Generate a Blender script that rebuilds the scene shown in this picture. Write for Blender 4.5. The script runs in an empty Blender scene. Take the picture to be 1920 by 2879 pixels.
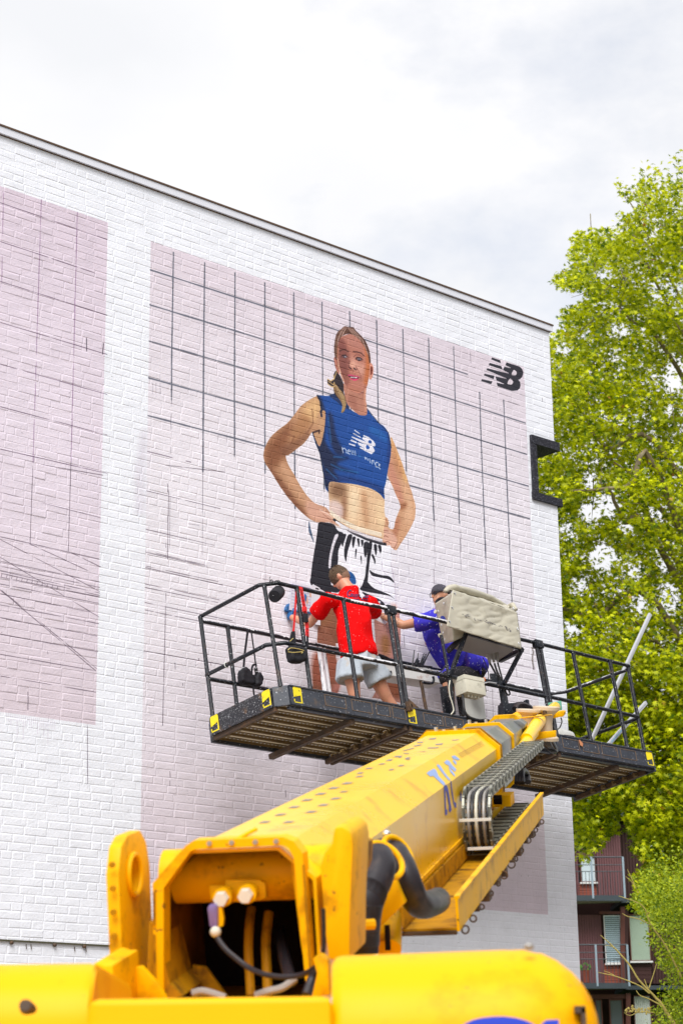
import bpy, bmesh, math, random
import numpy as np
from mathutils import Vector, Matrix
from mathutils.bvhtree import BVHTree
random.seed(7); rng = np.random.default_rng(11)
scene = bpy.context.scene
COL = scene.collection

# ---------------------------------------------------------------- camera
# axes of the camera in world space: right, up, forward
CR = Vector((0.999902896, 0.004134716, -0.013308010))
CU = Vector((0.013935531, -0.296674372, 0.954877017))
CF = CR.cross(CU) * -1
CP = Vector((0, 0, 1.6))
FPX, PX0, PY0 = 5440.0, 960.0, 1439.5
cam = bpy.data.cameras.new('camera'); camo = bpy.data.objects.new('camera', cam); COL.objects.link(camo)
camo.matrix_world = Matrix.Translation(CP) @ Matrix((CR, CU, -CF)).transposed().to_4x4()
cam.sensor_fit = 'HORIZONTAL'; cam.sensor_width = 24.0; cam.lens = FPX / 1920 * 24
cam.clip_start = 0.2; cam.clip_end = 3000
cam.dof.use_dof = True; cam.dof.focus_distance = 19.0; cam.dof.aperture_fstop = 4.2
scene.camera = camo

# ---------------------------------------------------------------- sky, sun, exposure
SUN_AZ, SUN_EL = math.radians(187), math.radians(50)     # azimuth clockwise from +Y
world = bpy.data.worlds.new('World'); scene.world = world; world.use_nodes = True
nt = world.node_tree; N = nt.nodes; L = nt.links; N.clear()
out = N.new('ShaderNodeOutputWorld')
sky = N.new('ShaderNodeTexSky'); sky.sky_type = 'NISHITA'; sky.sun_disc = False
sky.sun_elevation = SUN_EL; sky.sun_rotation = SUN_AZ
bgs = N.new('ShaderNodeBackground'); bgs.inputs[1].default_value = 0.15; L.new(sky.outputs[0], bgs.inputs[0])
tc = N.new('ShaderNodeTexCoord')
mp = N.new('ShaderNodeMapping'); mp.inputs['Scale'].default_value = (1, 1, 1.7); L.new(tc.outputs['Generated'], mp.inputs[0])
n1 = N.new('ShaderNodeTexNoise'); n1.inputs['Scale'].default_value = 3.6; n1.inputs['Detail'].default_value = 7; n1.inputs['Roughness'].default_value = .58
n2 = N.new('ShaderNodeTexNoise'); n2.inputs['Scale'].default_value = 5.5; n2.inputs['Detail'].default_value = 5
L.new(mp.outputs[0], n1.inputs[0]); L.new(mp.outputs[0], n2.inputs[0])
r1 = N.new('ShaderNodeValToRGB'); r1.color_ramp.elements[0].position = .36; r1.color_ramp.elements[1].position = .50
r1.color_ramp.elements[0].color = (.68, .68, .68, 1)
L.new(n1.outputs[0], r1.inputs[0])
r2 = N.new('ShaderNodeValToRGB'); r2.color_ramp.elements[0].position = .35; r2.color_ramp.elements[1].position = .6
r2.color_ramp.elements[0].color = (.90, .91, .94, 1); r2.color_ramp.elements[1].color = (.98, .98, 1.0, 1)
L.new(n2.outputs[0], r2.inputs[0])
bgc = N.new('ShaderNodeBackground'); bgc.inputs[1].default_value = 0.83; L.new(r2.outputs[0], bgc.inputs[0])
ms = N.new('ShaderNodeMixShader'); L.new(r1.outputs[0], ms.inputs[0]); L.new(bgs.outputs[0], ms.inputs[1]); L.new(bgc.outputs[0], ms.inputs[2])
L.new(ms.outputs[0], out.inputs[0])
sl = bpy.data.lights.new('sun', 'SUN'); sl.energy = 3.0; sl.angle = math.radians(36); sl.color = (1, .975, .94)
so = bpy.data.objects.new('sun', sl); COL.objects.link(so)
sdir = Vector((math.sin(SUN_AZ) * math.cos(SUN_EL), math.cos(SUN_AZ) * math.cos(SUN_EL), math.sin(SUN_EL)))
so.rotation_euler = sdir.to_track_quat('Z', 'Y').to_euler(); so.location = (0, 0, 30)
vs = scene.view_settings; vs.view_transform = 'Standard'; vs.look = 'None'; vs.gamma = 1; vs.use_curve_mapping = False
vs.exposure = 0.31
try:
    scene.cycles.max_bounces = 6; scene.cycles.diffuse_bounces = 3; scene.cycles.glossy_bounces = 3; scene.cycles.transparent_max_bounces = 8
except Exception: pass

# ---------------------------------------------------------------- measuring: rays through measured picture points
def ray(px, py):
    d = CR * (px - PX0) + CU * (PY0 - py) + CF * FPX
    return d.normalized()
def hit(px, py, p0, n):
    d = ray(px, py); return CP + d * ((p0 - CP).dot(n) / d.dot(n))
def at_y(px, py, Y):
    d = ray(px, py); return CP + d * (Y / d.y)
def zoomer(x0, y0, s): return lambda x, y: (x0 + x / s, y0 + y / s)
z1 = zoomer(540, 1560, 2.24); z2 = zoomer(1140, 1560, 2.1778); z3 = zoomer(1200, 860, 3.136); z4 = zoomer(900, 2280, 3.564)
z5 = zoomer(700, 860, 2.6127); z6 = zoomer(780, 1580, 3.92); z7 = zoomer(1150, 1600, 3.92); z8 = zoomer(1480, 1700, 4.053)
z9 = zoomer(850, 1950, 2.24); zA = zoomer(1260, 1960, 4.126); zB = zoomer(1120, 2020, 5.227); zC = zoomer(250, 2200, 2.24)
zD = zoomer(560, 2360, 3.267); zE = zoomer(1540, 2200, 3.463); zF = zoomer(920, 900, 9.044); zH = zoomer(900, 2600, 1.912)
zL = zoomer(1340, 990, 10.453); zS = zoomer(980, 1180, 11.2); zT = zoomer(0, 300, 2.24); zU = zoomer(0, 1300, 2.24)
zV = zoomer(0, 2620, 2.45); zW = zoomer(580, 2050, 2.613); zX = zoomer(1130, 1610, 6.03); zY = zoomer(650, 1620, 3.2)
zZ = zoomer(1100, 1800, 2.358)

# platform frame (tilted a little towards the wall)
PLl = Vector((0.71015374, 0.70403692, 0.00369874)); PLs = Vector((-0.69352049, 0.70043169, -0.1685965)); PLu = Vector((-0.12128888, 0.11716429, 0.98567821))
KP = 1.07
PO = CP + ray(*z1(605, 825)) * 16.2 * KP
def P(l, s, u): return PO + (PLl * l + PLs * s + PLu * u) * KP
def K(p, s):                        # measured point lying in the platform's plane s
    return hit(p[0], p[1], PO + PLs * (s * KP), PLs)
# wall frame
WD = Vector((0.747847, 0.663871, 0)); WN = Vector((-0.663871, 0.747847, 0))
W0 = P(0, 1.05, 0) + WN * 0.55
wc = hit(1585, 1800, W0, WN)
WO = Vector((wc.x, wc.y, 0))
WM = Matrix((WD, WN, Vector((0, 0, 1)))).transposed().to_4x4(); WM.translation = WO
def wuv(p):
    q = hit(p[0], p[1], W0, WN); return ((q - WO).dot(WD), q.z)
# boom frame
BD = Vector((0.17742466, 0.95386202, 0.24221425)); BA = Vector((0.9831371, -0.18287002, 0)); BB = Vector((-0.04429372, -0.23812982, 0.97022279))
def B(a, b, c): return CP + BA * a + BB * b + BD * c
def BC(p, c): return hit(p[0], p[1], CP + BD * c, BD)   # measured point at boom depth c
def bloc(p): q = p - CP; return (q.dot(BA), q.dot(BB), q.dot(BD))

# ---------------------------------------------------------------- materials
def srgb(c):
    return tuple(((v / 255) / 12.92 if v / 255 <= .04045 else ((v / 255 + .055) / 1.055) ** 2.4) for v in c) + (1,)
def mat(name, col, rough=.6, metal=0, var=.12, scale=6, bump=.0, bscale=40, spec=.5, coat=0, spots=None, spot_amt=.0, spot_scale=30, dirt=None, dirt_amt=0, dirt_scale=3, sheen=0, stretch=None):
    """procedural paint / cloth / metal: base colour with uneven tone, optional dirt patches and paint spots"""
    m = bpy.data.materials.new(name); m.use_nodes = True
    t = m.node_tree; n = t.nodes; l = t.links; b = n['Principled BSDF']
    c = col if len(col) == 4 else tuple(col) + (1,)
    co = n.new('ShaderNodeTexCoord'); src = co.outputs['Object']
    if stretch:
        mm = n.new('ShaderNodeMapping'); mm.inputs['Scale'].default_value = stretch; l.new(src, mm.inputs[0]); src = mm.outputs[0]
    nz = n.new('ShaderNodeTexNoise'); nz.inputs['Scale'].default_value = scale; nz.inputs['Detail'].default_value = 6; l.new(src, nz.inputs[0])
    mx = n.new('ShaderNodeMix'); mx.data_type = 'RGBA'
    mx.inputs[6].default_value = tuple(v * (1 - var) for v in c[:3]) + (1,); mx.inputs[7].default_value = tuple(min(1, v * (1 + var)) for v in c[:3]) + (1,)
    l.new(nz.outputs[0], mx.inputs[0]); cur = mx.outputs[2]
    def layer(cur, color, sc, lo, hi, det=4, off=0):
        q = n.new('ShaderNodeTexNoise'); q.inputs['Scale'].default_value = sc; q.inputs['Detail'].default_value = det; q.inputs['Roughness'].default_value = .65
        mo = n.new('ShaderNodeMapping'); mo.inputs['Location'].default_value = (off, off * .7, off * .3); l.new(src, mo.inputs[0]); l.new(mo.outputs[0], q.inputs[0])
        mr = n.new('ShaderNodeMapRange'); mr.inputs[1].default_value = lo; mr.inputs[2].default_value = hi; l.new(q.outputs[0], mr.inputs[0])
        x = n.new('ShaderNodeMix'); x.data_type = 'RGBA'; l.new(mr.outputs[0], x.inputs[0]); l.new(cur, x.inputs[6]); x.inputs[7].default_value = tuple(color[:3]) + (1,)
        return x.outputs[2]
    if dirt: cur = layer(cur, dirt, dirt_scale, .62 - dirt_amt * .3, .75 - dirt_amt * .1, 6, 3.1)
    if spots: cur = layer(cur, spots, spot_scale, .70 - spot_amt * .3, .72 - spot_amt * .3, 3, 7.7)
    l.new(cur, b.inputs['Base Color'])
    b.inputs['Roughness'].default_value = rough; b.inputs['Metallic'].default_value = metal
    b.inputs['Specular IOR Level'].default_value = spec if max(c[:3]) > .06 else min(spec, .35)
    if coat: b.inputs['Coat Weight'].default_value = coat; b.inputs['Coat Roughness'].default_value = .25
    if sheen: b.inputs['Sheen Weight'].default_value = sheen
    rr = n.new('ShaderNodeMapRange'); rr.inputs[3].default_value = max(0, rough - .12); rr.inputs[4].default_value = min(1, rough + .12); l.new(nz.outputs[0], rr.inputs[0]); l.new(rr.outputs[0], b.inputs['Roughness'])
    if bump:
        bn = n.new('ShaderNodeTexNoise'); bn.inputs['Scale'].default_value = bscale; bn.inputs['Detail'].default_value = 5; l.new(src, bn.inputs[0])
        bu = n.new('ShaderNodeBump'); bu.inputs['Strength'].default_value = 1; bu.inputs['Distance'].default_value = bump; l.new(bn.outputs[0], bu.inputs['Height']); l.new(bu.outputs[0], b.inputs['Normal'])
    return m
M = {}
YEL = (.90, .47, .0)
M['yellow'] = mat('yellow_paint', YEL, .48, var=.1, scale=3, spec=.16, coat=.0, dirt=(.42, .18, .004), dirt_amt=.30, dirt_scale=6, spots=(.25, .12, .02), spot_amt=.07, spot_scale=24, bump=.0006, bscale=60)
M['boomyel'] = mat('boom_yellow_paint', (.98, .58, .0), .30, var=.05, scale=2, spec=.42, coat=.12, dirt=(.66, .32, .004), dirt_amt=.16, dirt_scale=4)
M['hood'] = mat('hood_yellow_paint', (.95, .46, .0), .45, var=.05, scale=2, spec=.14, coat=.0, dirt=(.80, .30, .0), dirt_amt=.2, dirt_scale=3, spots=(.5, .3, .02), spot_amt=.02, spot_scale=30)
M['yeldark'] = mat('grimy_and_shaded_yellow', (.46, .22, .004), .6, var=.25, scale=6, spec=.15, dirt=(.06, .025, .01), dirt_amt=.45, dirt_scale=8)  # grime, and also painted shade on the inner gusset and turret cheek
M['greyboom'] = mat('worn_grey_steel', (.20, .21, .22), .35, metal=.5, var=.3, scale=5, dirt=(.45, .42, .36), dirt_amt=.3, dirt_scale=4, stretch=(1, 1, 1))
M['black'] = mat('black_painted_steel', (.010, .012, .018), .34, var=.35, scale=9, dirt=(.09, .05, .03), dirt_amt=.1, dirt_scale=12, spots=(.6, .62, .66), spot_amt=.16, spot_scale=70, bump=.0006)
M['toe'] = mat('dented_black_toe_board', (.04, .046, .062), .42, var=.45, scale=7, dirt=(.10, .075, .06), dirt_amt=.22, dirt_scale=9, spots=(.6, .62, .66), spot_amt=.15, spot_scale=48, bump=.006, bscale=9)
M['toespeck'] = mat('speckled_black_toe_board', (.026, .026, .032), .5, var=.4, scale=9, dirt=(.22, .12, .05), dirt_amt=.2, dirt_scale=8, spots=(.75, .77, .8), spot_amt=.24, spot_scale=95, bump=.003, bscale=14)
M['weld'] = mat('rusty_weld_line', (.20, .13, .08), .7, var=.4, scale=30)
M['rust'] = mat('rusty_brown_steel', (.075, .045, .028), .7, var=.5, scale=14, dirt=(.16, .08, .03), dirt_amt=.4, dirt_scale=10, bump=.002)
M['plank'] = mat('brown_dusty_deck_steel', (.20, .125, .045), .6, var=.35, scale=8, dirt=(.10, .06, .03), dirt_amt=.35, dirt_scale=6, stretch=(1, 1, 1))
M['flange'] = mat('worn_plank_flange', (.62, .50, .32), .5, var=.3, scale=20)
M['hole'] = mat('perforation_sky_dot', (.75, .78, .82), .4, var=.2, scale=50)  # pale dots painted in for sky light coming through the deck holes
M['sticker'] = mat('yellow_hazard_sticker', (.90, .72, .01), .5, var=.1, scale=20, dirt=(.05, .05, .04), dirt_amt=.2, dirt_scale=30)
M['rubber'] = mat('black_rubber_hose', (.022, .019, .024), .42, var=.3, scale=12, dirt=(.07, .05, .045), dirt_amt=.3, dirt_scale=8)
M['cable'] = mat('black_cable_sheath', (.02, .02, .022), .4, var=.2, scale=30)
M['rung'] = mat('pale_chain_rung', (.34, .34, .28), .4, metal=.3, var=.3, scale=26)
M['chain'] = mat('steel_energy_chain', (.07, .07, .055), .5, metal=.3, var=.4, scale=26, dirt=(.08, .08, .06), dirt_amt=.4, dirt_scale=30)
M['chrome'] = mat('bright_bolt_steel', (.8, .78, .74), .25, metal=.9, var=.15, scale=20)
M['tarp'] = mat('beige_vinyl_tarpaulin', (.46, .43, .34), .42, var=.1, scale=5, dirt=(.30, .27, .20), dirt_amt=.10, dirt_scale=4, bump=.003, bscale=7, coat=.1)
M['tarpmark'] = mat('charcoal_smudge', (.19, .18, .18), .8, var=.5, scale=40)
M['alu'] = mat('brushed_aluminium', (.62, .63, .66), .4, metal=.5, var=.12, scale=20)
M['boxplastic'] = mat('cream_plastic_enclosure', (.62, .60, .50), .5, var=.08, scale=8, dirt=(.4, .38, .3), dirt_amt=.1, dirt_scale=10)
M['panelwhite'] = mat('white_board_panel', (.72, .72, .68), .5, var=.06, scale=5, dirt=(.5, .5, .48), dirt_amt=.15, dirt_scale=4)
M['platemetal'] = mat('grey_console_plate', (.34, .32, .30), .45, metal=.2, var=.12, scale=6)
M['tray'] = mat('white_paint_tray', (.72, .72, .72), .45, var=.06, scale=10, dirt=(.5, .35, .3), dirt_amt=.15, dirt_scale=12)
M['skin'] = mat('tanned_skin', (.50, .235, .135), .5, var=.14, scale=9, dirt=(.55, .22, .15), dirt_amt=.25, dirt_scale=14)
M['skinfair'] = mat('fair_skin', (.60, .27, .165), .5, var=.12, scale=9, dirt=(.62, .24, .16), dirt_amt=.3, dirt_scale=12)
M['skindark'] = mat('deep_tanned_skin', (.40, .165, .085), .45, var=.16, scale=9)
M['hair'] = mat('short_brown_hair', (.075, .042, .02), .8, var=.6, scale=60, bump=.004, bscale=160)
M['hairlow'] = mat('shaved_hair_stubble', (.22, .115, .07), .7, var=.5, scale=80)
M['red'] = mat('red_cotton', (.70, .002, .003), .9, spec=.1, var=.12, scale=6, bump=.006, bscale=10, spots=(.8, .7, .7), spot_amt=.045, spot_scale=60)
M['shorts'] = mat('pale_blue_grey_cotton', (.44, .49, .55), .85, var=.12, scale=6, bump=.006, bscale=14, dirt=(.50, .42, .34), dirt_amt=.2, dirt_scale=7, spots=(.12, .13, .2), spot_amt=.08, spot_scale=50)
M['shortsdark'] = mat('dark_work_shorts', (.02, .018, .022), .85, var=.3, scale=10, spots=(.6, .5, .5), spot_amt=.15, spot_scale=60)
M['purple'] = mat('blue_violet_cotton', (.05, .042, .48), .9, spec=.1, var=.25, scale=6, bump=.008, bscale=9, spots=(.62, .62, .78), spot_amt=.2, spot_scale=34, dirt=(.14, .06, .42), dirt_amt=.2, dirt_scale=9)
M['cap'] = mat('dark_paint_flecked_cap', (.045, .042, .055), .8, var=.5, scale=20, spots=(.4, .35, .5), spot_amt=.2, spot_scale=80)
M['glove'] = mat('blue_rubber_glove', (.015, .10, .28), .5, var=.3, scale=30)
M['navy'] = mat('navy_print', (.045, .022, .11), .6, var=.1)
M['strapred'] = mat('red_webbing', (.70, .01, .012), .7, var=.1, scale=20)
M['fabricblack'] = mat('black_nylon', (.012, .011, .016), .7, var=.3, scale=20, bump=.004, bscale=30)
M['zip'] = mat('brass_zip', (.72, .58, .20), .4, metal=.6, var=.1)
M['paper'] = mat('white_print_paper', (.74, .73, .80), .7, var=.04, scale=8)
M['bluepen'] = mat('blue_tape', (.03, .10, .22), .5)
M['green'] = mat('sea_green_plate', (.13, .42, .30), .6, var=.2, scale=20)
M['glassblk'] = mat('black_glasses_frame', (.01, .01, .012), .3)
M['frameblack'] = mat('black_stippled_render', (.018, .018, .026), .6, var=.5, scale=40, bump=.010, bscale=55, spec=.3, spots=(.3, .3, .36), spot_amt=.26, spot_scale=90)
M['coping'] = mat('painted_roof_edge', (.72, .73, .80), .5, var=.08, scale=3)
M['copingtop'] = mat('brown_roof_trim', (.10, .055, .03), .6, var=.2, scale=5)
M['blue'] = mat('blue_lettering', (.02, .055, .55), .4, var=.1)
M['bluegrey'] = mat('faded_blue_lettering', (.24, .21, .20), .5, var=.5, scale=30)
M['sheenblue'] = mat('sheen_blue_lettering', (.26, .38, .72), .35, var=.1)  # sky reflection on the chamfer painted into the blue of its letters
M['boomtext'] = mat('thin_brown_lettering', (.50, .30, .06), .5)
M['greytxt'] = mat('faded_dark_lettering', (.16, .14, .16), .5, var=.4, scale=40)
M['orange'] = mat('orange_tape', (.9, .18, .01), .5)
M['sensor'] = mat('violet_sensor_body', (.22, .17, .42), .35, metal=.3, var=.2, scale=30)
M['interior'] = mat('black_shade_and_parts', (.010, .006, .008), .7, var=.5, scale=8, spec=.1)  # near-black for the shade in the boom mouth, and for small dark parts
M['shade_liner'] = mat('shade_dark_yellow_lining', (.20, .075, .004), .7, var=.5, scale=5, spec=.1, dirt=(.02, .008, .004), dirt_amt=.6, dirt_scale=4)  # shade on the boom's inner walls put into a dark yellow
M['asphalt'] = mat('pale_concrete_paving', (.27, .25, .22), .9, var=.3, scale=20, bump=.004, bscale=200)
M['pave'] = mat('concrete_pavement', (.28, .27, .25), .9, var=.15, scale=6, bump=.003, bscale=60)
M['grass'] = mat('short_grass', (.07, .12, .02), .9, var=.4, scale=8)

def splat(name, amt, sc, nzw=.30, stretch=(1, 1, 1)):
    '''black steel with white paint that has landed mostly on its upper side'''
    m = bpy.data.materials.new(name); m.use_nodes = True; t = m.node_tree; n = t.nodes; l = t.links; b = n['Principled BSDF']
    co = n.new('ShaderNodeTexCoord'); mp_ = n.new('ShaderNodeMapping'); mp_.inputs['Scale'].default_value = stretch; l.new(co.outputs['Object'], mp_.inputs[0])
    q = n.new('ShaderNodeTexNoise'); q.inputs['Scale'].default_value = sc; q.inputs['Detail'].default_value = 9; q.inputs['Roughness'].default_value = .7; l.new(mp_.outputs[0], q.inputs[0])
    q2 = n.new('ShaderNodeTexNoise'); q2.inputs['Scale'].default_value = sc * .18; l.new(mp_.outputs[0], q2.inputs[0])
    g_ = n.new('ShaderNodeNewGeometry'); s_ = n.new('ShaderNodeSeparateXYZ'); l.new(g_.outputs['Normal'], s_.inputs[0])
    a1 = n.new('ShaderNodeMath'); a1.operation = 'MULTIPLY_ADD'; l.new(s_.outputs[2], a1.inputs[0]); a1.inputs[1].default_value = nzw; l.new(q.outputs[0], a1.inputs[2])
    a2 = n.new('ShaderNodeMath'); a2.operation = 'MULTIPLY_ADD'; l.new(q2.outputs[0], a2.inputs[0]); a2.inputs[1].default_value = .9; l.new(a1.outputs[0], a2.inputs[2])
    mr = n.new('ShaderNodeMapRange'); mr.inputs[1].default_value = 1.16 - amt; mr.inputs[2].default_value = 1.24 - amt; l.new(a2.outputs[0], mr.inputs[0])
    x = n.new('ShaderNodeMix'); x.data_type = 'RGBA'; l.new(mr.outputs[0], x.inputs[0]); x.inputs[6].default_value = (.012, .013, .020, 1); x.inputs[7].default_value = (.76, .76, .80, 1); l.new(x.outputs[2], b.inputs['Base Color']); b.inputs['Roughness'].default_value = .45
    bu = n.new('ShaderNodeBump'); bu.inputs['Distance'].default_value = .003; l.new(mr.outputs[0], bu.inputs['Height']); l.new(bu.outputs[0], b.inputs['Normal']); return m
M['blacksplat'] = splat('black_steel_with_white_splatter', .02, 55); M['whitesplat'] = splat('steel_thick_with_white_paint', .22, 45); M['postsplat'] = splat('post_smeared_white', .36, 30, .0, (1, 1, .12))
# ---------------------------------------------------------------- mesh building
class MB:
    def __init__(s): s.v = []; s.f = []; s.mi = []
    def add(s, vs, fs, mi=0):
        o = len(s.v); s.v += [Vector(p) for p in vs]
        for f in fs: s.f.append([i + o for i in f]); s.mi.append(mi)
        return s
    def quad(s, a, b, c, d, mi=0): return s.add([a, b, c, d], [(0, 1, 2, 3)], mi)
    def hexa(s, p, mi=0):   # 8 corners: bottom 4 then top 4
        return s.add(p, [(3, 2, 1, 0), (4, 5, 6, 7), (0, 1, 5, 4), (1, 2, 6, 5), (2, 3, 7, 6), (3, 0, 4, 7)], mi)
    def box(s, f, lo, hi, mi=0):   # f maps (x,y,z) to world
        x0, y0, z0 = lo; x1, y1, z1_ = hi
        return s.hexa([f(x0, y0, z0), f(x1, y0, z0), f(x1, y1, z0), f(x0, y1, z0), f(x0, y0, z1_), f(x1, y0, z1_), f(x1, y1, z1_), f(x0, y1, z1_)], mi)
    def prism(s, poly, off, mi=0):  # planar polygon extruded by vector off
        n = len(poly); poly = [Vector(p) for p in poly]; vs = poly + [p + Vector(off) for p in poly]
        fs = [tuple(range(n))[::-1], tuple(range(n, 2 * n))] + [(i, (i + 1) % n, (i + 1) % n + n, i + n) for i in range(n)]
        return s.add(vs, fs, mi)
    def loft(s, rings, closed=True, caps=True, mi=0):
        n = len(rings[0]); vs = [p for r in rings for p in r]; fs = []
        for k in range(len(rings) - 1):
            for i in range(n if closed else n - 1):
                j = (i + 1) % n; fs.append((k * n + i, k * n + j, (k + 1) * n + j, (k + 1) * n + i))
        if caps: fs.append(tuple(range(n))[::-1]); fs.append(tuple((len(rings) - 1) * n + i for i in range(n)))
        return s.add(vs, fs, mi)
    def tube(s, pts, r, seg=8, mi=0, caps=True, up=None, flat=1.0):
        pts = [Vector(p) for p in pts]; n = len(pts)
        rs = r if isinstance(r, (list, tuple)) else [r] * n
        rings = []; prev = None
        for i in range(n):
            t = (pts[min(i + 1, n - 1)] - pts[max(i - 1, 0)]).normalized()
            if prev is None:
                a = Vector(up) if up is not None else (Vector((0, 0, 1)) if abs(t.z) < .9 else Vector((1, 0, 0)))
            else: a = prev
            a = (a - t * a.dot(t)).normalized(); prev = a; b = t.cross(a)
            rings.append([pts[i] + (a * math.cos(2 * math.pi * (k + .5) / seg) * flat + b * math.sin(2 * math.pi * (k + .5) / seg)) * rs[i] for k in range(seg)])
        return s.loft(rings, caps=caps, mi=mi)
    def bar(s, a, b, w, h, up=(0, 0, 1), mi=0):   # rectangular bar w across, h along up
        a = Vector(a); b = Vector(b); t = (b - a).normalized(); u = Vector(up); u = (u - t * u.dot(t)).normalized(); x = t.cross(u)
        c = [(-w / 2, -h / 2), (w / 2, -h / 2), (w / 2, h / 2), (-w / 2, h / 2)]
        return s.hexa([a + x * i + u * j for i, j in c] + [b + x * i + u * j for i, j in c], mi)
    def disc(s, c, n, r, th, seg=14, mi=0):
        n = Vector(n).normalized(); return s.tube([Vector(c), Vector(c) + n * th], r, seg, mi)
    def ball(s, c, r, ax=None, seg=10, rg=7, mi=0):
        c = Vector(c); A = ax or (Vector((1, 0, 0)), Vector((0, 1, 0)), Vector((0, 0, 1)))
        R_ = r if isinstance(r, (tuple, list)) else (r, r, r); rings = []
        for i in range(rg + 1):
            th = math.pi * (i / rg) * .998 + .003
            rings.append([c + A[0] * (R_[0] * math.sin(th) * math.cos(2 * math.pi * k / seg)) + A[1] * (R_[1] * math.sin(th) * math.sin(2 * math.pi * k / seg)) + A[2] * (-R_[2] * math.cos(th)) for k in range(seg)])
        return s.loft(rings, mi=mi)
    def torus(s, c, n, R_, r, seg=18, s2=7, mi=0):
        n = Vector(n).normalized(); a = n.orthogonal().normalized(); b = n.cross(a); rings = []
        for i in range(seg + 1):
            t = 2 * math.pi * i / seg; d = a * math.cos(t) + b * math.sin(t)
            rings.append([Vector(c) + d * (R_ + r * math.cos(2 * math.pi * k / s2)) + n * r * math.sin(2 * math.pi * k / s2) for k in range(s2)])
        return s.loft(rings, caps=False, mi=mi)

def thing(name, label, cat, loc=(0, 0, 0), group=None, mw=None):
    o = bpy.data.objects.new(name, None); COL.objects.link(o); o.empty_display_size = .2
    o.matrix_world = mw if mw is not None else Matrix.Translation(Vector(loc))
    o['label'] = label; o['category'] = cat
    if group: o['group'] = group
    return o
WORLDM = {}
def obj(name, mb, mats, parent=None, smooth=False, label=None, bevel=0, local=False):
    """links one mesh; coordinates are world unless local, and are stored relative to the top thing's frame"""
    me = bpy.data.meshes.new(name); me.from_pydata([tuple(p) for p in mb.v], [], mb.f)
    if not isinstance(mats, (list, tuple)): mats = [mats]
    for m in mats: me.materials.append(M[m] if isinstance(m, str) else m)
    if len(mats) > 1: me.polygons.foreach_set('material_index', mb.mi)
    bm = bmesh.new(); bm.from_mesh(me); bmesh.ops.recalc_face_normals(bm, faces=bm.faces)
    if bevel: bmesh.ops.bevel(bm, geom=[e for e in bm.edges if e.is_manifold and e.calc_face_angle(0) > .5], offset=bevel, segments=2, profile=.6, affect='EDGES')
    bm.to_mesh(me); bm.free()
    return link(name, me, parent, smooth or bevel > 0, label, local)
def link(name, me, parent=None, smooth=False, label=None, local=False):
    o = bpy.data.objects.new(name, me); COL.objects.link(o)
    if parent is not None:
        top = parent
        while top.parent is not None: top = top.parent
        if not local: me.transform(top.matrix_world.inverted())
        o.parent = parent
    if smooth:
        me.polygons.foreach_set('use_smooth', [True] * len(me.polygons))
        try: me.set_sharp_from_angle(angle=math.radians(38))
        except Exception: pass
    if label: o['label'] = label
    return o
def tag(o, label=None, cat=None, group=None, kind=None):
    if label: o['label'] = label
    if cat: o['category'] = cat
    if group: o['group'] = group
    if kind: o['kind'] = kind
    return o
def rehome(o, loc):
    """moves a single-mesh thing's origin to its base"""
    loc = Vector(loc); o.data.transform(Matrix.Translation(-loc)); o.location = loc; return o
def copy_part(src, parent, mw=None, name=None):
    c = src.copy(); COL.objects.link(c); c.parent = parent
    if name: c.name = name
    if mw is not None: c.matrix_local = mw
    for k in ('label',):
        if k in c: del c[k]
    return c
def remeshed(name, mb, m, parent, voxel=.012, smooth_it=4, label=None, disp=None):
    """fuses overlapping solids into one continuous skin"""
    me = bpy.data.meshes.new('tmp'); me.from_pydata([tuple(p) for p in mb.v], [], mb.f)
    bm = bmesh.new(); bm.from_mesh(me); bmesh.ops.recalc_face_normals(bm, faces=bm.faces); bm.to_mesh(me); bm.free()
    o = bpy.data.objects.new('tmp', me); COL.objects.link(o)
    r = o.modifiers.new('r', 'REMESH'); r.mode = 'VOXEL'; r.voxel_size = voxel; r.adaptivity = 0
    if smooth_it:
        sm = o.modifiers.new('s', 'SMOOTH'); sm.factor = .5; sm.iterations = smooth_it
    dg = bpy.context.evaluated_depsgraph_get(); dg.update()
    me2 = bpy.data.meshes.new_from_object(o.evaluated_get(dg)); me2.name = name
    bpy.data.objects.remove(o); bpy.data.meshes.remove(me)
    me2.materials.clear(); me2.materials.append(M[m])
    if disp: disp(me2)
    return link(name, me2, parent, True, label)
def fold(amp, freq, ax, seedv=0):
    from mathutils import noise
    def f(me):
        ns = [v.normal.copy() for v in me.vertices]
        for v, nn in zip(me.vertices, ns):
            q = v.co * freq; q = Vector((q.x * ax[0], q.y * ax[1], q.z * ax[2])) + Vector((seedv, 0, 0))
            h = 1 - abs(noise.noise(q)) * 2.2
            v.co += nn * (h * amp)
    return f
# ================================================================ ground and setting
g = MB().quad((-400, -300, 0), (400, -300, 0), (400, 900, 0), (-400, 900, 0)); o = obj('ground', g, 'grass'); tag(o, kind='structure')
g = MB().quad((-30, -20, .004), (30, -20, .004), (30, 30, .004), (-30, 30, .004)); o = obj('paved_yard', g, 'asphalt'); tag(o, kind='structure')
def wl(x, y, z): return WM @ Vector((x, y, z))
g = MB().box(wl, (-16, -1.6, .006), (3, 0, .12)); o = obj('pavement', g, 'pave'); tag(o, kind='structure')

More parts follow.
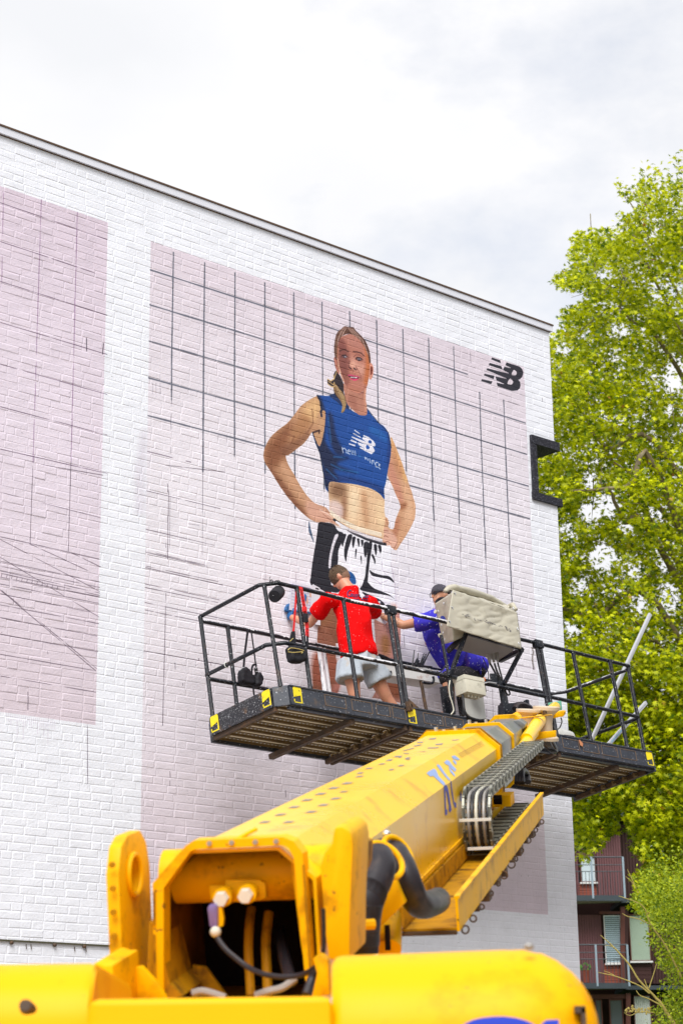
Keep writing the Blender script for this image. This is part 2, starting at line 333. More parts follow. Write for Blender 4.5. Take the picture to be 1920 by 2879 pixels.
# ================================================================ the painted wall picture (drawn as paint colour in wall metres)
U0, U1, V0, V1, RES = -8.6, 0.12, 2.4, 10.8, 230
IW, IH = int((U1 - U0) * RES), int((V1 - V0) * RES)
img = np.zeros((IH, IW, 3), np.float32)
def grid_noise(h, w, cell, seed, stretch=(1, 1)):
    r = np.random.default_rng(seed); gh, gw = int(h / cell / stretch[0]) + 3, int(w / cell / stretch[1]) + 3
    g = r.random((gh, gw)).astype(np.float32)
    y = np.arange(h) / (cell * stretch[0]); x = np.arange(w) / (cell * stretch[1]); yi = y.astype(int); xi = x.astype(int)
    fy = (y - yi)[:, None]; fx = (x - xi)[None, :]; fy = fy * fy * (3 - 2 * fy); fx = fx * fx * (3 - 2 * fx)
    return (g[yi][:, xi] * (1 - fy) * (1 - fx) + g[yi][:, xi + 1] * (1 - fy) * fx + g[yi + 1][:, xi] * fy * (1 - fx) + g[yi + 1][:, xi + 1] * fy * fx)
def C3(c): return np.array(c, np.float32) / 255
def toimg(pts): return [((u - U0) * RES, (v - V0) * RES) for u, v in pts]
def mask_poly(pts, ss=2):
    xs = [p[0] for p in pts]; ys = [p[1] for p in pts]
    x0, x1 = max(0, int(min(xs)) - 1), min(IW, int(max(xs)) + 2); y0, y1 = max(0, int(min(ys)) - 1), min(IH, int(max(ys)) + 2)
    if x1 <= x0 or y1 <= y0: return None
    h, w = (y1 - y0) * ss, (x1 - x0) * ss
    X = (np.arange(w) + .5) / ss + x0; Y = (np.arange(h) + .5) / ss + y0
    m = np.zeros((h, w), bool); n = len(pts)
    for i in range(n):
        ax, ay = pts[i]; bx, by = pts[(i + 1) % n]
        if ay == by: continue
        lo, hi = min(ay, by), max(ay, by); r = np.nonzero((Y >= lo) & (Y < hi))[0]
        if len(r) == 0: continue
        xc = ax + (Y[r] - ay) * (bx - ax) / (by - ay)
        m[r] ^= (X[None, :] < xc[:, None])
    return (x0, y0, m.reshape(h // ss, ss, w // ss, ss).mean((1, 3)).astype(np.float32))
def smoothp(pts, n=4):
    out = []; m = len(pts)
    for i in range(m):
        p0, p1, p2, p3 = (np.array(pts[(i + k) % m], float) for k in (-1, 0, 1, 2))
        for t in np.arange(n) / n:
            out.append(tuple(.5 * (2 * p1 + (p2 - p0) * t + (2 * p0 - 5 * p1 + 4 * p2 - p3) * t * t + (3 * p1 - p0 - 3 * p2 + p3) * t ** 3)))
    return out
def blur(m, r):
    r = int(r)
    if r < 1: return m
    for _ in range(2):
        for ax in (0, 1):
            pad = [(0, 0), (0, 0)]; pad[ax] = (r + 1, r); c = np.cumsum(np.pad(m, pad), axis=ax)
            m = (np.take(c, range(2 * r + 1, c.shape[ax]), axis=ax) - np.take(c, range(0, c.shape[ax] - 2 * r - 1), axis=ax)) / (2 * r + 1)
    return m
def put(x0, y0, m, col, alpha=1.0, clip=None):
    global img
    h, w = m.shape; sx0, sy0 = max(0, x0), max(0, y0); sx1, sy1 = min(IW, x0 + w), min(IH, y0 + h)
    if sx1 <= sx0 or sy1 <= sy0: return
    mm = m[sy0 - y0:sy1 - y0, sx0 - x0:sx1 - x0] * alpha
    if clip is not None: mm = mm * clip[sy0:sy1, sx0:sx1]
    img[sy0:sy1, sx0:sx1] += (C3(col) - img[sy0:sy1, sx0:sx1]) * mm[..., None]
def paintuv(uvp, col, soft=0, alpha=1, clip=None, sm=False):
    pts = toimg(uvp); pts = smoothp(pts) if sm else pts; r = mask_poly(pts)
    if r is None: return
    x0, y0, m = r
    if soft:
        k = int(soft * RES); m = np.pad(m, 2 * k + 1); m = blur(m, k); x0 -= 2 * k + 1; y0 -= 2 * k + 1
    put(x0, y0, m, col, alpha, clip)
def paint(z, pts, col, soft=0, alpha=1, clip=None, sm=True): paintuv([wuv(z(*p)) for p in pts], col, soft, alpha, clip, sm)
def strokeuv(uvp, wd, col, alpha=1, brk=0, wob=0, clip=None):
    pts = [np.array(p) for p in toimg(uvp)]
    for a, b in zip(pts[:-1], pts[1:]):
        ln = np.hypot(*(b - a)); w = wd * RES / 2 if not isinstance(wd, tuple) else wd[0] * RES / 2
        x0, x1 = int(max(0, min(a[0], b[0]) - w - 3)), int(min(IW, max(a[0], b[0]) + w + 4)); y0, y1 = int(max(0, min(a[1], b[1]) - w - 3)), int(min(IH, max(a[1], b[1]) + w + 4))
        if x1 <= x0 or y1 <= y0 or ln < .01: continue
        Y, X = np.mgrid[y0:y1, x0:x1]; t = ((X - a[0]) * (b[0] - a[0]) + (Y - a[1]) * (b[1] - a[1])) / ln ** 2
        tc_ = np.clip(t, 0, 1); d = np.hypot(X - a[0] - tc_ * (b[0] - a[0]), Y - a[1] - tc_ * (b[1] - a[1]))
        ww = w
        if wob or brk:
            s = (tc_ * ln / RES * 9).clip(0, 4000); rr = NZ1[(s.astype(int) + int(a[0] * 7 + a[1] * 3)) % 4096]; rr2 = NZ1[(s.astype(int) + 1 + int(a[0] * 7 + a[1] * 3)) % 4096]; fr = s - s.astype(int); rr = rr * (1 - fr) + rr2 * fr
            ww = w * (1 + wob * (rr - .5))
        m = np.clip(ww - d + .5, 0, 1) * min(1, max(w * 2, .35))
        if brk: m = m * np.clip((rr - brk) * 6 + .5, 0, 1)
        put(x0, y0, m.astype(np.float32), col, alpha, clip)
def stroke(z, pts, wd, col, **k): strokeuv([wuv(z(*p)) for p in pts], wd, col, **k)
NZ1 = rng.random(4096)
WHITE = (234, 236, 244)
img[:] = C3(WHITE)
nA = grid_noise(IH, IW, 180, 1); nB = grid_noise(IH, IW, 40, 2); nC = grid_noise(IH, IW, 5, 3); nD = grid_noise(IH, IW, 14, 4)
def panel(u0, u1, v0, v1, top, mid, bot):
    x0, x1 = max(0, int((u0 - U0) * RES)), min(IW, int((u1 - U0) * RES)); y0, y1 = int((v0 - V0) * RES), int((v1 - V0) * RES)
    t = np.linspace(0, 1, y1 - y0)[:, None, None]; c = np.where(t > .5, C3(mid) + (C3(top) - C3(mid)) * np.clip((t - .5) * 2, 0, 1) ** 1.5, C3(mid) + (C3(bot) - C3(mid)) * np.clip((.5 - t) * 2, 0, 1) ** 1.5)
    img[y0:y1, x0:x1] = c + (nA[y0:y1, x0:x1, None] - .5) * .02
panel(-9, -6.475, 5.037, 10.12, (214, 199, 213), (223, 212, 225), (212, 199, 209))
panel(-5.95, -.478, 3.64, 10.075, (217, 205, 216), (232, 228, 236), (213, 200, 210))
paint(zT, [(885, 2050), (925, 2020), (925, 2240), (860, 2240)], (214, 208, 220), soft=.03, alpha=.7, sm=False)
paint(zU, [(845, 0), (920, 0), (918, 330), (850, 330)], (214, 208, 220), soft=.03, alpha=.6, sm=False)
# -- thick grey grid of the right panel
LG = (96, 98, 112)
vend = [8.42, 7.75, 8.0, 7.9, 7.6, 7.9, 7.9, 7.9, 8.35, 7.85, 7.9, 7.55, 7.1]
for i in range(13):
    u = -5.668 + i * .4011; top = 10.03 if i < 11 else 9.56
    strokeuv([(u, top), (u - .004, 9.0), (u, vend[i])], .017, LG, alpha=.95, wob=.5)
    strokeuv([(u, vend[i]), (u, vend[i] - .5)], .006, (70, 60, 75), alpha=.7, brk=.45)
    strokeuv([(u, vend[i] - .5), (u, 6.5 + .7 * NZ1[i])], .005, (80, 70, 85), alpha=.55, brk=.58)
for j, v in enumerate((9.752, 9.37, 8.978, 8.585, 8.186)):
    strokeuv([(-5.95, v), (-3.9, v + .012), (-1.45 if j == 0 else -.5, v - .012)], .017, LG, alpha=.95, wob=.5)
for j, (x0_, x1_) in enumerate(((1040, 1440), (920, 1385), (917, 1345))): pass
TH = (66, 52, 66)
segs = [(1040, 18, 1415, 62), (920, 180, 1385, 293), (917, 423, 1345, 523), (917, 560, 1305, 652), (917, 568, 1305, 658), (917, 655, 1380, 755), (915, 665, 1400, 775), (912, 768, 1380, 868), (912, 790, 1370, 885), (912, 885, 1460, 1000), (912, 932, 1290, 1010), (905, 1190, 1420, 1280),
        (1052, 135, 1062, 200), (1043, 825, 1022, 1660), (1060, 200, 1052, 610), (1345, 1850, 1347, 1990), (1068, 1950, 1070, 1985), (1068, 2010, 1068, 2040), (1075, 780, 1075, 800), (0, 190, 630, 350), (0, 470, 620, 610), (0, 625, 625, 755), (0, 655, 625, 790),
        (0, 685, 625, 825), (0, 700, 625, 840), (0, 725, 625, 850), (0, 768, 620, 890), (0, 830, 615, 955), (0, 900, 620, 1018), (0, 980, 610, 1097), (0, 1085, 615, 1195), (0, 1212, 590, 1313), (0, 1348, 600, 1450), (0, 487, 625, 815), (185, 515, 630, 720), (450, 572, 630, 660),
        (0, 600, 620, 975), (0, 806, 600, 1315), (12, 812, 605, 1300), (205, 0, 187, 510), (445, 0, 428, 560), (174, 1450, 174, 1560), (298, 1195, 300, 1210), (170, 0, 645, 82), (548, 1650, 550, 2110), (135, 1905, 135, 1925)]
for s_ in segs: stroke(zU, [(s_[0], s_[1]), (s_[2], s_[3])], .006, TH, alpha=.75, brk=.16, wob=.8)
for i in range(12): stroke(zU, [(10 + i * 32, 705 + i * 7), (4 + i * 32, 722 + i * 7)], .006, TH, alpha=.6)
for s_ in ((20, 505, 8, 1150), (258, 585, 205, 2240), (485, 665, 445, 2240)): stroke(zT, [(s_[0], s_[1]), (s_[2], s_[3])], .006, (110, 70, 115), alpha=.75, brk=.22, wob=.8)
for y, e in ((603, 835), (848, 1072), (1100, 1313), (1358, 1560), (1622, 1812), (1890, 2068), (2158, 2310)): stroke(zT, [(0, y), (672, e)], .006, (60, 38, 60), alpha=.85, brk=.2, wob=.8)
stroke(zT, [(928, 2172), (1200, 2240)], .007, (60, 38, 60), alpha=.8, brk=.2)
stroke(zT, [(543, 1457), (544, 1538)], .008, (50, 40, 55)); stroke(zT, [(650, 1490), (645, 1558)], .008, (50, 40, 55))
for x in (960, 980, 1006): stroke(zT, [(x, 1740), (x, 1740 + 70)], .004, (110, 100, 115), alpha=.7)
for x, y in ((1372, 2070), (1428, 2085), (1488, 1215), (1498, 1215)): stroke(zT, [(x, y), (x, y + 30)], .004, (110, 100, 115), alpha=.7)
for i in range(24): stroke(zU, [(40 + i * 13, 1585 + i * 2), (40 + i * 13, 1620 + 130 * NZ1[i] ** 3 + i * 2)], .0045, (205, 195, 212), alpha=.9)
for i in range(26): # splashes and stray pencil ticks on the lower part
    u = -5.9 + 5.2 * NZ1[100 + i]; v = 3.9 + 3.6 * NZ1[200 + i]; l_ = .02 + .14 * NZ1[300 + i] ** 2
    strokeuv([(u, v), (u + .004, v - l_)], .006, (60, 50, 66), alpha=.8, brk=.2)
    strokeuv([(u + .3 * NZ1[i], v + .2), (u + .3 * NZ1[i] + l_ * 1.4, v + .2 + .01)], .005, (90, 78, 92), alpha=.6, brk=.35)
for s_ in ((1013, 812, 1013, 845), (905, 1150, 905, 1185), (1062, 1150, 1062, 1180), (62, 1760, 66, 2100), (292, 1930, 298, 2195), (515, 2040, 518, 2195), (378, 385, 384, 505), (710, 842, 830, 880)): stroke(z3, [(s_[0], s_[1]), (s_[2], s_[3])], .006, (60, 50, 62), alpha=.75, brk=.25)
for a, b, c_, d_ in ((500, 640, 500, 760), (1125, 20, 1145, 230), (855, 80, 862, 300), (268, 0, 270, 170), (0, 810, 330, 895), (1225, 740, 1390, 775), (1040, 1030, 1390, 1105), (1180, 1060, 1180, 1190), (845, 1400, 850, 1640), (915, 1330, 920, 1650)): stroke(z7, [(a, b), (c_, d_)], .006, (70, 52, 70), alpha=.7, brk=.3)
# -- painted logo, top right
BK = (30, 30, 42)
for pl in ([(448, 148), (686, 234), (700, 322), (418, 208)], [(372, 312), (712, 402), (752, 512), (346, 376)],
           [(868, 295), (1250, 415), (1330, 500), (1362, 600), (1330, 720), (1262, 790), (1212, 808), (1262, 870), (1282, 970), (1258, 1060), (1190, 1120), (1040, 1135), (1000, 1130), (602, 996), (576, 890), (800, 938), (796, 922), (575, 825), (540, 705), (870, 780), (868, 765), (276, 520), (300, 470), (940, 626), (938, 610), (760, 520), (804, 422), (1000, 468), (990, 452), (832, 378)],
           [(222, 628), (518, 692), (486, 790), (202, 676)], [(146, 788), (452, 858), (416, 936), (122, 844)]): paint(zL, pl, BK, sm=False)
for pl in ([(1078, 518), (1140, 552), (1168, 605), (1150, 660), (1105, 682), (1014, 648)], [(962, 778), (1030, 810), (1062, 865), (1040, 930), (990, 952), (890, 918)]): paint(zL, pl, (214, 203, 212))
# -- the painted woman
FIG = dict(
 armL=[(500, 660), (440, 690), (380, 735), (330, 800), (280, 860), (220, 905), (160, 960), (120, 1030), (105, 1090), (115, 1150), (160, 1220), (210, 1300), (270, 1390), (340, 1470), (400, 1530), (450, 1570), (500, 1590), (560, 1590), (610, 1600), (645, 1640), (682, 1672), (690, 1660), (660, 1610), (628, 1572), (600, 1530), (560, 1480), (510, 1462), (470, 1440), (430, 1400), (380, 1330), (330, 1240), (290, 1170), (268, 1105), (290, 1095), (350, 1050), (400, 1010), (440, 960), (462, 930), (490, 990), (517, 1032), (545, 1000), (560, 900), (565, 780), (548, 700), (520, 665)],
 shirt=[(497, 658), (560, 660), (620, 665), (660, 720), (720, 745), (770, 778), (830, 800), (862, 792), (865, 756), (890, 790), (940, 850), (985, 880), (1020, 930), (1035, 980), (1042, 1040), (1035, 1120), (1020, 1200), (1005, 1290), (990, 1350), (993, 1420), (960, 1382), (900, 1345), (820, 1320), (740, 1305), (660, 1297), (590, 1294), (580, 1362), (560, 1335), (548, 1250), (540, 1170), (520, 1090), (490, 1020), (463, 932), (490, 990), (517, 1032), (542, 960), (557, 860), (558, 775), (530, 762), (520, 700)],
 torso=[(582, 1292), (660, 1290), (740, 1300), (820, 1315), (900, 1340), (960, 1376), (993, 1415), (992, 1500), (1000, 1560), (988, 1640), (980, 1710), (900, 1692), (800, 1662), (720, 1625), (650, 1580), (596, 1540), (588, 1440), (583, 1370)],
 armR=[(1040, 960), (1075, 1030), (1110, 1120), (1140, 1210), (1170, 1300), (1200, 1390), (1220, 1470), (1218, 1550), (1190, 1620), (1150, 1690), (1110, 1750), (1080, 1795), (1050, 1780), (1030, 1758), (995, 1762), (962, 1690), (972, 1640), (978, 1560), (1010, 1555), (1025, 1590), (1022, 1625), (1058, 1640), (1072, 1580), (1090, 1530), (1110, 1480), (1100, 1440), (1070, 1370), (1040, 1300), (1015, 1240), (1030, 1140), (1042, 1040)],
 head=[(300, 480), (400, 400), (560, 350), (720, 400), (880, 520), (980, 640), (1040, 800), (1065, 950), (1072, 1100), (1075, 1250), (1055, 1420), (1020, 1620), (980, 1720), (900, 1800), (820, 1862), (700, 1850), (560, 1760), (440, 1620), (380, 1520), (330, 1380), (290, 1250), (255, 1100), (240, 900), (240, 700)])
SK = (188, 140, 108)
paint(z5, FIG['armL'], (184, 136, 102))
cl_ = np.zeros((IH, IW), np.float32)
def clipof(z, pts):
    c = np.zeros((IH, IW), np.float32); r = mask_poly(smoothp(toimg([wuv(z(*p)) for p in pts])))
    x0, y0, m = r; c[y0:y0 + m.shape[0], x0:x0 + m.shape[1]] = m; return c
c = clipof(z5, FIG['armL'])
paint(z5, [(440, 690), (520, 690), (540, 800), (440, 860), (380, 800)], (222, 178, 126), soft=.05, alpha=.9, clip=c)
paint(z5, [(330, 850), (250, 900), (140, 1010), (110, 1100), (150, 1200), (240, 1140), (280, 1000)], (128, 76, 46), soft=.04, alpha=.9, clip=c)
paint(z5, [(380, 800), (450, 830), (440, 900), (330, 1010), (300, 960)], (170, 118, 78), soft=.03, alpha=.8, clip=c)
for p_ in ([(250, 930), (330, 960), (300, 1020)], [(170, 1060), (230, 1090), (270, 1100)], [(460, 760), (470, 860), (420, 940)]): stroke(z5, p_, .02, (112, 66, 42), alpha=.4, clip=c)
paint(z5, [(230, 1050), (330, 990), (430, 930), (440, 960), (330, 1070), (270, 1110)], (112, 68, 46), soft=.03, alpha=.7, clip=c)
paint(z5, [(250, 1150), (330, 1260), (430, 1400), (500, 1460), (470, 1500), (380, 1420), (290, 1290), (230, 1180)], (206, 158, 124), soft=.03, alpha=.8, clip=c)
paint(z5, [(130, 1160), (240, 1280), (350, 1440), (430, 1530), (420, 1570), (300, 1450), (180, 1280)], (118, 70, 46), soft=.025, alpha=.8, clip=c)
paint(z5, [(430, 1430), (560, 1490), (640, 1590), (600, 1600), (480, 1580), (420, 1520)], (216, 166, 146), soft=.03, alpha=.85, clip=c)
stroke(z5, [(520, 1500), (590, 1540), (650, 1600), (682, 1665)], .014, (232, 196, 180), clip=c); stroke(z5, [(540, 1530), (600, 1580), (650, 1640)], .008, (150, 96, 80), clip=c, alpha=.7)
paint(z5, [(500, 820), (520, 780), (555, 830), (550, 960), (520, 1020), (490, 980), (470, 940), (510, 915)], (196, 150, 112), soft=.01, clip=c); stroke(z5, [(470, 930), (515, 915), (512, 935)], .02, (70, 44, 40), clip=c); stroke(z5, [(525, 775), (530, 810)], .03, (44, 40, 60), clip=c)
paint(z5, FIG['armR'], (206, 156, 120)); c = clipof(z5, FIG['armR'])
paint(z5, [(1045, 960), (1110, 1120), (1160, 1270), (1140, 1290), (1080, 1140), (1045, 1040)], (228, 178, 118), soft=.02, alpha=.9, clip=c)
paint(z5, [(1020, 1150), (1050, 1140), (1130, 1400), (1110, 1460), (1060, 1340), (1015, 1240)], (196, 132, 112), soft=.03, alpha=.8, clip=c)
paint(z5, [(1130, 1290), (1190, 1400), (1215, 1520), (1180, 1620), (1140, 1560), (1150, 1420)], (228, 182, 146), soft=.04, alpha=.8, clip=c)
paint(z5, [(1060, 1000), (1090, 1100), (1130, 1230), (1100, 1260), (1050, 1120)], (186, 126, 92), soft=.03, alpha=.7, clip=c)
paint(z5, [(1105, 1460), (1160, 1445), (1150, 1480), (1110, 1500)], (150, 88, 56), soft=.02, alpha=.8, clip=c)
paint(z5, [(1080, 1560), (1110, 1560), (1090, 1680), (1060, 1720), (1050, 1650)], (180, 116, 88), soft=.025, alpha=.8, clip=c)
paint(z5, [(970, 1640), (1020, 1640), (1080, 1700), (1080, 1780), (1000, 1760)], (226, 178, 160), soft=.015, alpha=.8, clip=c)
for p_ in ([(965, 1680), (990, 1650), (1020, 1655)], [(975, 1700), (1000, 1690), (1020, 1700)], [(990, 1740), (1015, 1730), (1040, 1750)], [(972, 1575), (1000, 1565), (1015, 1610)], [(1060, 1790), (1085, 1740)]): stroke(z5, p_, .01, (150, 92, 74), alpha=.8)
paint(z5, FIG['torso'], (226, 188, 150)); c = clipof(z5, FIG['torso'])
paint(z5, [(590, 1300), (700, 1300), (720, 1400), (660, 1420), (600, 1400)], (122, 84, 58), soft=.05, alpha=.9, clip=c)
paint(z5, [(680, 1420), (720, 1400), (710, 1560), (690, 1600), (670, 1540)], (150, 104, 76), soft=.03, alpha=.9, clip=c)
paint(z5, [(820, 1380), (860, 1380), (880, 1600), (850, 1620), (830, 1520)], (196, 146, 108), soft=.025, alpha=.7, clip=c)
paint(z5, [(740, 1340), (800, 1340), (800, 1500), (760, 1600), (730, 1480)], (244, 220, 184), soft=.04, alpha=.8, clip=c)
paint(z5, [(930, 1450), (990, 1450), (985, 1640), (940, 1600)], (238, 206, 164), soft=.03, alpha=.8, clip=c)
paint(z5, [(586, 1440), (640, 1430), (690, 1480), (680, 1560), (640, 1560), (596, 1520)], (226, 204, 206), soft=.02, alpha=.75, clip=c)
stroke(z5, [(600, 1520), (650, 1560), (720, 1600), (800, 1640), (960, 1680)], .05, (238, 226, 206), alpha=.8, clip=c)
paint(z5, FIG['shirt'], (6, 70, 150)); c = clipof(z5, FIG['shirt'])
paint(z5, [(500, 660), (520, 662), (560, 780), (560, 900), (560, 1000), (640, 1100), (740, 1110), (640, 1160), (760, 1215), (800, 1235), (620, 1200), (660, 1270), (560, 1340), (540, 1180), (480, 1010), (530, 960), (540, 800)], (8, 24, 62), soft=.02, alpha=.95, clip=c)
paint(z5, [(580, 800), (610, 800), (640, 960), (700, 1080), (640, 1090), (590, 980)], (8, 26, 66), soft=.02, alpha=.85, clip=c)
paint(z5, [(550, 1250), (700, 1250), (860, 1290), (990, 1350), (992, 1400), (900, 1330), (740, 1290), (580, 1290)], (10, 38, 96), soft=.02, alpha=.7, clip=c)
paint(z5, [(900, 880), (1000, 940), (1010, 1000), (940, 960), (880, 920)], (20, 96, 172), soft=.02, alpha=.7, clip=c)
paint(z5, [(1015, 930), (1045, 1000), (1040, 1120), (1020, 1200), (1010, 1100), (1022, 1020)], (8, 46, 112), soft=.015, alpha=.8, clip=c)
for p_ in ([(600, 1165), (680, 1205), (800, 1225)], [(620, 1110), (700, 1115)], [(580, 820), (600, 1000)], [(565, 1200), (640, 1270)]): stroke(z5, p_, .02, (24, 108, 170), alpha=.5, clip=c)
stroke(z5, [(700, 740), (770, 775), (830, 797), (862, 790)], .018, (14, 40, 84), clip=c); stroke(z5, [(865, 756), (940, 850), (1020, 930), (1042, 1040)], .012, (16, 30, 60), alpha=.8)
stroke(z5, [(463, 930), (520, 1090), (548, 1250), (580, 1362)], .014, (14, 26, 56)); stroke(z5, [(500, 660), (520, 700), (530, 770)], .024, (20, 26, 52))
WB = (226, 224, 236)
for pl in ([(168, 320), (188, 316), (345, 430), (345, 458), (170, 345)], [(128, 420), (150, 420), (372, 535), (385, 582), (124, 440)], [(82, 528), (110, 528), (530, 690), (410, 600), (430, 560), (455, 540), (562, 578), (456, 515), (462, 476), (620, 540), (760, 650), (838, 770), (820, 838), (752, 838), (812, 960), (800, 1010), (712, 1090), (620, 1040), (350, 900), (335, 850), (480, 900), (300, 790), (270, 705), (490, 775), (76, 546)], [(56, 622), (90, 620), (262, 700), (240, 745), (52, 660)], [(0, 738), (204, 796), (192, 842), (0, 775)]): paint(zS, pl, WB, sm=False, clip=c)
for pl in ([(640, 640), (700, 660), (718, 720), (680, 750), (606, 712)], [(560, 795), (620, 810), (655, 870), (630, 920), (570, 925), (536, 870)]): paint(zS, pl, (14, 74, 158), clip=c)
# n e w / b a l a n c e on the chest, unfinished strokes
for p_ in ([(682, 1040), (688, 1080)], [(684, 1052), (698, 1046), (708, 1056), (712, 1082)], [(722, 1074), (738, 1070), (732, 1058), (720, 1064), (722, 1084), (738, 1090)], [(748, 1062), (754, 1092)], [(762, 1064), (766, 1094)], [(776, 1066), (780, 1098)]): stroke(z5, p_, .011, (206, 212, 232), alpha=.85, clip=c)
for p_ in ([(280, 1080), (300, 1160)], [(330, 1120), (350, 1160), (320, 1165)], [(370, 1130), (380, 1180)], [(440, 1160), (450, 1210)]): stroke(zS, p_, .008, (60, 130, 190), alpha=.6, clip=c)
for p_ in ([(500, 1180), (520, 1240), (540, 1200)], [(575, 1215), (600, 1280)], [(650, 1240), (672, 1360)], [(730, 1390), (725, 1290), (775, 1290), (785, 1360)], [(905, 1360), (850, 1345), (820, 1395), (850, 1480), (905, 1495)], [(975, 1420), (940, 1400), (935, 1450), (965, 1460)], [(935, 1500), (980, 1555)]): stroke(zS, p_, .012, (206, 212, 232), alpha=.9, clip=c)
# neck, ponytail, face
paint(z5, [(590, 655), (690, 640), (720, 700), (735, 760), (680, 735), (640, 700)], (12, 40, 90))
paint(zF, [(400, 1600), (560, 1760), (700, 1850), (850, 1860), (995, 1660), (980, 1800), (970, 1990), (1000, 2200), (1000, 2400), (860, 2420), (760, 2380), (560, 2200), (480, 2080), (430, 1850)], (182, 122, 102))
stroke(zF, [(500, 1700), (620, 1800), (800, 1870), (900, 1850)], .02, (132, 78, 66), alpha=.7); stroke(zF, [(960, 1750), (950, 2000), (970, 2300)], .025, (208, 150, 124), alpha=.7)
paint(zF, [(560, 1900), (700, 1960), (760, 2300), (640, 2200), (520, 2050)], (160, 100, 84), soft=.02, alpha=.7)
paint(zF, [(300, 1380), (400, 1600), (415, 1850), (430, 2000), (300, 2000), (180, 1880), (150, 1700), (20, 1640), (0, 1500), (100, 1540), (170, 1480), (150, 1400), (220, 1280)], (40, 26, 34))
paint(zF, [(180, 1600), (260, 1700), (400, 1850), (465, 2000), (475, 2150), (440, 2300), (350, 2360), (385, 2200), (330, 2060), (230, 1900), (150, 1750)], (132, 100, 66))
for i in range(11):
    k = i / 10; stroke(zF, [(165 + 60 * k, 1620 + 30 * k), (250 + 70 * k, 1800 - 20 * k), (350 + 70 * k, 1980 - 50 * k), (385 + 85 * k, 2150), (350 + 75 * k, 2340 - 60 * k)], .005, ((232, 200, 150), (86, 58, 40), (196, 160, 100))[i % 3], alpha=.8)
for p_ in ([(0, 1500), (80, 1550), (170, 1490)], [(0, 1620), (100, 1700), (170, 1690)], [(150, 1400), (170, 1480), (230, 1300)], [(20, 1560), (150, 1640), (170, 1580)]): stroke(zF, p_, .012, (214, 180, 120), alpha=.85)
paint(zF, [(165, 960), (230, 940), (290, 1250), (300, 1380), (240, 1300), (180, 1120)], (150, 84, 72)); stroke(zF, [(185, 990), (230, 1180), (290, 1370)], .012, (208, 140, 116))
paint(zF, [(1080, 1080), (1150, 1140), (1168, 1280), (1140, 1440), (1100, 1510), (1055, 1460), (1070, 1280)], (210, 142, 122)); paint(zF, [(1100, 1170), (1140, 1200), (1140, 1330), (1100, 1400), (1090, 1280)], (120, 48, 30), soft=.004)
paint(zF, FIG['head'], (182, 116, 98)); c = clipof(zF, FIG['head'])
paint(zF, [(250, 500), (420, 480), (500, 700), (560, 1000), (540, 1250), (520, 1700), (400, 1560), (300, 1300), (250, 900)], (118, 62, 56), soft=.03, alpha=.8, clip=c)
paint(zF, [(480, 400), (700, 420), (860, 560), (900, 700), (760, 720), (560, 640), (440, 500)], (186, 124, 110), soft=.03, alpha=.8, clip=c)
paint(zF, [(620, 900), (740, 1060), (900, 1120), (960, 1200), (900, 1400), (760, 1300), (600, 1150)], (216, 158, 140), soft=.03, alpha=.85, clip=c)
paint(zF, [(940, 640), (1040, 800), (1080, 1100), (1060, 1420), (1010, 1640), (930, 1600), (960, 1300), (980, 1000)], (192, 104, 52), soft=.02, alpha=.85, clip=c)
paint(zF, [(480, 1650), (640, 1720), (800, 1760), (900, 1700), (860, 1860), (700, 1850), (560, 1760)], (186, 118, 94), soft=.02, alpha=.7, clip=c)
paint(zF, [(420, 1350), (520, 1450), (560, 1580), (500, 1620), (420, 1500)], (150, 90, 74), soft=.02, alpha=.8, clip=c)
for p_, w_, cc in (([(262, 960), (275, 1150), (330, 1350), (420, 1570)], .012, (236, 190, 160)), ([(270, 700), (262, 960)], .02, (176, 116, 96)),
    ([(300, 790), (370, 750), (450, 755), (530, 800)], .018, (84, 42, 36)), ([(650, 800), (760, 810), (860, 840), (920, 905)], .016, (84, 42, 36)),
    ([(345, 940), (380, 890), (450, 885), (510, 935)], .012, (60, 34, 36)), ([(710, 975), (760, 945), (840, 960), (895, 1005)], .013, (50, 28, 30)),
    ([(350, 930), (400, 955), (480, 960)], .008, (110, 60, 56)), ([(720, 1000), (790, 1035), (880, 1020)], .009, (100, 56, 50)), ([(660, 940), (720, 880), (820, 890), (900, 950)], .008, (120, 66, 56)),
    ([(560, 1040), (540, 1130), (545, 1200)], .012, (96, 50, 48)), ([(545, 1200), (600, 1240)], .018, (90, 40, 38)), ([(720, 1180), (745, 1240), (720, 1270)], .012, (96, 46, 42)),
    ([(760, 1250), (840, 1400), (850, 1500)], .009, (140, 80, 70)), ([(640, 1270), (645, 1340)], .008, (140, 84, 72)), ([(500, 1390), (600, 1420), (720, 1430), (820, 1455)], .008, (60, 26, 32)),
    ([(560, 1440), (660, 1470), (780, 1465)], .008, (226, 214, 220))): stroke(zF, p_, w_, cc, alpha=.9, clip=c)
paint(zF, [(395, 905), (440, 890), (485, 925), (450, 960), (400, 950)], (70, 56, 66)); paint(zF, [(750, 965), (810, 950), (860, 1000), (810, 1030), (760, 1010)], (44, 30, 40))
for p_ in ((440, 925), (472, 930), (815, 985), (775, 985)): stroke(zF, [p_, (p_[0] + 6, p_[1] + 6)], .01, (222, 206, 220))
paint(zF, [(660, 1205), (705, 1215), (708, 1262), (668, 1240)], (30, 12, 14)); paint(zF, [(560, 1200), (585, 1205), (590, 1240), (565, 1225)], (50, 22, 24)); paint(zF, [(580, 1080), (680, 1060), (720, 1160), (640, 1200), (560, 1160)], (222, 164, 142), soft=.01, alpha=.8, clip=c)
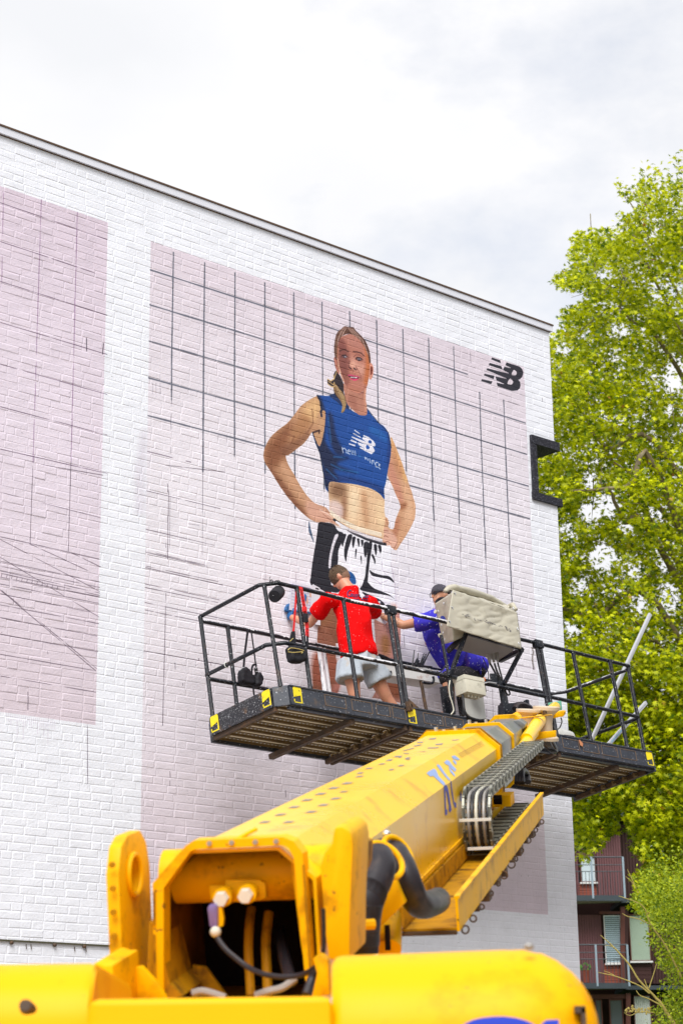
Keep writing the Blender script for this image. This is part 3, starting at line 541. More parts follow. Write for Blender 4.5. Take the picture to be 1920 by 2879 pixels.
paint(zF, [(498, 1388), (600, 1378), (680, 1400), (760, 1415), (830, 1460), (760, 1450), (640, 1430), (560, 1420)], (196, 70, 106)); paint(zF, [(560, 1470), (660, 1495), (780, 1480), (760, 1515), (690, 1535), (610, 1510)], (222, 60, 110)); paint(zF, [(530, 1420), (640, 1432), (780, 1455), (790, 1475), (660, 1490), (580, 1460)], (70, 20, 34)); stroke(zF, [(590, 1448), (660, 1460), (740, 1462)], .012, (226, 214, 214))
HAIR = [(400, 170), (450, 150), (560, 175), (660, 180), (720, 260), (800, 340), (900, 440), (980, 560), (1040, 700), (1080, 860), (1100, 1060), (1060, 1080), (1030, 900), (960, 720), (880, 580), (760, 450), (640, 370), (520, 340), (400, 390), (320, 470), (265, 600), (245, 760), (240, 960), (195, 960), (165, 760), (180, 560), (210, 400), (270, 280), (340, 230)]
paint(zF, HAIR, (92, 56, 42)); c = clipof(zF, HAIR)
for i in range(26):
    k = i / 25; a0 = (400 + 260 * k, 170 + 60 * k); stroke(zF, [a0, (a0[0] + 60 + 200 * k, a0[1] + 110 + 180 * k), (a0[0] + 80 + 330 * k, a0[1] + 160 + 520 * k)] if k > .35 else [a0, (a0[0] - 100 + 90 * k, a0[1] + 130), (a0[0] - 190 + 120 * k, a0[1] + 330), (a0[0] - 200 + 140 * k, a0[1] + 760)], .006, ((176, 140, 124), (40, 22, 22), (160, 100, 48), (214, 186, 190))[i % 4], alpha=.8, clip=c)
# shorts and unfinished dark folds
BLK = (26, 25, 36)
paint(z5, [(560, 1600), (700, 1640), (1000, 1755), (1040, 1800), (1045, 1950), (1075, 2160), (1060, 2190), (760, 2190), (660, 2120), (600, 1800)], (240, 240, 248), soft=.01)
paint(z5, [(512, 1592), (560, 1592), (620, 1605), (650, 1650), (692, 1672), (682, 1730), (655, 1800), (648, 1900), (600, 1960), (600, 2120), (540, 2090), (490, 2070), (455, 2050), (453, 1980), (470, 1850), (490, 1730), (500, 1650)], BLK)
paint(z5, [(632, 1682), (656, 1682), (628, 1750), (606, 1850), (598, 1922), (582, 1916), (592, 1820), (612, 1740)], (222, 218, 228))
stroke(z5, [(622, 1572), (690, 1620), (760, 1670), (860, 1715), (960, 1745), (1000, 1752)], .03, BLK); stroke(z5, [(640, 1590), (720, 1640), (860, 1690), (970, 1722)], .03, (236, 232, 238))
for i in range(34):
    k = i / 33; x = 720 + 260 * k; y = 1630 + 85 * k; stroke(z5, [(x, y), (x + 2, y + 34)], .005, (176, 164, 172), alpha=.8)
for (x, y, w_, dx, l_) in ((700, 1680, 26, -14, 90), (740, 1690, 34, -30, 190), (770, 1700, 22, -6, 80), (800, 1712, 16, 4, 60), (830, 1722, 18, 0, 46), (860, 1740, 34, -6, 110), (890, 1745, 26, -16, 220), (925, 1755, 22, 4, 80), (955, 1760, 22, 8, 60), (905, 1830, 16, 16, 70), (820, 1840, 8, 4, 60), (785, 1790, 10, -4, 70)):
    paint(z5, [(x - w_ / 2, y), (x + w_ / 2, y), (x + w_ * .4 + dx, y + l_ * .6), (x + dx, y + l_), (x - w_ * .4 + dx, y + l_ * .6)], BLK)
paint(z5, [(870, 1850), (884, 1850), (876, 1960), (866, 2040), (850, 2060), (820, 2080), (850, 1990), (858, 1920)], BLK)
paint(z6, [(975, 195), (1005, 240), (1060, 290), (1160, 330), (1240, 370), (1290, 415), (1240, 380), (1150, 360), (1030, 340), (930, 318), (905, 290), (950, 250)], BLK); paint(z6, [(1012, 90), (1060, 120), (1140, 145), (1230, 160), (1282, 215), (1274, 228), (1220, 190), (1120, 170), (1040, 150)], BLK); paint(z6, [(930, 330), (1050, 380), (1130, 420), (1180, 470), (1140, 478), (1040, 450), (990, 400)], BLK); paint(z6, [(560, 240), (700, 300), (640, 340), (500, 300), (370, 260), (380, 160), (560, 180)], BLK)
paint(z6, [(770, 100), (830, 130), (860, 190), (855, 245), (780, 230), (590, 200), (585, 150), (640, 120)], (22, 84, 150)); paint(z5, [(440, 1580), (452, 1640), (475, 1740), (455, 1700), (435, 1650)], (40, 64, 96), alpha=.8)
for p_ in ([(1060, 420), (1300, 480), (1290, 250), (1240, 0)], [(1010, 160), (1130, 240), (1220, 200)], [(1145, 0), (1160, 100), (1200, 150)], [(1400, 900), (1370, 880), (1350, 980)]): stroke(z6, p_, .004, (130, 100, 140), alpha=.7, wob=.5)
# legs, rough first coats in brown and pink
paint(z6, [(470, 370), (560, 380), (560, 560), (640, 700), (640, 1050), (690, 1340), (660, 1450), (385, 1400), (388, 1150), (430, 1000), (440, 740), (470, 600)], (150, 96, 74), sm=False)
paint(z6, [(470, 380), (640, 380), (760, 480), (900, 520), (900, 900), (640, 900), (470, 600)], (138, 86, 62), sm=False)
paint(z6, [(1060, 630), (1180, 690), (1240, 640), (1290, 470), (1340, 560), (1355, 760), (1350, 1000), (1335, 1250), (1350, 1560), (1270, 1530), (1040, 1500), (1180, 1250), (1090, 1030)], (196, 140, 128), sm=False)
paint(z6, [(1150, 820), (1230, 840), (1220, 1020), (1150, 1000)], (160, 108, 66), soft=.03); paint(z6, [(1190, 1270), (1340, 1290), (1345, 1500), (1230, 1450)], (146, 86, 62), soft=.02); paint(z6, [(430, 420), (560, 400), (600, 640), (440, 720)], (140, 92, 56), soft=.03, alpha=.7)
paint(z6, [(400, 1000), (640, 1060), (620, 1300), (395, 1340)], (166, 92, 70), soft=.03, alpha=.8); paint(z6, [(640, 1330), (700, 1330), (650, 1460), (560, 1440)], (200, 130, 120), soft=.02, alpha=.8); paint(z6, [(1250, 460), (1310, 470), (1310, 560), (1260, 520)], (226, 190, 182), soft=.02, alpha=.8)
figcut = None
# fine unevenness of the paint coat
img *= (1 + (nB - .5) * .03 + (nC - .5) * .02)[..., None]
sp = (grid_noise(IH, IW, 3, 9) > .985) & (grid_noise(IH, IW, 60, 10) > .62); img[sp] *= .55
img = np.clip(img, 0, 1)
im = bpy.data.images.new('wall_paint', IW, IH, alpha=False); im.colorspace_settings.name = 'sRGB'
px = np.ones((IH, IW, 4), np.float32); px[..., :3] = img; im.pixels.foreach_set(px.ravel()); im.update(); im.pack()

# ================================================================ painted brick building
bld = thing('painted_brick_building', 'tall white-painted brick gable wall carrying a half-finished mural of a woman in a blue top', 'building', mw=WM)
def wallmat(name, rough=.6):
    m = bpy.data.materials.new(name); m.use_nodes = True; t = m.node_tree; n = t.nodes; l = t.links; b = n['Principled BSDF']
    co = n.new('ShaderNodeTexCoord'); co.object = bld
    mpp = n.new('ShaderNodeMapping'); mpp.vector_type = 'POINT'; l.new(co.outputs['Object'], mpp.inputs[0])
    sp_ = n.new('ShaderNodeSeparateXYZ'); l.new(mpp.outputs[0], sp_.inputs[0])
    cx = n.new('ShaderNodeMapRange'); cx.inputs[1].default_value = U0; cx.inputs[2].default_value = U1; cx.clamp = True; l.new(sp_.outputs[0], cx.inputs[0])
    cz = n.new('ShaderNodeMapRange'); cz.inputs[1].default_value = V0; cz.inputs[2].default_value = V1; cz.clamp = True; l.new(sp_.outputs[2], cz.inputs[0])
    cb = n.new('ShaderNodeCombineXYZ'); l.new(cx.outputs[0], cb.inputs[0]); l.new(cz.outputs[0], cb.inputs[1])
    ti = n.new('ShaderNodeTexImage'); ti.image = im; ti.extension = 'EXTEND'; l.new(cb.outputs[0], ti.inputs[0])
    nz = n.new('ShaderNodeTexNoise'); nz.inputs['Scale'].default_value = 9; nz.inputs['Detail'].default_value = 8; l.new(co.outputs['Object'], nz.inputs[0])
    mr = n.new('ShaderNodeMapRange'); mr.inputs[3].default_value = .96; mr.inputs[4].default_value = 1.04; l.new(nz.outputs[0], mr.inputs[0])
    mu = n.new('ShaderNodeMix'); mu.data_type = 'RGBA'; mu.blend_type = 'MULTIPLY'; mu.inputs[0].default_value = 1; l.new(ti.outputs[0], mu.inputs[6]); l.new(mr.outputs[0], mu.inputs[7])
    l.new(mu.outputs[2], b.inputs['Base Color']); b.inputs['Roughness'].default_value = rough
    bn = n.new('ShaderNodeTexNoise'); bn.inputs['Scale'].default_value = 45; bn.inputs['Detail'].default_value = 4; l.new(co.outputs['Object'], bn.inputs[0])
    bu = n.new('ShaderNodeBump'); bu.inputs['Distance'].default_value = .003; bu.inputs['Strength'].default_value = 1; l.new(bn.outputs[0], bu.inputs['Height'])
    bn2 = n.new('ShaderNodeTexNoise'); bn2.inputs['Scale'].default_value = 11; bn2.inputs['Detail'].default_value = 3; l.new(co.outputs['Object'], bn2.inputs[0]); bu2 = n.new('ShaderNodeBump'); bu2.inputs['Distance'].default_value = .003; l.new(bn2.outputs[0], bu2.inputs['Height']); l.new(bu.outputs[0], bu2.inputs['Normal']); l.new(bu2.outputs[0], b.inputs['Normal'])
    return m
M['wall'] = wallmat('painted_brick')
CH = .0735; JT = .009; WTOP = 10.655
def brick_mesh(mb, x0, x1, zz0, zz1, yf=0, jit=None):
    j = jit or (lambda: 0)
    t1 = j(); t2 = j(); b_ = .0085
    pr = -.0025 + yf * .4
    g_ = JT * .5; base = [(x0 - g_, .0008, zz0 - g_), (x1 + (g_ if x1 < 0 else 0), .0008, zz0 - g_), (x1 + (g_ if x1 < 0 else 0), .0008, zz1 + g_), (x0 - g_, .0008, zz1 + g_)]
    mid = [(x0 + .002 + j(), pr * .55, zz0 + .001 + j()), (x1 - .002 + j(), pr * .55, zz0 + .001 + j()), (x1 - .002 + j(), pr * .55, zz1 - .002 + j()), (x0 + .002 + j(), pr * .55, zz1 - .002 + j())]
    top = [(x0 + b_, pr + t1, zz0 + b_ * .6), (x1 - b_, pr + t2, zz0 + b_ * .6), (x1 - b_, pr + t2 + t1, zz1 - b_), (x0 + b_, pr + t1 - t2, zz1 - b_)]
    vs = base + mid + top; fs = [(8, 9, 10, 11)]
    for k in (0, 4):
        for i in range(4): q = (i + 1) % 4; fs.append((k + i, k + q, k + q + 4, k + i + 4))
    mb.add(vs, fs)
figpolys = [[wuv(z5(*p)) for p in FIG[k]] for k in ('armL', 'shirt', 'torso', 'armR')] + [[wuv(zF(*p)) for p in q] for q in (FIG['head'], HAIR, [(400, 1600), (995, 1660), (1000, 2400), (560, 2200)], [(300, 1380), (415, 1850), (475, 2150), (350, 2360), (150, 1750), (0, 1500), (220, 1280)])] + [[wuv(z5(*p)) for p in [(512, 1592), (1000, 1752), (960, 1900), (1065, 2155), (1000, 2300), (600, 2250), (455, 2050)]], [wuv(z6(*p)) for p in [(470, 370), (1340, 560), (1350, 1560), (385, 1400)]]]
logopoly = [wuv(zL(*p)) for p in [(400, 140), (1380, 400), (1380, 1140), (600, 1140), (120, 940)]]
def inside(p, poly):
    c_ = False; n_ = len(poly)
    for i in range(n_):
        (ax, ay), (bx, by) = poly[i], poly[(i + 1) % n_]
        if (ay > p[1]) != (by > p[1]) and p[0] < ax + (p[1] - ay) * (bx - ax) / (by - ay): c_ = not c_
    return c_
variants = []
vr = random.Random(3)
for (ln, nv) in ((.238, 4), (.113, 3)):
    for k in range(nv):
        mb = MB(); brick_mesh(mb, 0, ln - JT, 0, CH - JT * .75, jit=lambda: vr.uniform(-.0014, .0014)); me = bpy.data.meshes.new('brick'); me.from_pydata([tuple(p) for p in mb.v], [], mb.f); me.materials.append(M['wall']); variants.append((ln, me))
wallb, fig, logo = MB(), MB(), MB(); cand = []
NO = (-.43, 8.425, 9.225)          # opening at the corner: x from, z from, z to
row = 0; zc = .0
while zc + CH < WTOP + .001:
    x = .0 - vr.choice((0, .113)); first = True; right = 0.0
    if vr.random() < .5: xs = [0, -.113]
    else: xs = [0, -.238]
    x = xs[1]; cells = [(x, 0)]
    while x > -14:
        ln = .238 if vr.random() < .78 else .113
        cells.append((x - ln, x)); x -= ln
    for (a, b_) in cells:
        za, zb = zc + JT * .4, zc + CH - JT * .35; xa, xb = a + JT * .5, b_ - (JT * .5 if b_ < 0 else -.002)
        if zb > NO[1] and za < NO[2] and xb > NO[0]:
            if xa > NO[0] - .03: continue
            xb = NO[0] - .004
            if xb - xa < .04: continue
        jt = lambda: vr.uniform(-.0011, .0011)
        cxy = ((xa + xb) / 2, (za + zb) / 2)
        vis = cxy[1] > 2.7 and cxy[0] > -7.9
        if vis and cxy[0] < -6.9 and b_ < 0 and ((b_ - a) > .2 or (b_ - a) < .12) and cxy[1] > 2.75 and 4.6 < cxy[1] + (cxy[0] + 7) * 0 < 99:
            cand.append((abs(cxy[0] + 7.3) * 1.5 + abs(cxy[1] - 5.6) * .35, a, zc, b_ - a)); continue
        if vis and any(inside(cxy, q) for q in figpolys): tgt = fig
        elif vis and inside(cxy, logopoly): tgt = logo
        else: tgt = wallb
        brick_mesh(tgt, xa, xb, za + vr.uniform(-.001, .001), zb + vr.uniform(-.001, .001), vr.uniform(-.003, .002), jt)
    zc += CH; row += 1
cand.sort()
for k, (d_, a, zz, ln) in enumerate(cand):
    if k < 300:
        vs_ = [v for v in variants if abs(v[0] - ln) < .01]; me = vr.choice(vs_)[1]
        o = bpy.data.objects.new('brick', me); COL.objects.link(o); o.parent = bld; o.location = (a + JT * .5, vr.uniform(-.003, .001), zz + JT * .4); o.rotation_euler = (0, vr.uniform(-.004, .004), 0)
    else: brick_mesh(wallb, a + JT * .5, a + ln - JT * .5, zz + JT * .4, zz + CH - JT * .35, vr.uniform(-.003, .002), lambda: vr.uniform(-.0016, .0016))
def lobj(name, mb, m, kind=None, label=None, parent=None):
    o = obj(name, mb, m, parent or bld, local=True, label=label)
    if kind: o['kind'] = kind
    return o
lobj('brickwork', wallb, 'wall', 'stuff'); lobj('mural_figure', fig, 'wall', 'stuff', 'bricks painted with a woman in a blue sleeveless top and dark shorts'); lobj('wall_logo', logo, 'wall', 'stuff', 'bricks painted with the black NB logo')
I3 = lambda x, y, z: Vector((x, y, z))
bd = MB()   # mortar plane and the body of the house behind it
bd.box(I3, (-14, 0, 0), (NO[0] - .002, 9, WTOP)); bd.box(I3, (NO[0], 0, 0), (0, 9, NO[1])); bd.box(I3, (NO[0], 0, NO[2]), (0, 9, WTOP)); bd.box(I3, (NO[0], 2.2, NO[1]), (0, 9, NO[2]))
lobj('wall_body', bd, 'wall')
fr = MB(); fr.box(I3, (NO[0], -.035, NO[2] - .105), (.055, 1.6, NO[2])); fr.box(I3, (NO[0], -.03, NO[1] + .094), (NO[0] + .088, 1.6, NO[2] - .107)); fr.box(I3, (NO[0] - .01, -.035, NO[1]), (.06, 1.6, NO[1] + .092))
lobj('corner_opening_frame', fr, 'frameblack')
cp = MB(); x = -14.02
for seg in (-8.9, -6.2, -3.55, -.9, .035): cp.box(I3, (x + .004, -.035, WTOP + .002), (seg, .3, WTOP + .074)); x = seg
lobj('coping', cp, 'coping')
cp = MB().box(I3, (-14, -.012, WTOP - .006), (.012, .2, WTOP + .001)); lobj('coping_joint', cp, 'copingtop')
cp = MB().box(I3, (-14.02, -.045, WTOP + .076), (.045, 9.1, WTOP + .092)); lobj('roof_trim', cp, 'copingtop')
lg = MB().box(I3, (-14, -.022, 3.046), (-5.6, .05, 3.060)); lobj('wall_ledge', lg, mat('mossy_ledge', (.075, .07, .04), .9, var=.5, scale=30, bump=.004))
cp = MB()
for xx in (-7.3, -6.86, -6.55): cp.ball((xx, -.02, 3.035), (.022, .014, .018), seg=7, rg=4)
for xx in (-7.15, -7.1, -6.65, -6.53): cp.tube([(xx, -.012, 3.03), (xx + .006, -.014, 2.99)], .004, 5)
lobj('moss_tuft', cp, 'rust')
# ================================================================ boom lift (one machine: turret, boom and work platform)
base_pt = B(-1.6, 0, 6.3); base_pt.z = 0
lift = thing('boom_lift', 'yellow telescopic boom lift rising from the foreground and carrying a black work platform', 'boom lift', loc=base_pt)
def part(name, mb, m, parent=None, **k): return obj(name, mb, m, parent or lift, **k)
Lf = lambda l, s, u: P(l, s, u)
# --- toe boards (the platform frame) in three welded lengths
def toe(l0, l1, m='toe'):
    mb = MB(); mb.box(Lf, (l0, -.012, -.168), (l1, .012, .0)); mb.box(Lf, (l0, -.022, -.168), (l1, -.0125, -.150)); mb.box(Lf, (l0, .0125, -.19), (l1, .05, -.17)); mb.box(Lf, (l0, -.02, -.006), (l1, .02, .006)); return mb
wp = part('work_platform', toe(.002, 1.408), 'toe', label='left front toe board with hazard stickers')
part('toe_board', toe(1.416, 3.46), 'toe'); part('toe_board', toe(3.468, 4.985), 'toe')
tm = MB(); a, b_ = P(0, 0, 0), P(-.1, .1, 0)
def wallstrip(mb, p0, p1, lo, hi, th=.024):
    (l0, s0), (l1, s1) = p0, p1; d = Vector((l1 - l0, s1 - s0)).normalized(); nn = Vector((-d.y, d.x)) * th / 2
    mb.hexa([P(l0 - nn.x, s0 - nn.y, lo), P(l1 - nn.x, s1 - nn.y, lo), P(l1 + nn.x, s1 + nn.y, lo), P(l0 + nn.x, s0 + nn.y, lo), P(l0 - nn.x, s0 - nn.y, hi), P(l1 - nn.x, s1 - nn.y, hi), P(l1 + nn.x, s1 + nn.y, hi), P(l0 + nn.x, s0 + nn.y, hi)])
    return mb
part('corner_plate', wallstrip(MB(), (-.004, .004), (-.096, .096), -.168, .002), 'toe')
part('corner_plate', wallstrip(MB(), (-.098, .885), (.0, 1.0), -.168, .002), 'toespeck')
m_ = wallstrip(MB(), (-.1, .103), (-.1, .88), -.168, 0); wallstrip(m_, (-.112, .103), (-.112, .88), -.172, -.15, .014); part('end_board', m_, 'toespeck')
part('end_board', wallstrip(MB(), (4.995, -.01), (4.995, 1.06), -.2, -.01), 'toe')
m_ = MB()
for a_, b_ in ((.0, 1.408), (1.416, 3.46), (3.468, 5.0)): part('rear_board', MB().box(Lf, (a_, 1.0, -.175), (b_, 1.025, .0)), 'toe')
# weld lines round the pressed fields of the boards
def field(l0, l1):
    m_ = MB()
    for (x0, x1, y0, y1) in ((l0, l1, -.125, -.121), (l0, l1, -.028, -.024), (l0, l0 + .004, -.125, -.024), (l1 - .004, l1, -.125, -.024)): m_.box(Lf, (x0, -.0155, y0), (x1, -.0121, y1))
    part('weld_seam', m_, 'weld')
for l0 in (.40, .72, 1.02, 1.22, 1.62, 1.9, 2.2, 2.5, 3.56, 3.86, 4.16, 4.46): field(l0, l0 + (.25 if l0 not in (1.02, 1.22) else .17))
# hazard stickers
def sticker(fn):
    mb = MB(); th = .0022
    def q(pts): mb.prism([fn(x, y) for x, y in pts], (fn(0, 0) - fn(0, 0)) + stn * th)
    q([(0, .9), (.1, 1), (.9, 1), (1, .9), (1, .55), (0, .02 + .35)]) ; q([(.86, .55), (1, .56), (1, 0), (.86, 0)]); q([(0, 0), (.86, 0), (.86, .09), (.1, .09)]); q([(0, .09), (.1, .09), (.1, .25), (0, .25)])
    return mb
stn = PLs * -1
for l0, s0, sc, ms_ in ((.035, -.0125, .095, 'front'), (1.40 + .02, -.0125, .10, 'front'), (4.885, -.0125, .1, 'front')):
    part('hazard_sticker', sticker(lambda x, y: P(l0 + x * sc, s0 - .001, -.152 + y * .145)), 'sticker')
stn = PLl * -1
for s0 in (.11, .775): part('hazard_sticker', sticker(lambda x, y: P(-.1132, s0 + .1 - x * .1, -.150 + y * .145)), 'sticker')
# --- deck planks: perforated steel, seen from below
zb = -.150; n_pl = 7; w_pl = .97 / n_pl
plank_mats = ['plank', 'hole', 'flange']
for (l0, l1) in ((-.07, 1.40), (1.42, 3.455), (3.475, 4.975)):
    for i in range(n_pl):
        s0 = .03 + i * w_pl; s1 = s0 + w_pl * .96; ch = .09 if (i in (0, 6) and l0 < 0) else 0
        mb = MB(); mb.box(Lf, (l0 + ch, s0, zb + .02), (l1, s1, zb + .026), 0)
        mb.box(Lf, (l0 + ch, s0, zb + .004), (l1, s0 + .006, zb + .0198), 0); mb.box(Lf, (l0 + ch, s1 - .006, zb + .004), (l1, s1, zb + .0198), 0)
        mb.box(Lf, (l0 + ch, s0 + .0062, zb + .004), (l1, s0 + .030, zb + .0075), 2)
        mb.box(Lf, (l0 + ch, s0 + w_pl * .47, zb + .012), (l1, s0 + w_pl * .53, zb + .0198), 0)
        nn = int((l1 - l0) / .045)
        for k in range(nn):
            if l0 + ch + .03 + k * .045 > l1 - .02: break
            for fs in (.36, .74):
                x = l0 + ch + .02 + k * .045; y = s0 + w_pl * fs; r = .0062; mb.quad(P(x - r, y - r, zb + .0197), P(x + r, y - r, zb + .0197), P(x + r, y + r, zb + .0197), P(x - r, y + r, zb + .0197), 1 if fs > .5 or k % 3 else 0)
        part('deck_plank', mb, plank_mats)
def chan(l0, l1, lo=-.235, s0=-.02, s1=1.10):
    return MB().box(Lf, (l0, s0, lo), (l1, s1, lo + .045))
for l0 in (.72, 4.39): part('cross_beam', chan(l0, l0 + .055, -.222, .03, 1.08), 'rust')
for l0 in (1.36, 1.425, 3.41, 3.48): part('cross_beam', chan(l0, l0 + .035, -.215, .0, 1.02), 'rust')
for l0, s1_ in ((-.095, .88), (4.945, 1.0)): part('cross_beam', chan(l0, l0 + .03, -.205, .09, s1_), 'rust')
mb0 = MB().box(lambda x, y, z: PLl * x + PLs * y + PLu * z, (-.022, -.014, 0), (.022, .014, .03)); mb0.box(lambda x, y, z: PLl * x + PLs * y + PLu * z, (-.012, -.026, -.012), (.012, .026, -.0005))
proto = None
for l0 in (1.34, 1.49, 3.39, 3.55, -.05, 4.9):
    for i in range(1, 6):
        q = P(l0, .03 + i * w_pl + .01, -.2)
        if proto is None:
            proto = obj('plank_clip', mb0, 'plank', lift, local=True); proto.location = q - base_pt
        else: c_ = proto.copy(); COL.objects.link(c_); c_.parent = lift; c_.location = q - base_pt
# --- handrails
rail = lambda pts, m='black', r=.0185, nm='rail', **k: part(nm, MB().tube([P(*p) for p in pts], r * KP, 10), m, smooth=True, **k)
def post(l0, s0, u0, l1, s1, u1, m='black', r=.021, nm='post'):
    a, b_ = P(l0, s0, u0), P(l1, s1, u1); pts = [a, a.lerp(b_, .06), a.lerp(b_, .5), a.lerp(b_, .53), a.lerp(b_, .94), b_]
    return part(nm, MB().tube(pts, [r * 1.15, r, r, r, r, r * 1.2], 8, up=PLl), m, smooth=True)
UT, UM = .938, .388
rail([(.03, 1.0, .955), (-.083, .885, UT), (-.083, .11, UT), (.03, .0, UT), (.62, 0, UT - .004)]); rail([(.62, 0, UT - .004), (.9, 0, UT - .012)], 'blacksplat')
rail([(.9, 0, UT - .012), (1.40, 0, UT)], 'whitesplat'); rail([(1.45, 0, UT), (2.17, 0, UT)], 'whitesplat')
rail([(.03, 1.0, .41), (-.09, .885, UM), (-.09, .11, UM), (.03, .0, UM), (.75, 0, UM + .004)]); rail([(.75, 0, UM + .004), (1.38, 0, UM + .01)], 'whitesplat')
rail([(1.47, 0, UM), (2.05, 0, UM)], 'black'); rail([(2.06, 0, UM), (2.84, 0, UM)], 'black')
rail([(3.18, 0, UT), (3.43, 0, UT)]); rail([(3.5, 0, UT), (4.95, .02, UT - .005)]); rail([(2.84, 0, UM), (3.45, 0, UM - .005)]); rail([(3.52, 0, UM), (4.93, .02, UM - .01)])
# rear rails
rail([(.03, 1.0, .955), (.6, 1.0, .96), (1.1, 1.0, .96)], 'blacksplat'); rail([(1.1, 1.0, .96), (1.9, 1.0, .957)], 'whitesplat'); rail([(1.9, 1.0, .957), (3.3, 1.0, .953)], 'black'); rail([(3.3, 1.0, .953), (4.3, 1.0, .95)], 'blacksplat'); rail([(4.3, 1.0, .95), (4.86, 1.0, .948), (4.97, .88, .945), (4.96, .45, .92), (4.95, .06, .90)], 'blacksplat')
rail([(.03, 1.0, .41), (.6, 1.0, .412), (3.4, 1.0, .42)], 'black'); rail([(3.4, 1.0, .40), (4.86, 1.0, .40), (4.96, .88, .395), (4.95, .05, .37)], 'black')
for l0 in (.335, 2.55, 4.1, 4.82): post(l0, 1.0, 0, l0, 1.0, .955)
post(1.47, 1.0, 0, 1.47, 1.0, .93, 'postsplat', r=.026); post(1.53, 1.0, 0, 1.53, 1.0, .93, 'postsplat', r=.02)
post(3.62, 1.0, 0, 3.62, 1.0, .94)
post(-.085, .87, .0, -.085, .885, UT); post(-.045, .045, 0, -.055, .075, UT); post(.258, 0, 0, .258, 0, UT); post(.817, 0, 0, .82, 0, UT)
post(1.385, 0, -.02, 1.385, 0, UT, r=.02); post(1.445, 0, -.02, 1.445, 0, UT, r=.02); post(3.45, 0, -.02, 3.45, 0, UT, r=.02); post(3.51, 0, -.02, 3.51, 0, UT, r=.02)
post(4.03, 0, 0, 4.02, 0, UT); post(4.61, 0, 0, 4.61, 0, UT); post(4.93, .03, 0, 4.95, .03, UT)
for l0 in (1.415, 3.48):
    mb = MB().box(Lf, (l0 - .055, -.028, .885), (l0 + .055, .03, .965)); part('rail_clamp', mb, 'black', bevel=.006)
mb = MB().torus(P(1.44, -.05, -.01), PLl * .4 - PLs, .032, .006, 14, 6); mb.box(Lf, (1.40, -.045, -.045), (1.45, -.014, .04)); mb.prism([P(1.45, -.013, 0), P(1.45, -.013, .09), P(1.6, -.013, .0)], PLs * .02); part('hinge_bracket', mb, 'rust')
# --- control console frame, plate and cables
cons = part('console_frame', MB().tube([P(2.073, 0, UM), P(2.06, 0, .79)], .017, 8).bar(P(2.073, -.01, .385), P(2.345, -.06, .83), .034, .034).bar(P(2.345, -.06, .83), K(z7(425, 908), .22), .03, .05).bar(P(2.845, 0, .42), P(3.16, -.05, .815), .034, .034)
    .bar(P(2.345, -.06, .835), P(3.16, -.05, .80), .03, .03).bar(P(3.15, -.05, .8), K(z7(1000, 1010), .30), .045, .045), 'black')
cpl = [K(z7(440, 866), .30), K(z7(985, 1012), .30), K(z7(1170, 884), -.03), K(z7(650, 738), -.03)]; part('console_plate', MB().hexa([p for p in cpl] + [p + PLu * .016 for p in cpl]), 'platemetal')
part('console_column', MB().tube([K(z7(995, 1240), .05), K(z7(1015, 1340), .05), K(z7(1050, 1560), .05)], .024, 10), 'black')
part('console_post', MB().bar(K(z7(440, 1190), .01), K(z7(490, 1600), .01), .034, .034, PLs), 'black'); part('console_post', MB().bar(K(z7(545, 1350), .12), K(z7(590, 1620), .12), .05, .04, PLs), 'black')
part('riser_plate', MB().prism([K(z7(*p), .2) for p in ((358, 1300), (420, 1285), (468, 1600), (400, 1590))], PLs * .03), 'black')
jb = part('junction_box', MB().hexa([K(z7(492, 1352), -.02), K(z7(545, 1378), -.14), K(z7(735, 1345), -.06), K(z7(660, 1330), .1), K(z7(470, 1226), -.02), K(z7(530, 1188), .08), K(z7(718, 1228), .0), K(z7(560, 1262), -.14)]), 'boxplastic')
bpy.data.objects.remove(jb)
J = lambda x, y, z: P(2.17 + x, -.10 + y, .22 + z)
jb = part('junction_box', MB().box(J, (0, 0, 0), (.27, .14, .165)), 'boxplastic', bevel=.006)
part('box_lid', MB().box(J, (-.003, -.003, .13), (.273, .143, .168)), 'boxplastic', parent=jb)
for k in range(4): part('cable_gland', MB().tube([J(.07 + k * .045, .05, -.001), J(.07 + k * .045, .05, -.028)], .014, 8), 'boxplastic', parent=jb)
part('white_panel', MB().prism([K(z7(*p), .3) for p in ((600, 1420), (690, 1290), (805, 1310), (850, 1660), (830, 1690), (680, 1630), (640, 1590))], PLs * .012), 'panelwhite')
def cable(name, pts, r=.006, m='cable', s=None, zz=z7):
    pp = [K(zz(p[0], p[1]), p[2] if len(p) > 2 else s) for p in pts]; fine = []
    for i in range(len(pp) - 1):
        p0, p1, p2, p3 = pp[max(0, i - 1)], pp[i], pp[i + 1], pp[min(len(pp) - 1, i + 2)]
        for t in (0, .25, .5, .75): fine.append(.5 * (2 * p1 + (p2 - p0) * t + (2 * p0 - 5 * p1 + 4 * p2 - p3) * t * t + (3 * p1 - p0 - 3 * p2 + p3) * t ** 3))
    fine.append(pp[-1]); return part(name, MB().tube(fine, r, 7), m, smooth=True)
cable('cable', [(590, 1390), (600, 1480), (610, 1560), (640, 1620), (700, 1650), (780, 1670), (860, 1665), (900, 1690)], .013, s=-.03)
cable('cable', [(450, 1230), (440, 1300), (450, 1400), (475, 1480), (490, 1560), (460, 1605)], .006, 'boxplastic', s=-.04)
for k, x in enumerate((880, 925, 965)):
    part('cable_gland', MB().tube([K(z7(x, 945 - k * 8), .1), K(z7(x + 6, 1000 - k * 8), .1), K(z7(x + 10, 1035 - k * 8), .1)], [.024, .02, .014], 9), 'platemetal', smooth=True)
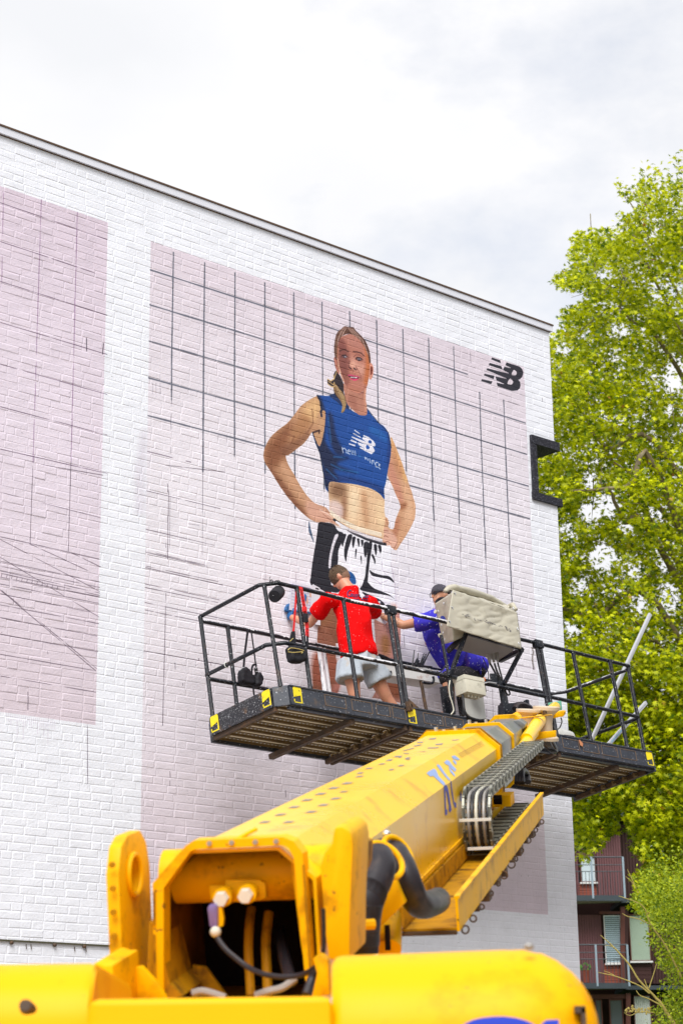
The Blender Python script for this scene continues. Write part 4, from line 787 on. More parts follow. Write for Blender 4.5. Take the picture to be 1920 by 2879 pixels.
cable('cable', [(890, 1040), (930, 1110), (975, 1200), (1000, 1260)], .011, s=.06); cable('cable', [(940, 1040), (965, 1120), (1000, 1200), (1015, 1260)], .011, s=.05); cable('cable', [(975, 1030), (1000, 1120), (1030, 1230), (1050, 1330), (1090, 1390), (1110, 1370), (1080, 1310), (1030, 1260)], .009, s=.04)
cable('cable', [(810, 975), (835, 1030), (860, 1100), (875, 1180), (860, 1240)], .005, s=.05); cable('cable', [(720, 1240), (760, 1262), (820, 1262), (880, 1250), (960, 1262)], .007, 'alu', s=-.03)
cable('cable', [(400, 960), (405, 1040), (380, 1100), (345, 1140), (310, 1130)], .006, s=.02); cable('cable', [(730, 1290), (760, 1340), (775, 1310), (745, 1280)], .011, s=.02)
part('switch_box', MB().box(Lf, (2.62, .1, .36), (2.70, .2, .47)), 'platemetal', bevel=.004); part('bracket_plate', MB().prism([K(z7(*p), .05) for p in ((893, 1152), (962, 1150), (985, 1265), (915, 1280))], PLs * .012), 'black')
part('orange_tape', MB().tube([K(z7(795, 1222), .95), K(z7(822, 1226), .95)], .03, 8), 'orange'); part('orange_tape', MB().tube([P(3.70, 1.0, .956), P(3.73, 1.0, .956)], .024, 10), 'orange')
# platform mount between boom and basket
part('mount_bracket', MB().prism([K(z7(*p), -.02) for p in ((1018, 1490), (1040, 1485), (1260, 1470), (1320, 1480), (1325, 1600), (1140, 1640), (1020, 1660))], PLs * .05), 'black')
cable('hose', [(1165, 1545), (1200, 1500), (1260, 1500), (1330, 1535), (1385, 1600)], .032, 'rubber', s=-.12)
for s0 in (-.06,): part('mount_rib', MB().bar(K(z7(1290, 1450), s0), K(z7(1305, 1600), s0), .03, .05, PLs).bar(K(z7(1025, 1480), s0), K(z7(1025, 1655), s0), .02, .05, PLs), 'black')
part('under_mount', MB().box(Lf, (2.6, .25, -.42), (3.0, .85, -.24)), 'rust')

# --- telescopic boom
TOPB = -.745
def section(a0, a1, top, bot, chm): return [(a0 + chm, top), (a1 - chm, top), (a1, top - chm * .9), (a1, bot + .05), (a1 - .05, bot), (a0 + .05, bot), (a0, bot + .05), (a0, top - chm * .9)]
def ring(sec, c): return [B(a, b, c) for a, b in sec]
S1 = section(-1.93, -1.348, TOPB, -1.345, .125)
mb = MB()
def hollow(S, c0, c1, th=.02, capfar=True):
    ctr = (sum(p[0] for p in S) / len(S), sum(p[1] for p in S) / len(S))
    I = [(ctr[0] + (a - ctr[0]) * (1 - 2 * th / .58), ctr[1] + (b - ctr[1]) * (1 - 2 * th / .6)) for a, b in S]; m = MB()
    m.loft([ring(S, c0), ring(S, c1)], caps=False); m.loft([ring(I, c0), ring(I, c1)], caps=False)
    n = len(S)
    for c in (c0, c1):
        o_, i_ = ring(S, c), ring(I, c)
        for k in range(n): m.quad(o_[k], o_[(k + 1) % n], i_[(k + 1) % n], i_[k])
    return m, I
m_, I1 = hollow(S1, 6.66, 12.98, .012)
boom = part('outer_boom', m_, 'boomyel', label='outermost boom section, the largest tube')
part('boom_shade_sheet', MB().prism(ring(I1, 7.25), BD * .02), 'interior')  # dark sheet added to stand in for the deep shade of the tube
I2 = [(-1.639 + (a + 1.639) * .985, -1.045 + (b + 1.045) * .985) for a, b in I1]; part('boom_shade_lining', MB().loft([ring(I2, 6.72), ring(I2, 7.245)], caps=False), 'shade_liner')  # dark sleeve added as painted shade over the inner walls
def collar(S, c, th, grow, m='yellow', nm='boom_collar'):
    ctr = (sum(p[0] for p in S) / len(S), sum(p[1] for p in S) / len(S)); w = (S[1][0] - S[0][0]) + .25; h = S[0][1] - S[4][1]
    G = [(ctr[0] + (a - ctr[0]) * (1 + 2 * grow / w), ctr[1] + (b - ctr[1]) * (1 + 2 * grow / h)) for a, b in S]
    mm = MB(); n = len(S)
    mm.loft([ring(G, c), ring(G, c + th)], caps=False)
    for cc in (c, c + th):
        o_, i_ = ring(G, cc), ring([(ctr[0] + (a - ctr[0]) * .97, ctr[1] + (b - ctr[1]) * .97) for a, b in S], cc)
        for k in range(n): mm.quad(o_[k], o_[(k + 1) % n], i_[(k + 1) % n], i_[k])
    return part(nm, mm, m)
collar(S1, 12.97, .05, .022); collar(S1, 13.03, .02, .03, 'yeldark')
ro = [(408, 1340), (405, 900), (400, 640), (610, 400), (660, 368), (1220, 345), (1290, 375), (1345, 450), (1410, 1340)]; ri = [(470, 1340), (470, 900), (470, 668), (640, 436), (665, 425), (1220, 400), (1255, 415), (1290, 480), (1372, 1340)]
mm = MB(); fo = [BC(zC(*p), 6.60) for p in ro]; fi = [BC(zC(*p), 6.60) for p in ri]
for k in range(len(ro) - 1):
    a_, b_, c_, d_ = fo[k], fo[k + 1], fi[k + 1], fi[k]; t_ = BD * .09; mm.hexa([a_, b_, c_, d_, a_ + t_, b_ + t_, c_ + t_, d_ + t_])
part('rear_frame', mm, 'yellow')
S2 = section(-1.865, -1.43, -.806, -1.27, .10); part('middle_boom', MB().loft([ring(S2, 12.6), ring(S2, 14.95)]), 'greyboom'); collar(S2, 14.9, .07, .02); 
S3 = section(-1.80, -1.48, -.845, -1.22, .085); part('inner_boom', MB().loft([ring(S3, 14.7), ring(S3, 16.7)]), 'greyboom'); collar(S3, 16.6, .1, .03)
S4 = section(-1.76, -1.52, -.87, -1.19, .07); part('fly_boom', MB().loft([ring(S4, 16.4), ring(S4, 18.6)]), 'yellow')
for (c, S, t) in ((12.98, S1, -.7), (14.93, S2, -.78)):
    for aa in (-1.75, -1.70, -1.62, -1.56):
        q = B(aa, S[0][1] + .02, c + .02); part('pad_bolt', MB().tube([q, q + BB * (.012 if aa not in (-1.75, -1.62) else .03)], .013, 7), 'chrome')
# fins on the side of the outer boom, with the tray
part('side_rib', MB().box(B, (-1.346, -1.21, 8.3), (-1.334, -1.19, 12.95)), 'yellow')
mb = MB(); 
for k in range(52):
    c0 = 8.4 + k * .052; mb.box(B, (-1.337, -1.31, c0), (-1.322, -1.222, c0 + .026))
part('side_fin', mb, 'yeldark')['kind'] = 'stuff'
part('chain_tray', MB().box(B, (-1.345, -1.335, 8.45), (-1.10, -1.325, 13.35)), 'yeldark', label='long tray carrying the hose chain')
ty = part('tray_lip', MB().box(B, (-1.10, -1.34, 8.45), (-1.088, -1.20, 13.3)).box(B, (-1.105, -1.20, 8.45), (-1.080, -1.188, 13.3)), 'yellow')
part('tray_bracket', MB().box(B, (-1.34, -1.352, 8.43), (-1.10, -1.337, 8.47)), 'rust')
for k in range(9): c0 = 9.2 + k * .45; part('tray_bracket', MB().box(B, (-1.13, -1.37 - .02 * (k % 2), c0), (-1.085, -1.341, c0 + .07 + .05 * (k % 3))), 'rust')
for k in range(13):
    c0 = 8.6 + k * .36 + random.uniform(-.1, .1); q = B(-1.078, -1.352, c0); part('tray_hook', MB().torus(q, BD + BA * random.uniform(-.8, .8), random.uniform(.012, .020), .0045, 12, 5), 'rust', smooth=True)
# energy chain: links along its path
cb, rB = 10.85, .165; bl = -1.315 + .02 + .012
path = []
c = 14.6
bu = bl + .30 + .04
while c > cb + .02: path.append((c, bu, (0, 1))); c -= .10
for k in range(9):
    t = math.pi / 2 + math.pi * (k + .5) / 9; path.append((cb + rB * math.cos(t), bl + .17 + rB * 1.02 * math.sin(t), (math.cos(t), math.sin(t))))
c = cb + .03
while c < 13.2: path.append((c, bl, (0, -1))); c += .10
ch0, ch1 = -1.335 + .012, -1.165
for i, (c, b_, n_) in enumerate(path):
    nv = BD * n_[0] + BB * n_[1]; tv = BA.cross(nv); q = CP + BB * b_ + BD * c
    ff = lambda x, y, z: q + BA * x + tv * y + nv * z
    mb = MB(); mb.box(ff, (ch0, -.040, -.035), (ch0 + .012, .040, .022)); mb.box(ff, (ch1 - .012, -.040, -.035), (ch1, .040, .022)); mb.box(ff, (ch0 - .003, -.016, -.02), (ch0 - .0002, .016, .01), 1); mb.box(ff, (ch1 + .0002, -.016, -.02), (ch1 + .003, .016, .01), 1)
    if n_[0] > -.05 or i < 3: mb.box(ff, (ch0 + .012, -.010, .018), (ch1 - .012, .010, .0225), 1)
    mb.box(ff, (ch0 + .012, -.009, -.04), (ch1 - .012, .009, -.032), 1)
    if 0: pass
    part('chain_link', mb, ['chain', 'rung'] if i % 2 else ['rung', 'chain'])
for k in range(6):
    aa = ch0 + .03 + k * .0215; pts = [B(aa, bu - .012, 14.5), B(aa, bu - .012, cb + .1)]
    for j in range(9): t = math.pi / 2 + math.pi * j / 8; pts.append(B(aa, bl + .17 + (rB - .01) * math.sin(t), cb + (rB - .014) * math.cos(t)))
    pts.append(B(aa, bl + .01, 13.0)); part('chain_hose', MB().tube(pts, .0095, 7), ['platemetal', 'cable', 'boxplastic', 'rubber', 'platemetal', 'cable'][k], smooth=True)
part('chain_strap', MB().box(B, (ch0 - .012, bl + .19, cb - rB - .052), (ch1 + .004, bl + .205, cb - rB - .036)), 'panelwhite'); part('chain_strap', MB().box(B, (ch0 + .02, bl + .03, cb - rB - .02), (ch1 + .004, bl + .045, cb - rB - .006)), 'panelwhite')
part('guide_box', MB().box(B, (-1.338, -1.17, 12.2), (-1.20, -1.10, 12.45)), 'yellow'); part('guide_roller', MB().tube([B(-1.30, -1.12, 12.15), B(-1.25, -1.12, 12.15)], .03, 10), 'interior')
part('guide_bracket', MB().prism([BC(zA(*p), 12.6) for p in ((560, 800), (600, 790), (625, 880), (660, 885), (665, 980), (600, 1030), (565, 1000), (590, 960), (590, 900))], BD * .05), 'yellow')
part('chain_support', MB().prism([BC(zA(*p), 14.5) for p in ((790, 700), (835, 690), (845, 830), (800, 850))], BD * .05), 'yellow')
part('side_slab', MB().prism([BC(zA(*p), 13.6) for p in ((470, 870), (560, 830), (740, 700), (800, 800), (660, 960), (480, 1100))], BD * .04), 'greyboom')
# hoses at the tip of the chain
def bhose(name, pts, r, m='cable', zz=zA):
    pp = [BC(zz(p[0], p[1]), p[2]) for p in pts]; fine = []
    for i in range(len(pp) - 1):
        p0, p1, p2, p3 = pp[max(0, i - 1)], pp[i], pp[i + 1], pp[min(len(pp) - 1, i + 2)]
        for t in (0, .25, .5, .75): fine.append(.5 * (2 * p1 + (p2 - p0) * t + (2 * p0 - 5 * p1 + 4 * p2 - p3) * t * t + (3 * p1 - p0 - 3 * p2 + p3) * t ** 3))
    fine.append(pp[-1]); return part(name, MB().tube(fine, r, 16 if r > .03 else 8), m, smooth=True)
for k in range(3): bhose('hose', [(790 + k * 38, 1000, 13.2), (800 + k * 30, 880, 13.3), (840 + k * 22, 850, 13.5), (900 + k * 10, 900, 13.7), (915 + k * 10, 990, 13.6)], .017, 'rubber')
for k in range(4): bhose('hose', [(1080 + 30 * k, 480, 17.6), (1120 + 22 * k, 560, 17.5), (1180 + 16 * k, 620, 17.4), (1235 + 8 * k, 650 - k * 8, 17.5), (1255 - 12 * k, 600 - 20 * k, 17.6), (1200, 500, 17.7)], .013, 'cable')
bhose('hose', [(960, 600, 17.3), (1000, 620, 17.2), (1060, 600, 17.2), (1090, 540, 17.3), (1040, 500, 17.4)], .016, 'cable'); bhose('hose', [(1305, 240, 18.2), (1318, 290, 18.2), (1290, 360, 18.1), (1250, 385, 18.0)], .006, 'cable')
bhose('hose', [(1190, 250, 18.2), (1205, 340, 18.2), (1230, 430, 18.1), (1215, 480, 18)], .025, 'cable')
# boom head: cylinder, rollers, brackets
part('levelling_cylinder', MB().tube([BC(zA(860, 590), 15.9), BC(zA(985, 420), 16.6)], .048, 16), 'boomyel', smooth=True)
part('levelling_cylinder', MB().tube([BC(zA(905, 500), 16.2), BC(zA(1040, 300), 17.0), BC(zA(1060, 280), 17.05), BC(zA(1065, 268), 17.1)], [.056, .056, .056, .05], 18), 'boomyel', smooth=True)
part('levelling_cylinder', MB().tube([BC(zA(1040, 295), 17.0), BC(zA(1240, 120), 18.5)], .050, 18), 'boomyel', smooth=True)
def spool(p, c, w, r):
    q = BC(zA(*p), c); ax = (BB + BA * .1).normalized(); rr = [r, r, r * .55, r * .5, r * .55, r, r]; hh = [-1, -.82, -.5, 0, .5, .82, 1]
    part('roller', MB().tube([q + ax * (w * h) for h in hh], rr, 16, up=BA), mat('worn_white_roller', (.66, .52, .36), .4, var=.15), smooth=True)
spool((1130, 310), 17.3, .15, .12); spool((925, 290), 17.2, .11, .11)
hp = lambda pts, c, th, m='yellow', nm='head_bracket': part(nm, MB().prism([BC(zA(*p), c) for p in pts], BD * th), m, bevel=.006)
hp([(558, 268), (600, 262), (1200, 205), (1210, 215), (640, 275), (615, 310), (560, 322)], 16.9, .05); hp([(1000, 130), (1090, 108), (1108, 118), (1105, 180), (1010, 208)], 18.2, .03)
hp([(1210, 180), (1340, 160), (1355, 175), (1350, 210), (1330, 228), (1190, 255), (1185, 225)], 18.0, .12); hp([(750, 440), (840, 430), (1245, 395), (1250, 465), (1000, 500), (850, 520), (770, 520)], 16.9, .1)
hp([(920, 520), (1000, 505), (985, 570), (945, 590)], 16.9, .06); hp([(1155, 70), (1310, 45), (1320, 150), (1290, 160), (1160, 110)], 18.65, .02, 'green', 'green_plate')
hp([(620, 300), (820, 270), (890, 320), (885, 360), (790, 430), (680, 330)], 16.4, .3, 'greyboom', 'head_casting')
for p_ in ((905, 210), (1120, 195)): q = BC(zA(*p_), 17.2); part('pad_bolt', MB().tube([q, q + BB * .03], .02, 8), 'rust')
hp([(510, 260), (640, 205), (650, 240), (560, 290)], 17.4, .1, 'rust', 'pivot_block')

# lettering on the boom: traced strokes laid on its faces
def onface(pt, p0, n, off=.002): return hit(pt[0], pt[1], p0 + n * off, n)
ec = (B(S1[2][0], S1[2][1], 10) - B(S1[1][0], S1[1][1], 10)).normalized(); nch = ec.cross(BD).normalized()
if nch.dot(BB) < 0: nch = -nch
pch = B(S1[2][0], S1[2][1], 10)
def facepoly(z, polys, p0, n, m, nm='lettering'):
    if len(polys) <= 8:
        for pl in polys: v = [onface(z(*p), p0, n) for p in pl]; part(nm, MB().add(v, [tuple(range(len(v)))]), m)
        return
    mb = MB()
    for pl in polys:
        v = [onface(z(*p), p0, n) for p in pl]; mb.add(v, [tuple(range(len(v)))])
    o = part(nm, mb, m)
    if len(polys) > 8: o['kind'] = 'stuff'
    return o
facepoly(zB, [[(412, 812), (440, 785), (520, 740), (556, 766), (590, 850), (690, 960), (672, 998), (570, 905), (510, 845), (470, 860)], [(560, 690), (575, 678), (610, 690), (680, 800), (768, 905), (740, 915), (690, 860), (600, 750)],
              [(668, 650), (710, 612), (745, 625), (800, 700), (850, 745), (835, 790), (770, 735), (735, 690), (700, 680)], [(735, 700), (830, 830), (828, 862), (760, 790)], [(778, 560), (830, 545), (905, 605), (870, 618), (800, 590)], [(805, 600), (852, 640), (850, 690), (800, 640)]], pch, nch, 'sheenblue')
facepoly(zB, [[(668, 1003), (700, 972), (722, 1015), (742, 1100), (770, 1280), (782, 1350), (760, 1385), (742, 1365), (745, 1290), (710, 1085), (692, 1060), (700, 1340), (720, 1350), (718, 1410), (688, 1432), (684, 1340)], [(762, 925), (776, 920), (790, 1040), (815, 1225), (850, 1250), (850, 1300), (835, 1325), (812, 1265), (785, 1120)],
              [(912, 1075), (922, 1075), (932, 1180), (936, 1210), (918, 1230), (906, 1180)]], B(-1.348, -1, 10), BA, 'blue')
mb_ = []
for k in range(26):
    x, y = 880 + k * 13.2, 522 - k * 7.2; mb_.append([(x, y), (x + 3, y - 2), (x + 53, y + 62), (x + 50, y + 64)]); mb_.append([(x, y), (x + 10, y - 5), (x + 13, y + 1), (x + 3, y + 7)])
facepoly(zB, mb_, pch, nch, 'boomtext')
tp = B(-1.6, TOPB, 10)
def dash(x, y, w=48, h=8, z=zW): return [(x - w, y + h), (x - w * .2, y - h), (x + w, y - h * .9), (x + w * .3, y + h * .6)]
facepoly(zW, [dash(430, 685), dash(545, 630), dash(645, 575), dash(740, 523), dash(840, 478), dash(935, 435), dash(1035, 400), dash(1125, 350, 36, 6), dash(1195, 290, 34, 5), dash(1290, 258, 32, 5), dash(1345, 230, 30, 7), dash(1400, 203, 28, 6), dash(605, 685), dash(770, 610), dash(860, 560), dash(950, 512), dash(1010, 462, 36, 6), dash(1130, 325, 30, 7), dash(1360, 300, 26, 6), dash(1430, 270, 28, 6), dash(1480, 215, 26, 6)], tp, BB, 'bluegrey')
facepoly(zB, [[(50, 480), (220, 432), (240, 440), (100, 478)], [(215, 405), (320, 385), (350, 392), (250, 415)], [(280, 350), (370, 345), (350, 362), (270, 365)], [(440, 470 - 40), (600, 425), (580, 440), (420, 445)], [(540, 380), (660, 365), (640, 390), (550, 395)], [(440, 300), (560, 285), (540, 308), (450, 312)], [(780, 318), (900, 308), (860, 325), (790, 328)], [(0, 560), (60, 545), (40, 575), (0, 585)], [(70, 510), (160, 515), (140, 527), (80, 520)], [(90, 605), (180, 600), (150, 615)], [(270, 490), (410, 485), (380, 492)]], tp, BB, 'bluegrey')

# --- pivot ears, cross tube, turret innards
def ear(pts, c, a0, a1, nm, **k):   # outline in (depth, b) extruded across
    return part(nm, MB().prism([B(a0, b, cc) for cc, b in pts], BA * (a1 - a0)), 'yellow', bevel=.008, **k)
q = bloc(BC(zC(150, 360), 6.5)); topL = q[1]
al = bloc(BC(zC(105, 500), 6.5))[0]; al2 = bloc(BC(zC(190, 500), 6.5))[0]
def earpts(t, c0, w, low): return [(c0 + .02, low), (c0, t - .5), (c0 + .01, t - .12), (c0 + .06, t - .03), (c0 + .14, t), (c0 + w - .10, t - .0), (c0 + w - .03, t - .05), (c0 + w, t - .14), (c0 + w - .01, t - .5), (c0 + w, low)]
ep = earpts(topL, 6.48, .40, topL - 1.3)
e1 = part('pivot_ear', MB().prism([B(al, b, cc) for cc, b in ep], BA * (al2 - al)), 'yellow', bevel=.01)
# pin boss with a deep round hole, facing the other ear
hc = bloc(BC(zC(240, 585), 6.66)); mb = MB(); hub = B(al2 + .001, hc[1], 6.66)
mb.tube([hub - BA * .002, hub + BA * .004], .098, 24)
mb2 = MB().torus(hub + BA * .004, BA, .072, .010, 24, 8); part('pin_hole_rim', mb2, 'yellow', smooth=True, parent=e1)
bo = part('pin_hole', MB().tube([hub - BA * .05, hub + BA * .006], .066, 22, caps=False).disc(hub - BA * .05, BA, .066, .002, 22), 'yellow', smooth=True, parent=e1)
# cut the hole through the ear
cut = MB().tube([hub - BA * .048, hub + BA * .03], .066, 24); cme = bpy.data.meshes.new('c'); cme.from_pydata([tuple(p) for p in cut.v], [], cut.f)
bmc = bmesh.new(); bmc.from_mesh(cme); bmesh.ops.recalc_face_normals(bmc, faces=bmc.faces); bmc.to_mesh(cme); bmc.free(); cme.transform(lift.matrix_world.inverted())
co_ = bpy.data.objects.new('c', cme); COL.objects.link(co_); co_.parent = lift; md = e1.modifiers.new('b', 'BOOLEAN'); md.object = co_; md.operation = 'DIFFERENCE'
dg = bpy.context.evaluated_depsgraph_get(); dg.update(); nm_ = bpy.data.meshes.new_from_object(e1.evaluated_get(dg)); e1.modifiers.clear(); e1.data = nm_; bpy.data.objects.remove(co_)
ar0 = bloc(BC(z4(60, 500), 6.6))[0]; ar1 = bloc(BC(z4(300, 500), 6.6))[0]; topR = bloc(BC(z4(230, 165), 6.6))[1]
ep2 = [(6.6, topR - 1.3), (6.58, topR - .45), (6.6, topR - .1), (6.63, topR - .01), (6.74, topR), (6.86, topR - .03), (6.95, topR - .12), (6.96, topR - .5), (6.98, topR - 1.3)]
part('pivot_ear', MB().prism([BC(z4(*p), 6.6) for p in ((145, 165), (225, 160), (305, 215), (330, 330), (318, 600), (300, 1000), (296, 1500), (80, 1500), (40, 1150), (12, 760), (0, 560), (40, 420), (118, 330), (128, 230))], BD * .34), 'yellow', bevel=.012)
part('pivot_tube', MB().tube([B(al2 + .05, -.865, 6.9), B(ar0 + .04, -.865, 6.9)], .098, 24), 'yellow', smooth=True)
part('pivot_flange', MB().tube([BC(z4(370, 450), 7.0), BC(z4(370, 450), 7.0) + BA * .03], .07, 20), 'yeldark', smooth=True)
# innards seen through the open rear of the boom
def fp(pts, c, th, m, nm, z=zD, **k): return part(nm, MB().prism([BC(z(*p), c) for p in pts], BD * th), m, **k)
br = fp([(90, 425), (235, 425), (240, 375), (560, 375), (575, 400), (605, 400), (620, 540), (560, 565), (440, 585), (330, 580), (240, 600), (180, 560), (100, 560)], 6.72, .03, 'yellow', 'valve_bracket', bevel=.006)
for x, y in ((232, 520), (455, 490)):
    q = BC(zD(x + 10, y), 6.70); part('boss', MB().tube([q, q + BD * .1 * -1 * .5], .034, 14), 'yellow', smooth=True, parent=br); part('bolt', MB().tube([q - BD * .05, q - BD * .085 - BB * .004], .025, 6), 'panelwhite', parent=br)
fp([(72, 640), (90, 605), (150, 600), (165, 640), (165, 800), (150, 825), (95, 815)], 6.6, .035, 'sensor', 'sensor', bevel=.006); fp([(165, 590), (195, 560), (222, 740), (215, 800), (165, 820)], 6.62, .02, 'yellow', 'sensor_bracket')
q = BC(zD(150, 855), 6.6); part('cable_plug', MB().ball(q, .020, seg=12, rg=8), 'boxplastic', smooth=True)
def hose2(name, pts, r, m, z=zD):
    return bhose(name, pts, r, m, zz=z)
hose2('sensor_cable', [(155, 890, 6.6), (230, 1000, 6.58), (330, 1090, 6.56), (450, 1180, 6.54), (600, 1245, 6.5), (780, 1270, 6.5), (940, 1250, 6.5), (1060, 1190, 6.45), (1150, 1120, 6.4)], .010, 'rubber')
hose2('yellow_pipe', [(480, 640, 7.0), (465, 760, 6.95), (455, 900, 6.9), (455, 1100, 6.85), (475, 1440, 6.8)], .017, 'yeldark'); hose2('yellow_pipe', [(640, 680, 7.0), (620, 850, 6.95), (612, 1000, 6.9), (620, 1200, 6.85), (632, 1440, 6.8)], .018, 'yeldark')
hose2('hose', [(740, 820, 7.1), (760, 980, 6.95), (790, 1120, 6.8), (830, 1260, 6.7), (850, 1310, 6.65)], .022, 'rubber'); hose2('hose_fitting', [(520, 1440, 6.6), (640, 1400, 6.6), (760, 1370, 6.62), (880, 1290, 6.66)], .014, 'platemetal')
hose2('hose_fitting', [(-60, 1420, 6.6), (20, 1400, 6.6), (120, 1420, 6.6), (240, 1460, 6.6)], .014, 'platemetal'); hose2('cable', [(1140, 640, 6.5), (1145, 900, 6.5), (1130, 1100, 6.5), (1060, 1240, 6.5), (990, 1420, 6.45)], .008, 'cable'); hose2('hose', [(1150, 1110, 6.45), (1090, 1200, 6.45), (1040, 1290, 6.45), (985, 1440, 6.4)], .018, 'rubber')
hose2('yellow_strip', [(860, 130, 6.72), (890, 330, 6.70), (930, 650, 6.68), (960, 900, 6.66), (990, 1100, 6.64), (1010, 1300, 6.62)], .013, 'yellow')
fp([(1040, 1100), (1110, 1060), (1180, 1110), (1200, 1440), (1030, 1460), (1080, 1240)], 6.35, .05, 'yellow', 'turret_gusset', bevel=.008)
fp([(-60, 1160), (60, 1180), (290, 1500), (-100, 1500)], 6.9, .02, 'yeldark', 'inner_gusset'); fp([(250, 1180), (330, 1160), (440, 1280), (490, 1370), (240, 1400)], 6.36, .03, 'yellow', 'turret_gusset', z=zC, bevel=.006)  # inner gusset coloured dark to paint in the shade of the opening
fp([(380, 880), (420, 900), (510, 1270), (590, 1350), (420, 1380), (360, 1300)], 6.62, .3, 'yeldark', 'turret_cheek', z=zC)  # cheek coloured dark, shade of the opening painted in
for k in range(6):      # bolts and weld beads on the ears and frame
    q = BC(zC(150 + 4 * k, 520 + 150 * k), 6.475); part('ear_bolt', MB().tube([q, q - BD * .012], .011, 6), 'yeldark')
for x in (760, 900, 1050, 1180): q = BC(zC(x, 385 - (x - 760) * .03), 6.598); part('frame_bolt', MB().tube([q, q - BD * .010], .009, 6), 'platemetal')
for a_, b_ in (((412, 690), (412, 900)), ((412, 960), (420, 1300)), ((1352, 520), (1400, 1250))): part('weld_bead', MB().tube([BC(zC(*a_), 6.597), BC(zC(*b_), 6.597)], .005, 5), 'yeldark')
# large corrugated and smooth hoses beside the right ear
fn = [(560, 470, 7.5), (590, 560, 7.45), (560, 680, 7.4), (500, 800, 7.35), (455, 920, 7.3), (432, 1050, 7.3), (420, 1200, 7.3), (415, 1420, 7.3)]
bhose('air_hose', fn, .066, 'rubber', zz=z4)
pp = [BC(z4(x, y), c) for x, y, c in fn]
for k in range(30):
    t = 3 + k / 8.0; i = min(int(t), 6); f_ = t - i; q = pp[i].lerp(pp[i + 1], f_); d_ = (pp[i + 1] - pp[i]).normalized(); part('hose_rib', MB().torus(q, d_, .0665, .0032, 18, 5), 'rubber', smooth=True)
bhose('air_hose', [(600, 440, 7.9), (660, 400, 7.85), (740, 430, 7.8), (800, 520, 7.75), (850, 640, 7.7), (900, 780, 7.7), (950, 890, 7.75), (1020, 950, 7.85), (1120, 930, 8.1), (1180, 900, 8.4)], .056, 'rubber', zz=z4)
for x, y, c, r, n_ in ((775, 430, 7.75, .075, BA * .75 + BB * .5 - BD * .4), (640, 500, 7.55, .082, BA * .6 + BB * .6 - BD * .5), (560, 510, 7.45, .05, BA * .5 + BB * .8 - BD * .2)): part('hose_ring', MB().torus(BC(z4(x, y), c), n_, r, .012, 26, 8), 'yellow', smooth=True)
part('hose_clamp', MB().tube([BC(z4(300, 1150), 7.15), BC(z4(540, 1140), 7.2)], .021, 8), 'yellow', smooth=True)
part('boom_lug', MB().prism([BC(z4(*p), 7.6) for p in ((700, 700), (760, 700), (850, 930), (780, 1000), (560, 1210), (540, 1300), (515, 1290), (510, 1180), (560, 1000), (640, 860))], BD * .1), 'yellow', bevel=.008)
part('lift_cylinder', MB().tube([BC(z4(700, 1080), 7.9), BC(z4(690, 1400), 7.7)], .05, 14), 'yellow', smooth=True); part('lift_cylinder_rod', MB().tube([BC(z4(670, 1150), 7.6), BC(z4(680, 1400), 7.6)], .012, 8), 'interior')
part('cylinder_lug', MB().prism([BC(z4(*p), 8.0) for p in ((770, 1000), (745, 1240), (720, 1340), (640, 1340), (650, 1120))], BD * .08), 'yellow')
part('turnbuckle', MB().tube([BC(z4(650, 190), 7.9), BC(z4(660, 300), 7.9)], .008, 7).ball(BC(z4(665, 235), 7.9), .018), 'chrome', smooth=True)
part('boom_bracket', MB().prism([BC(z4(*p), 7.0) for p in ((320, 300), (440, 350), (430, 560), (400, 640), (360, 640), (330, 560))], BD * .2), 'yeldark'); part('weld_plate', MB().prism([BC(z4(*p), 6.95) for p in ((330, 560), (410, 570), (420, 640), (380, 840), (330, 800))], BD * .06), 'yellow')
part('rear_lip', MB().tube([BC(zW(190, 832), 6.62), BC(zW(300, 770), 6.66), BC(zW(365, 738), 6.7)], .008, 6), 'yellow', smooth=True)
# --- engine covers and turret body
def cover(nm, xpx0, xpx1, ypx, Y, depth, rad, lab=None, rend=0, low=2.0, m='hood', slope=0.0):
    z_ = at_y((xpx0 + xpx1) / 2, ypx, Y).z; x0 = at_y(xpx0, ypx, Y).x; x1 = at_y(xpx1, ypx, Y).x
    prof = [(Y - rad * .15, .5)] + [(Y - .15 * rad, z_ - rad)] + [(Y + rad * (1 - math.cos(t)) - .15 * rad, z_ - rad * (1 - math.sin(t))) for t in np.linspace(0, math.pi / 2, 9)[1:]] + [(Y + depth, z_ + .0), (Y + depth, .5)]
    xs = [x0, x0 + .012, x0 + .03] + list(np.linspace(x0 + .2, x1 - max(rend, .03), 8)); ends = [.03, .008, 0] + [0] * 8
    if rend:
        for t in np.linspace(0, math.pi / 2, 9)[1:]: xs.append(x1 - rend + rend * math.sin(t)); ends.append(rend * (1 - math.cos(t)) * .999)
    else: xs += [x1 - .01, x1]; ends += [.006, .03]
    rings = []
    for x, e in zip(xs, ends):
        zc_ = z_ + slope * (x - x0); r_ = []
        for (yy, zz) in prof:
            top = zz + slope * (x - x0) if zz > .6 else zz
            lim = zc_ - e; r_.append(Vector((x, yy + (e * .6 if yy < Y + .1 else 0), min(top, lim))))
        rings.append(r_)
    return part(nm, MB().loft(rings), m, smooth=True, label=lab)
cover('engine_cover', 931, 1686, 2667, 5.35, 1.1, .26, 'rounded engine cover with blue lettering on the right', rend=.24, slope=.022)
cover('side_cover', -420, 262, 2702, 5.5, 1.0, .2, 'rounded cover on the left')
cover('front_plate', 244, 936, 2806, 5.3, .12, .02, None)
part('turret_panel', MB().prism([BC(zV(*p), 6.1) for p in ((605, 560), (612, 290), (630, 232), (665, 214), (725, 236), (778, 232), (792, 560))], BD * .3), 'yellow', bevel=.01)
h1 = bpy.data.objects['engine_cover']
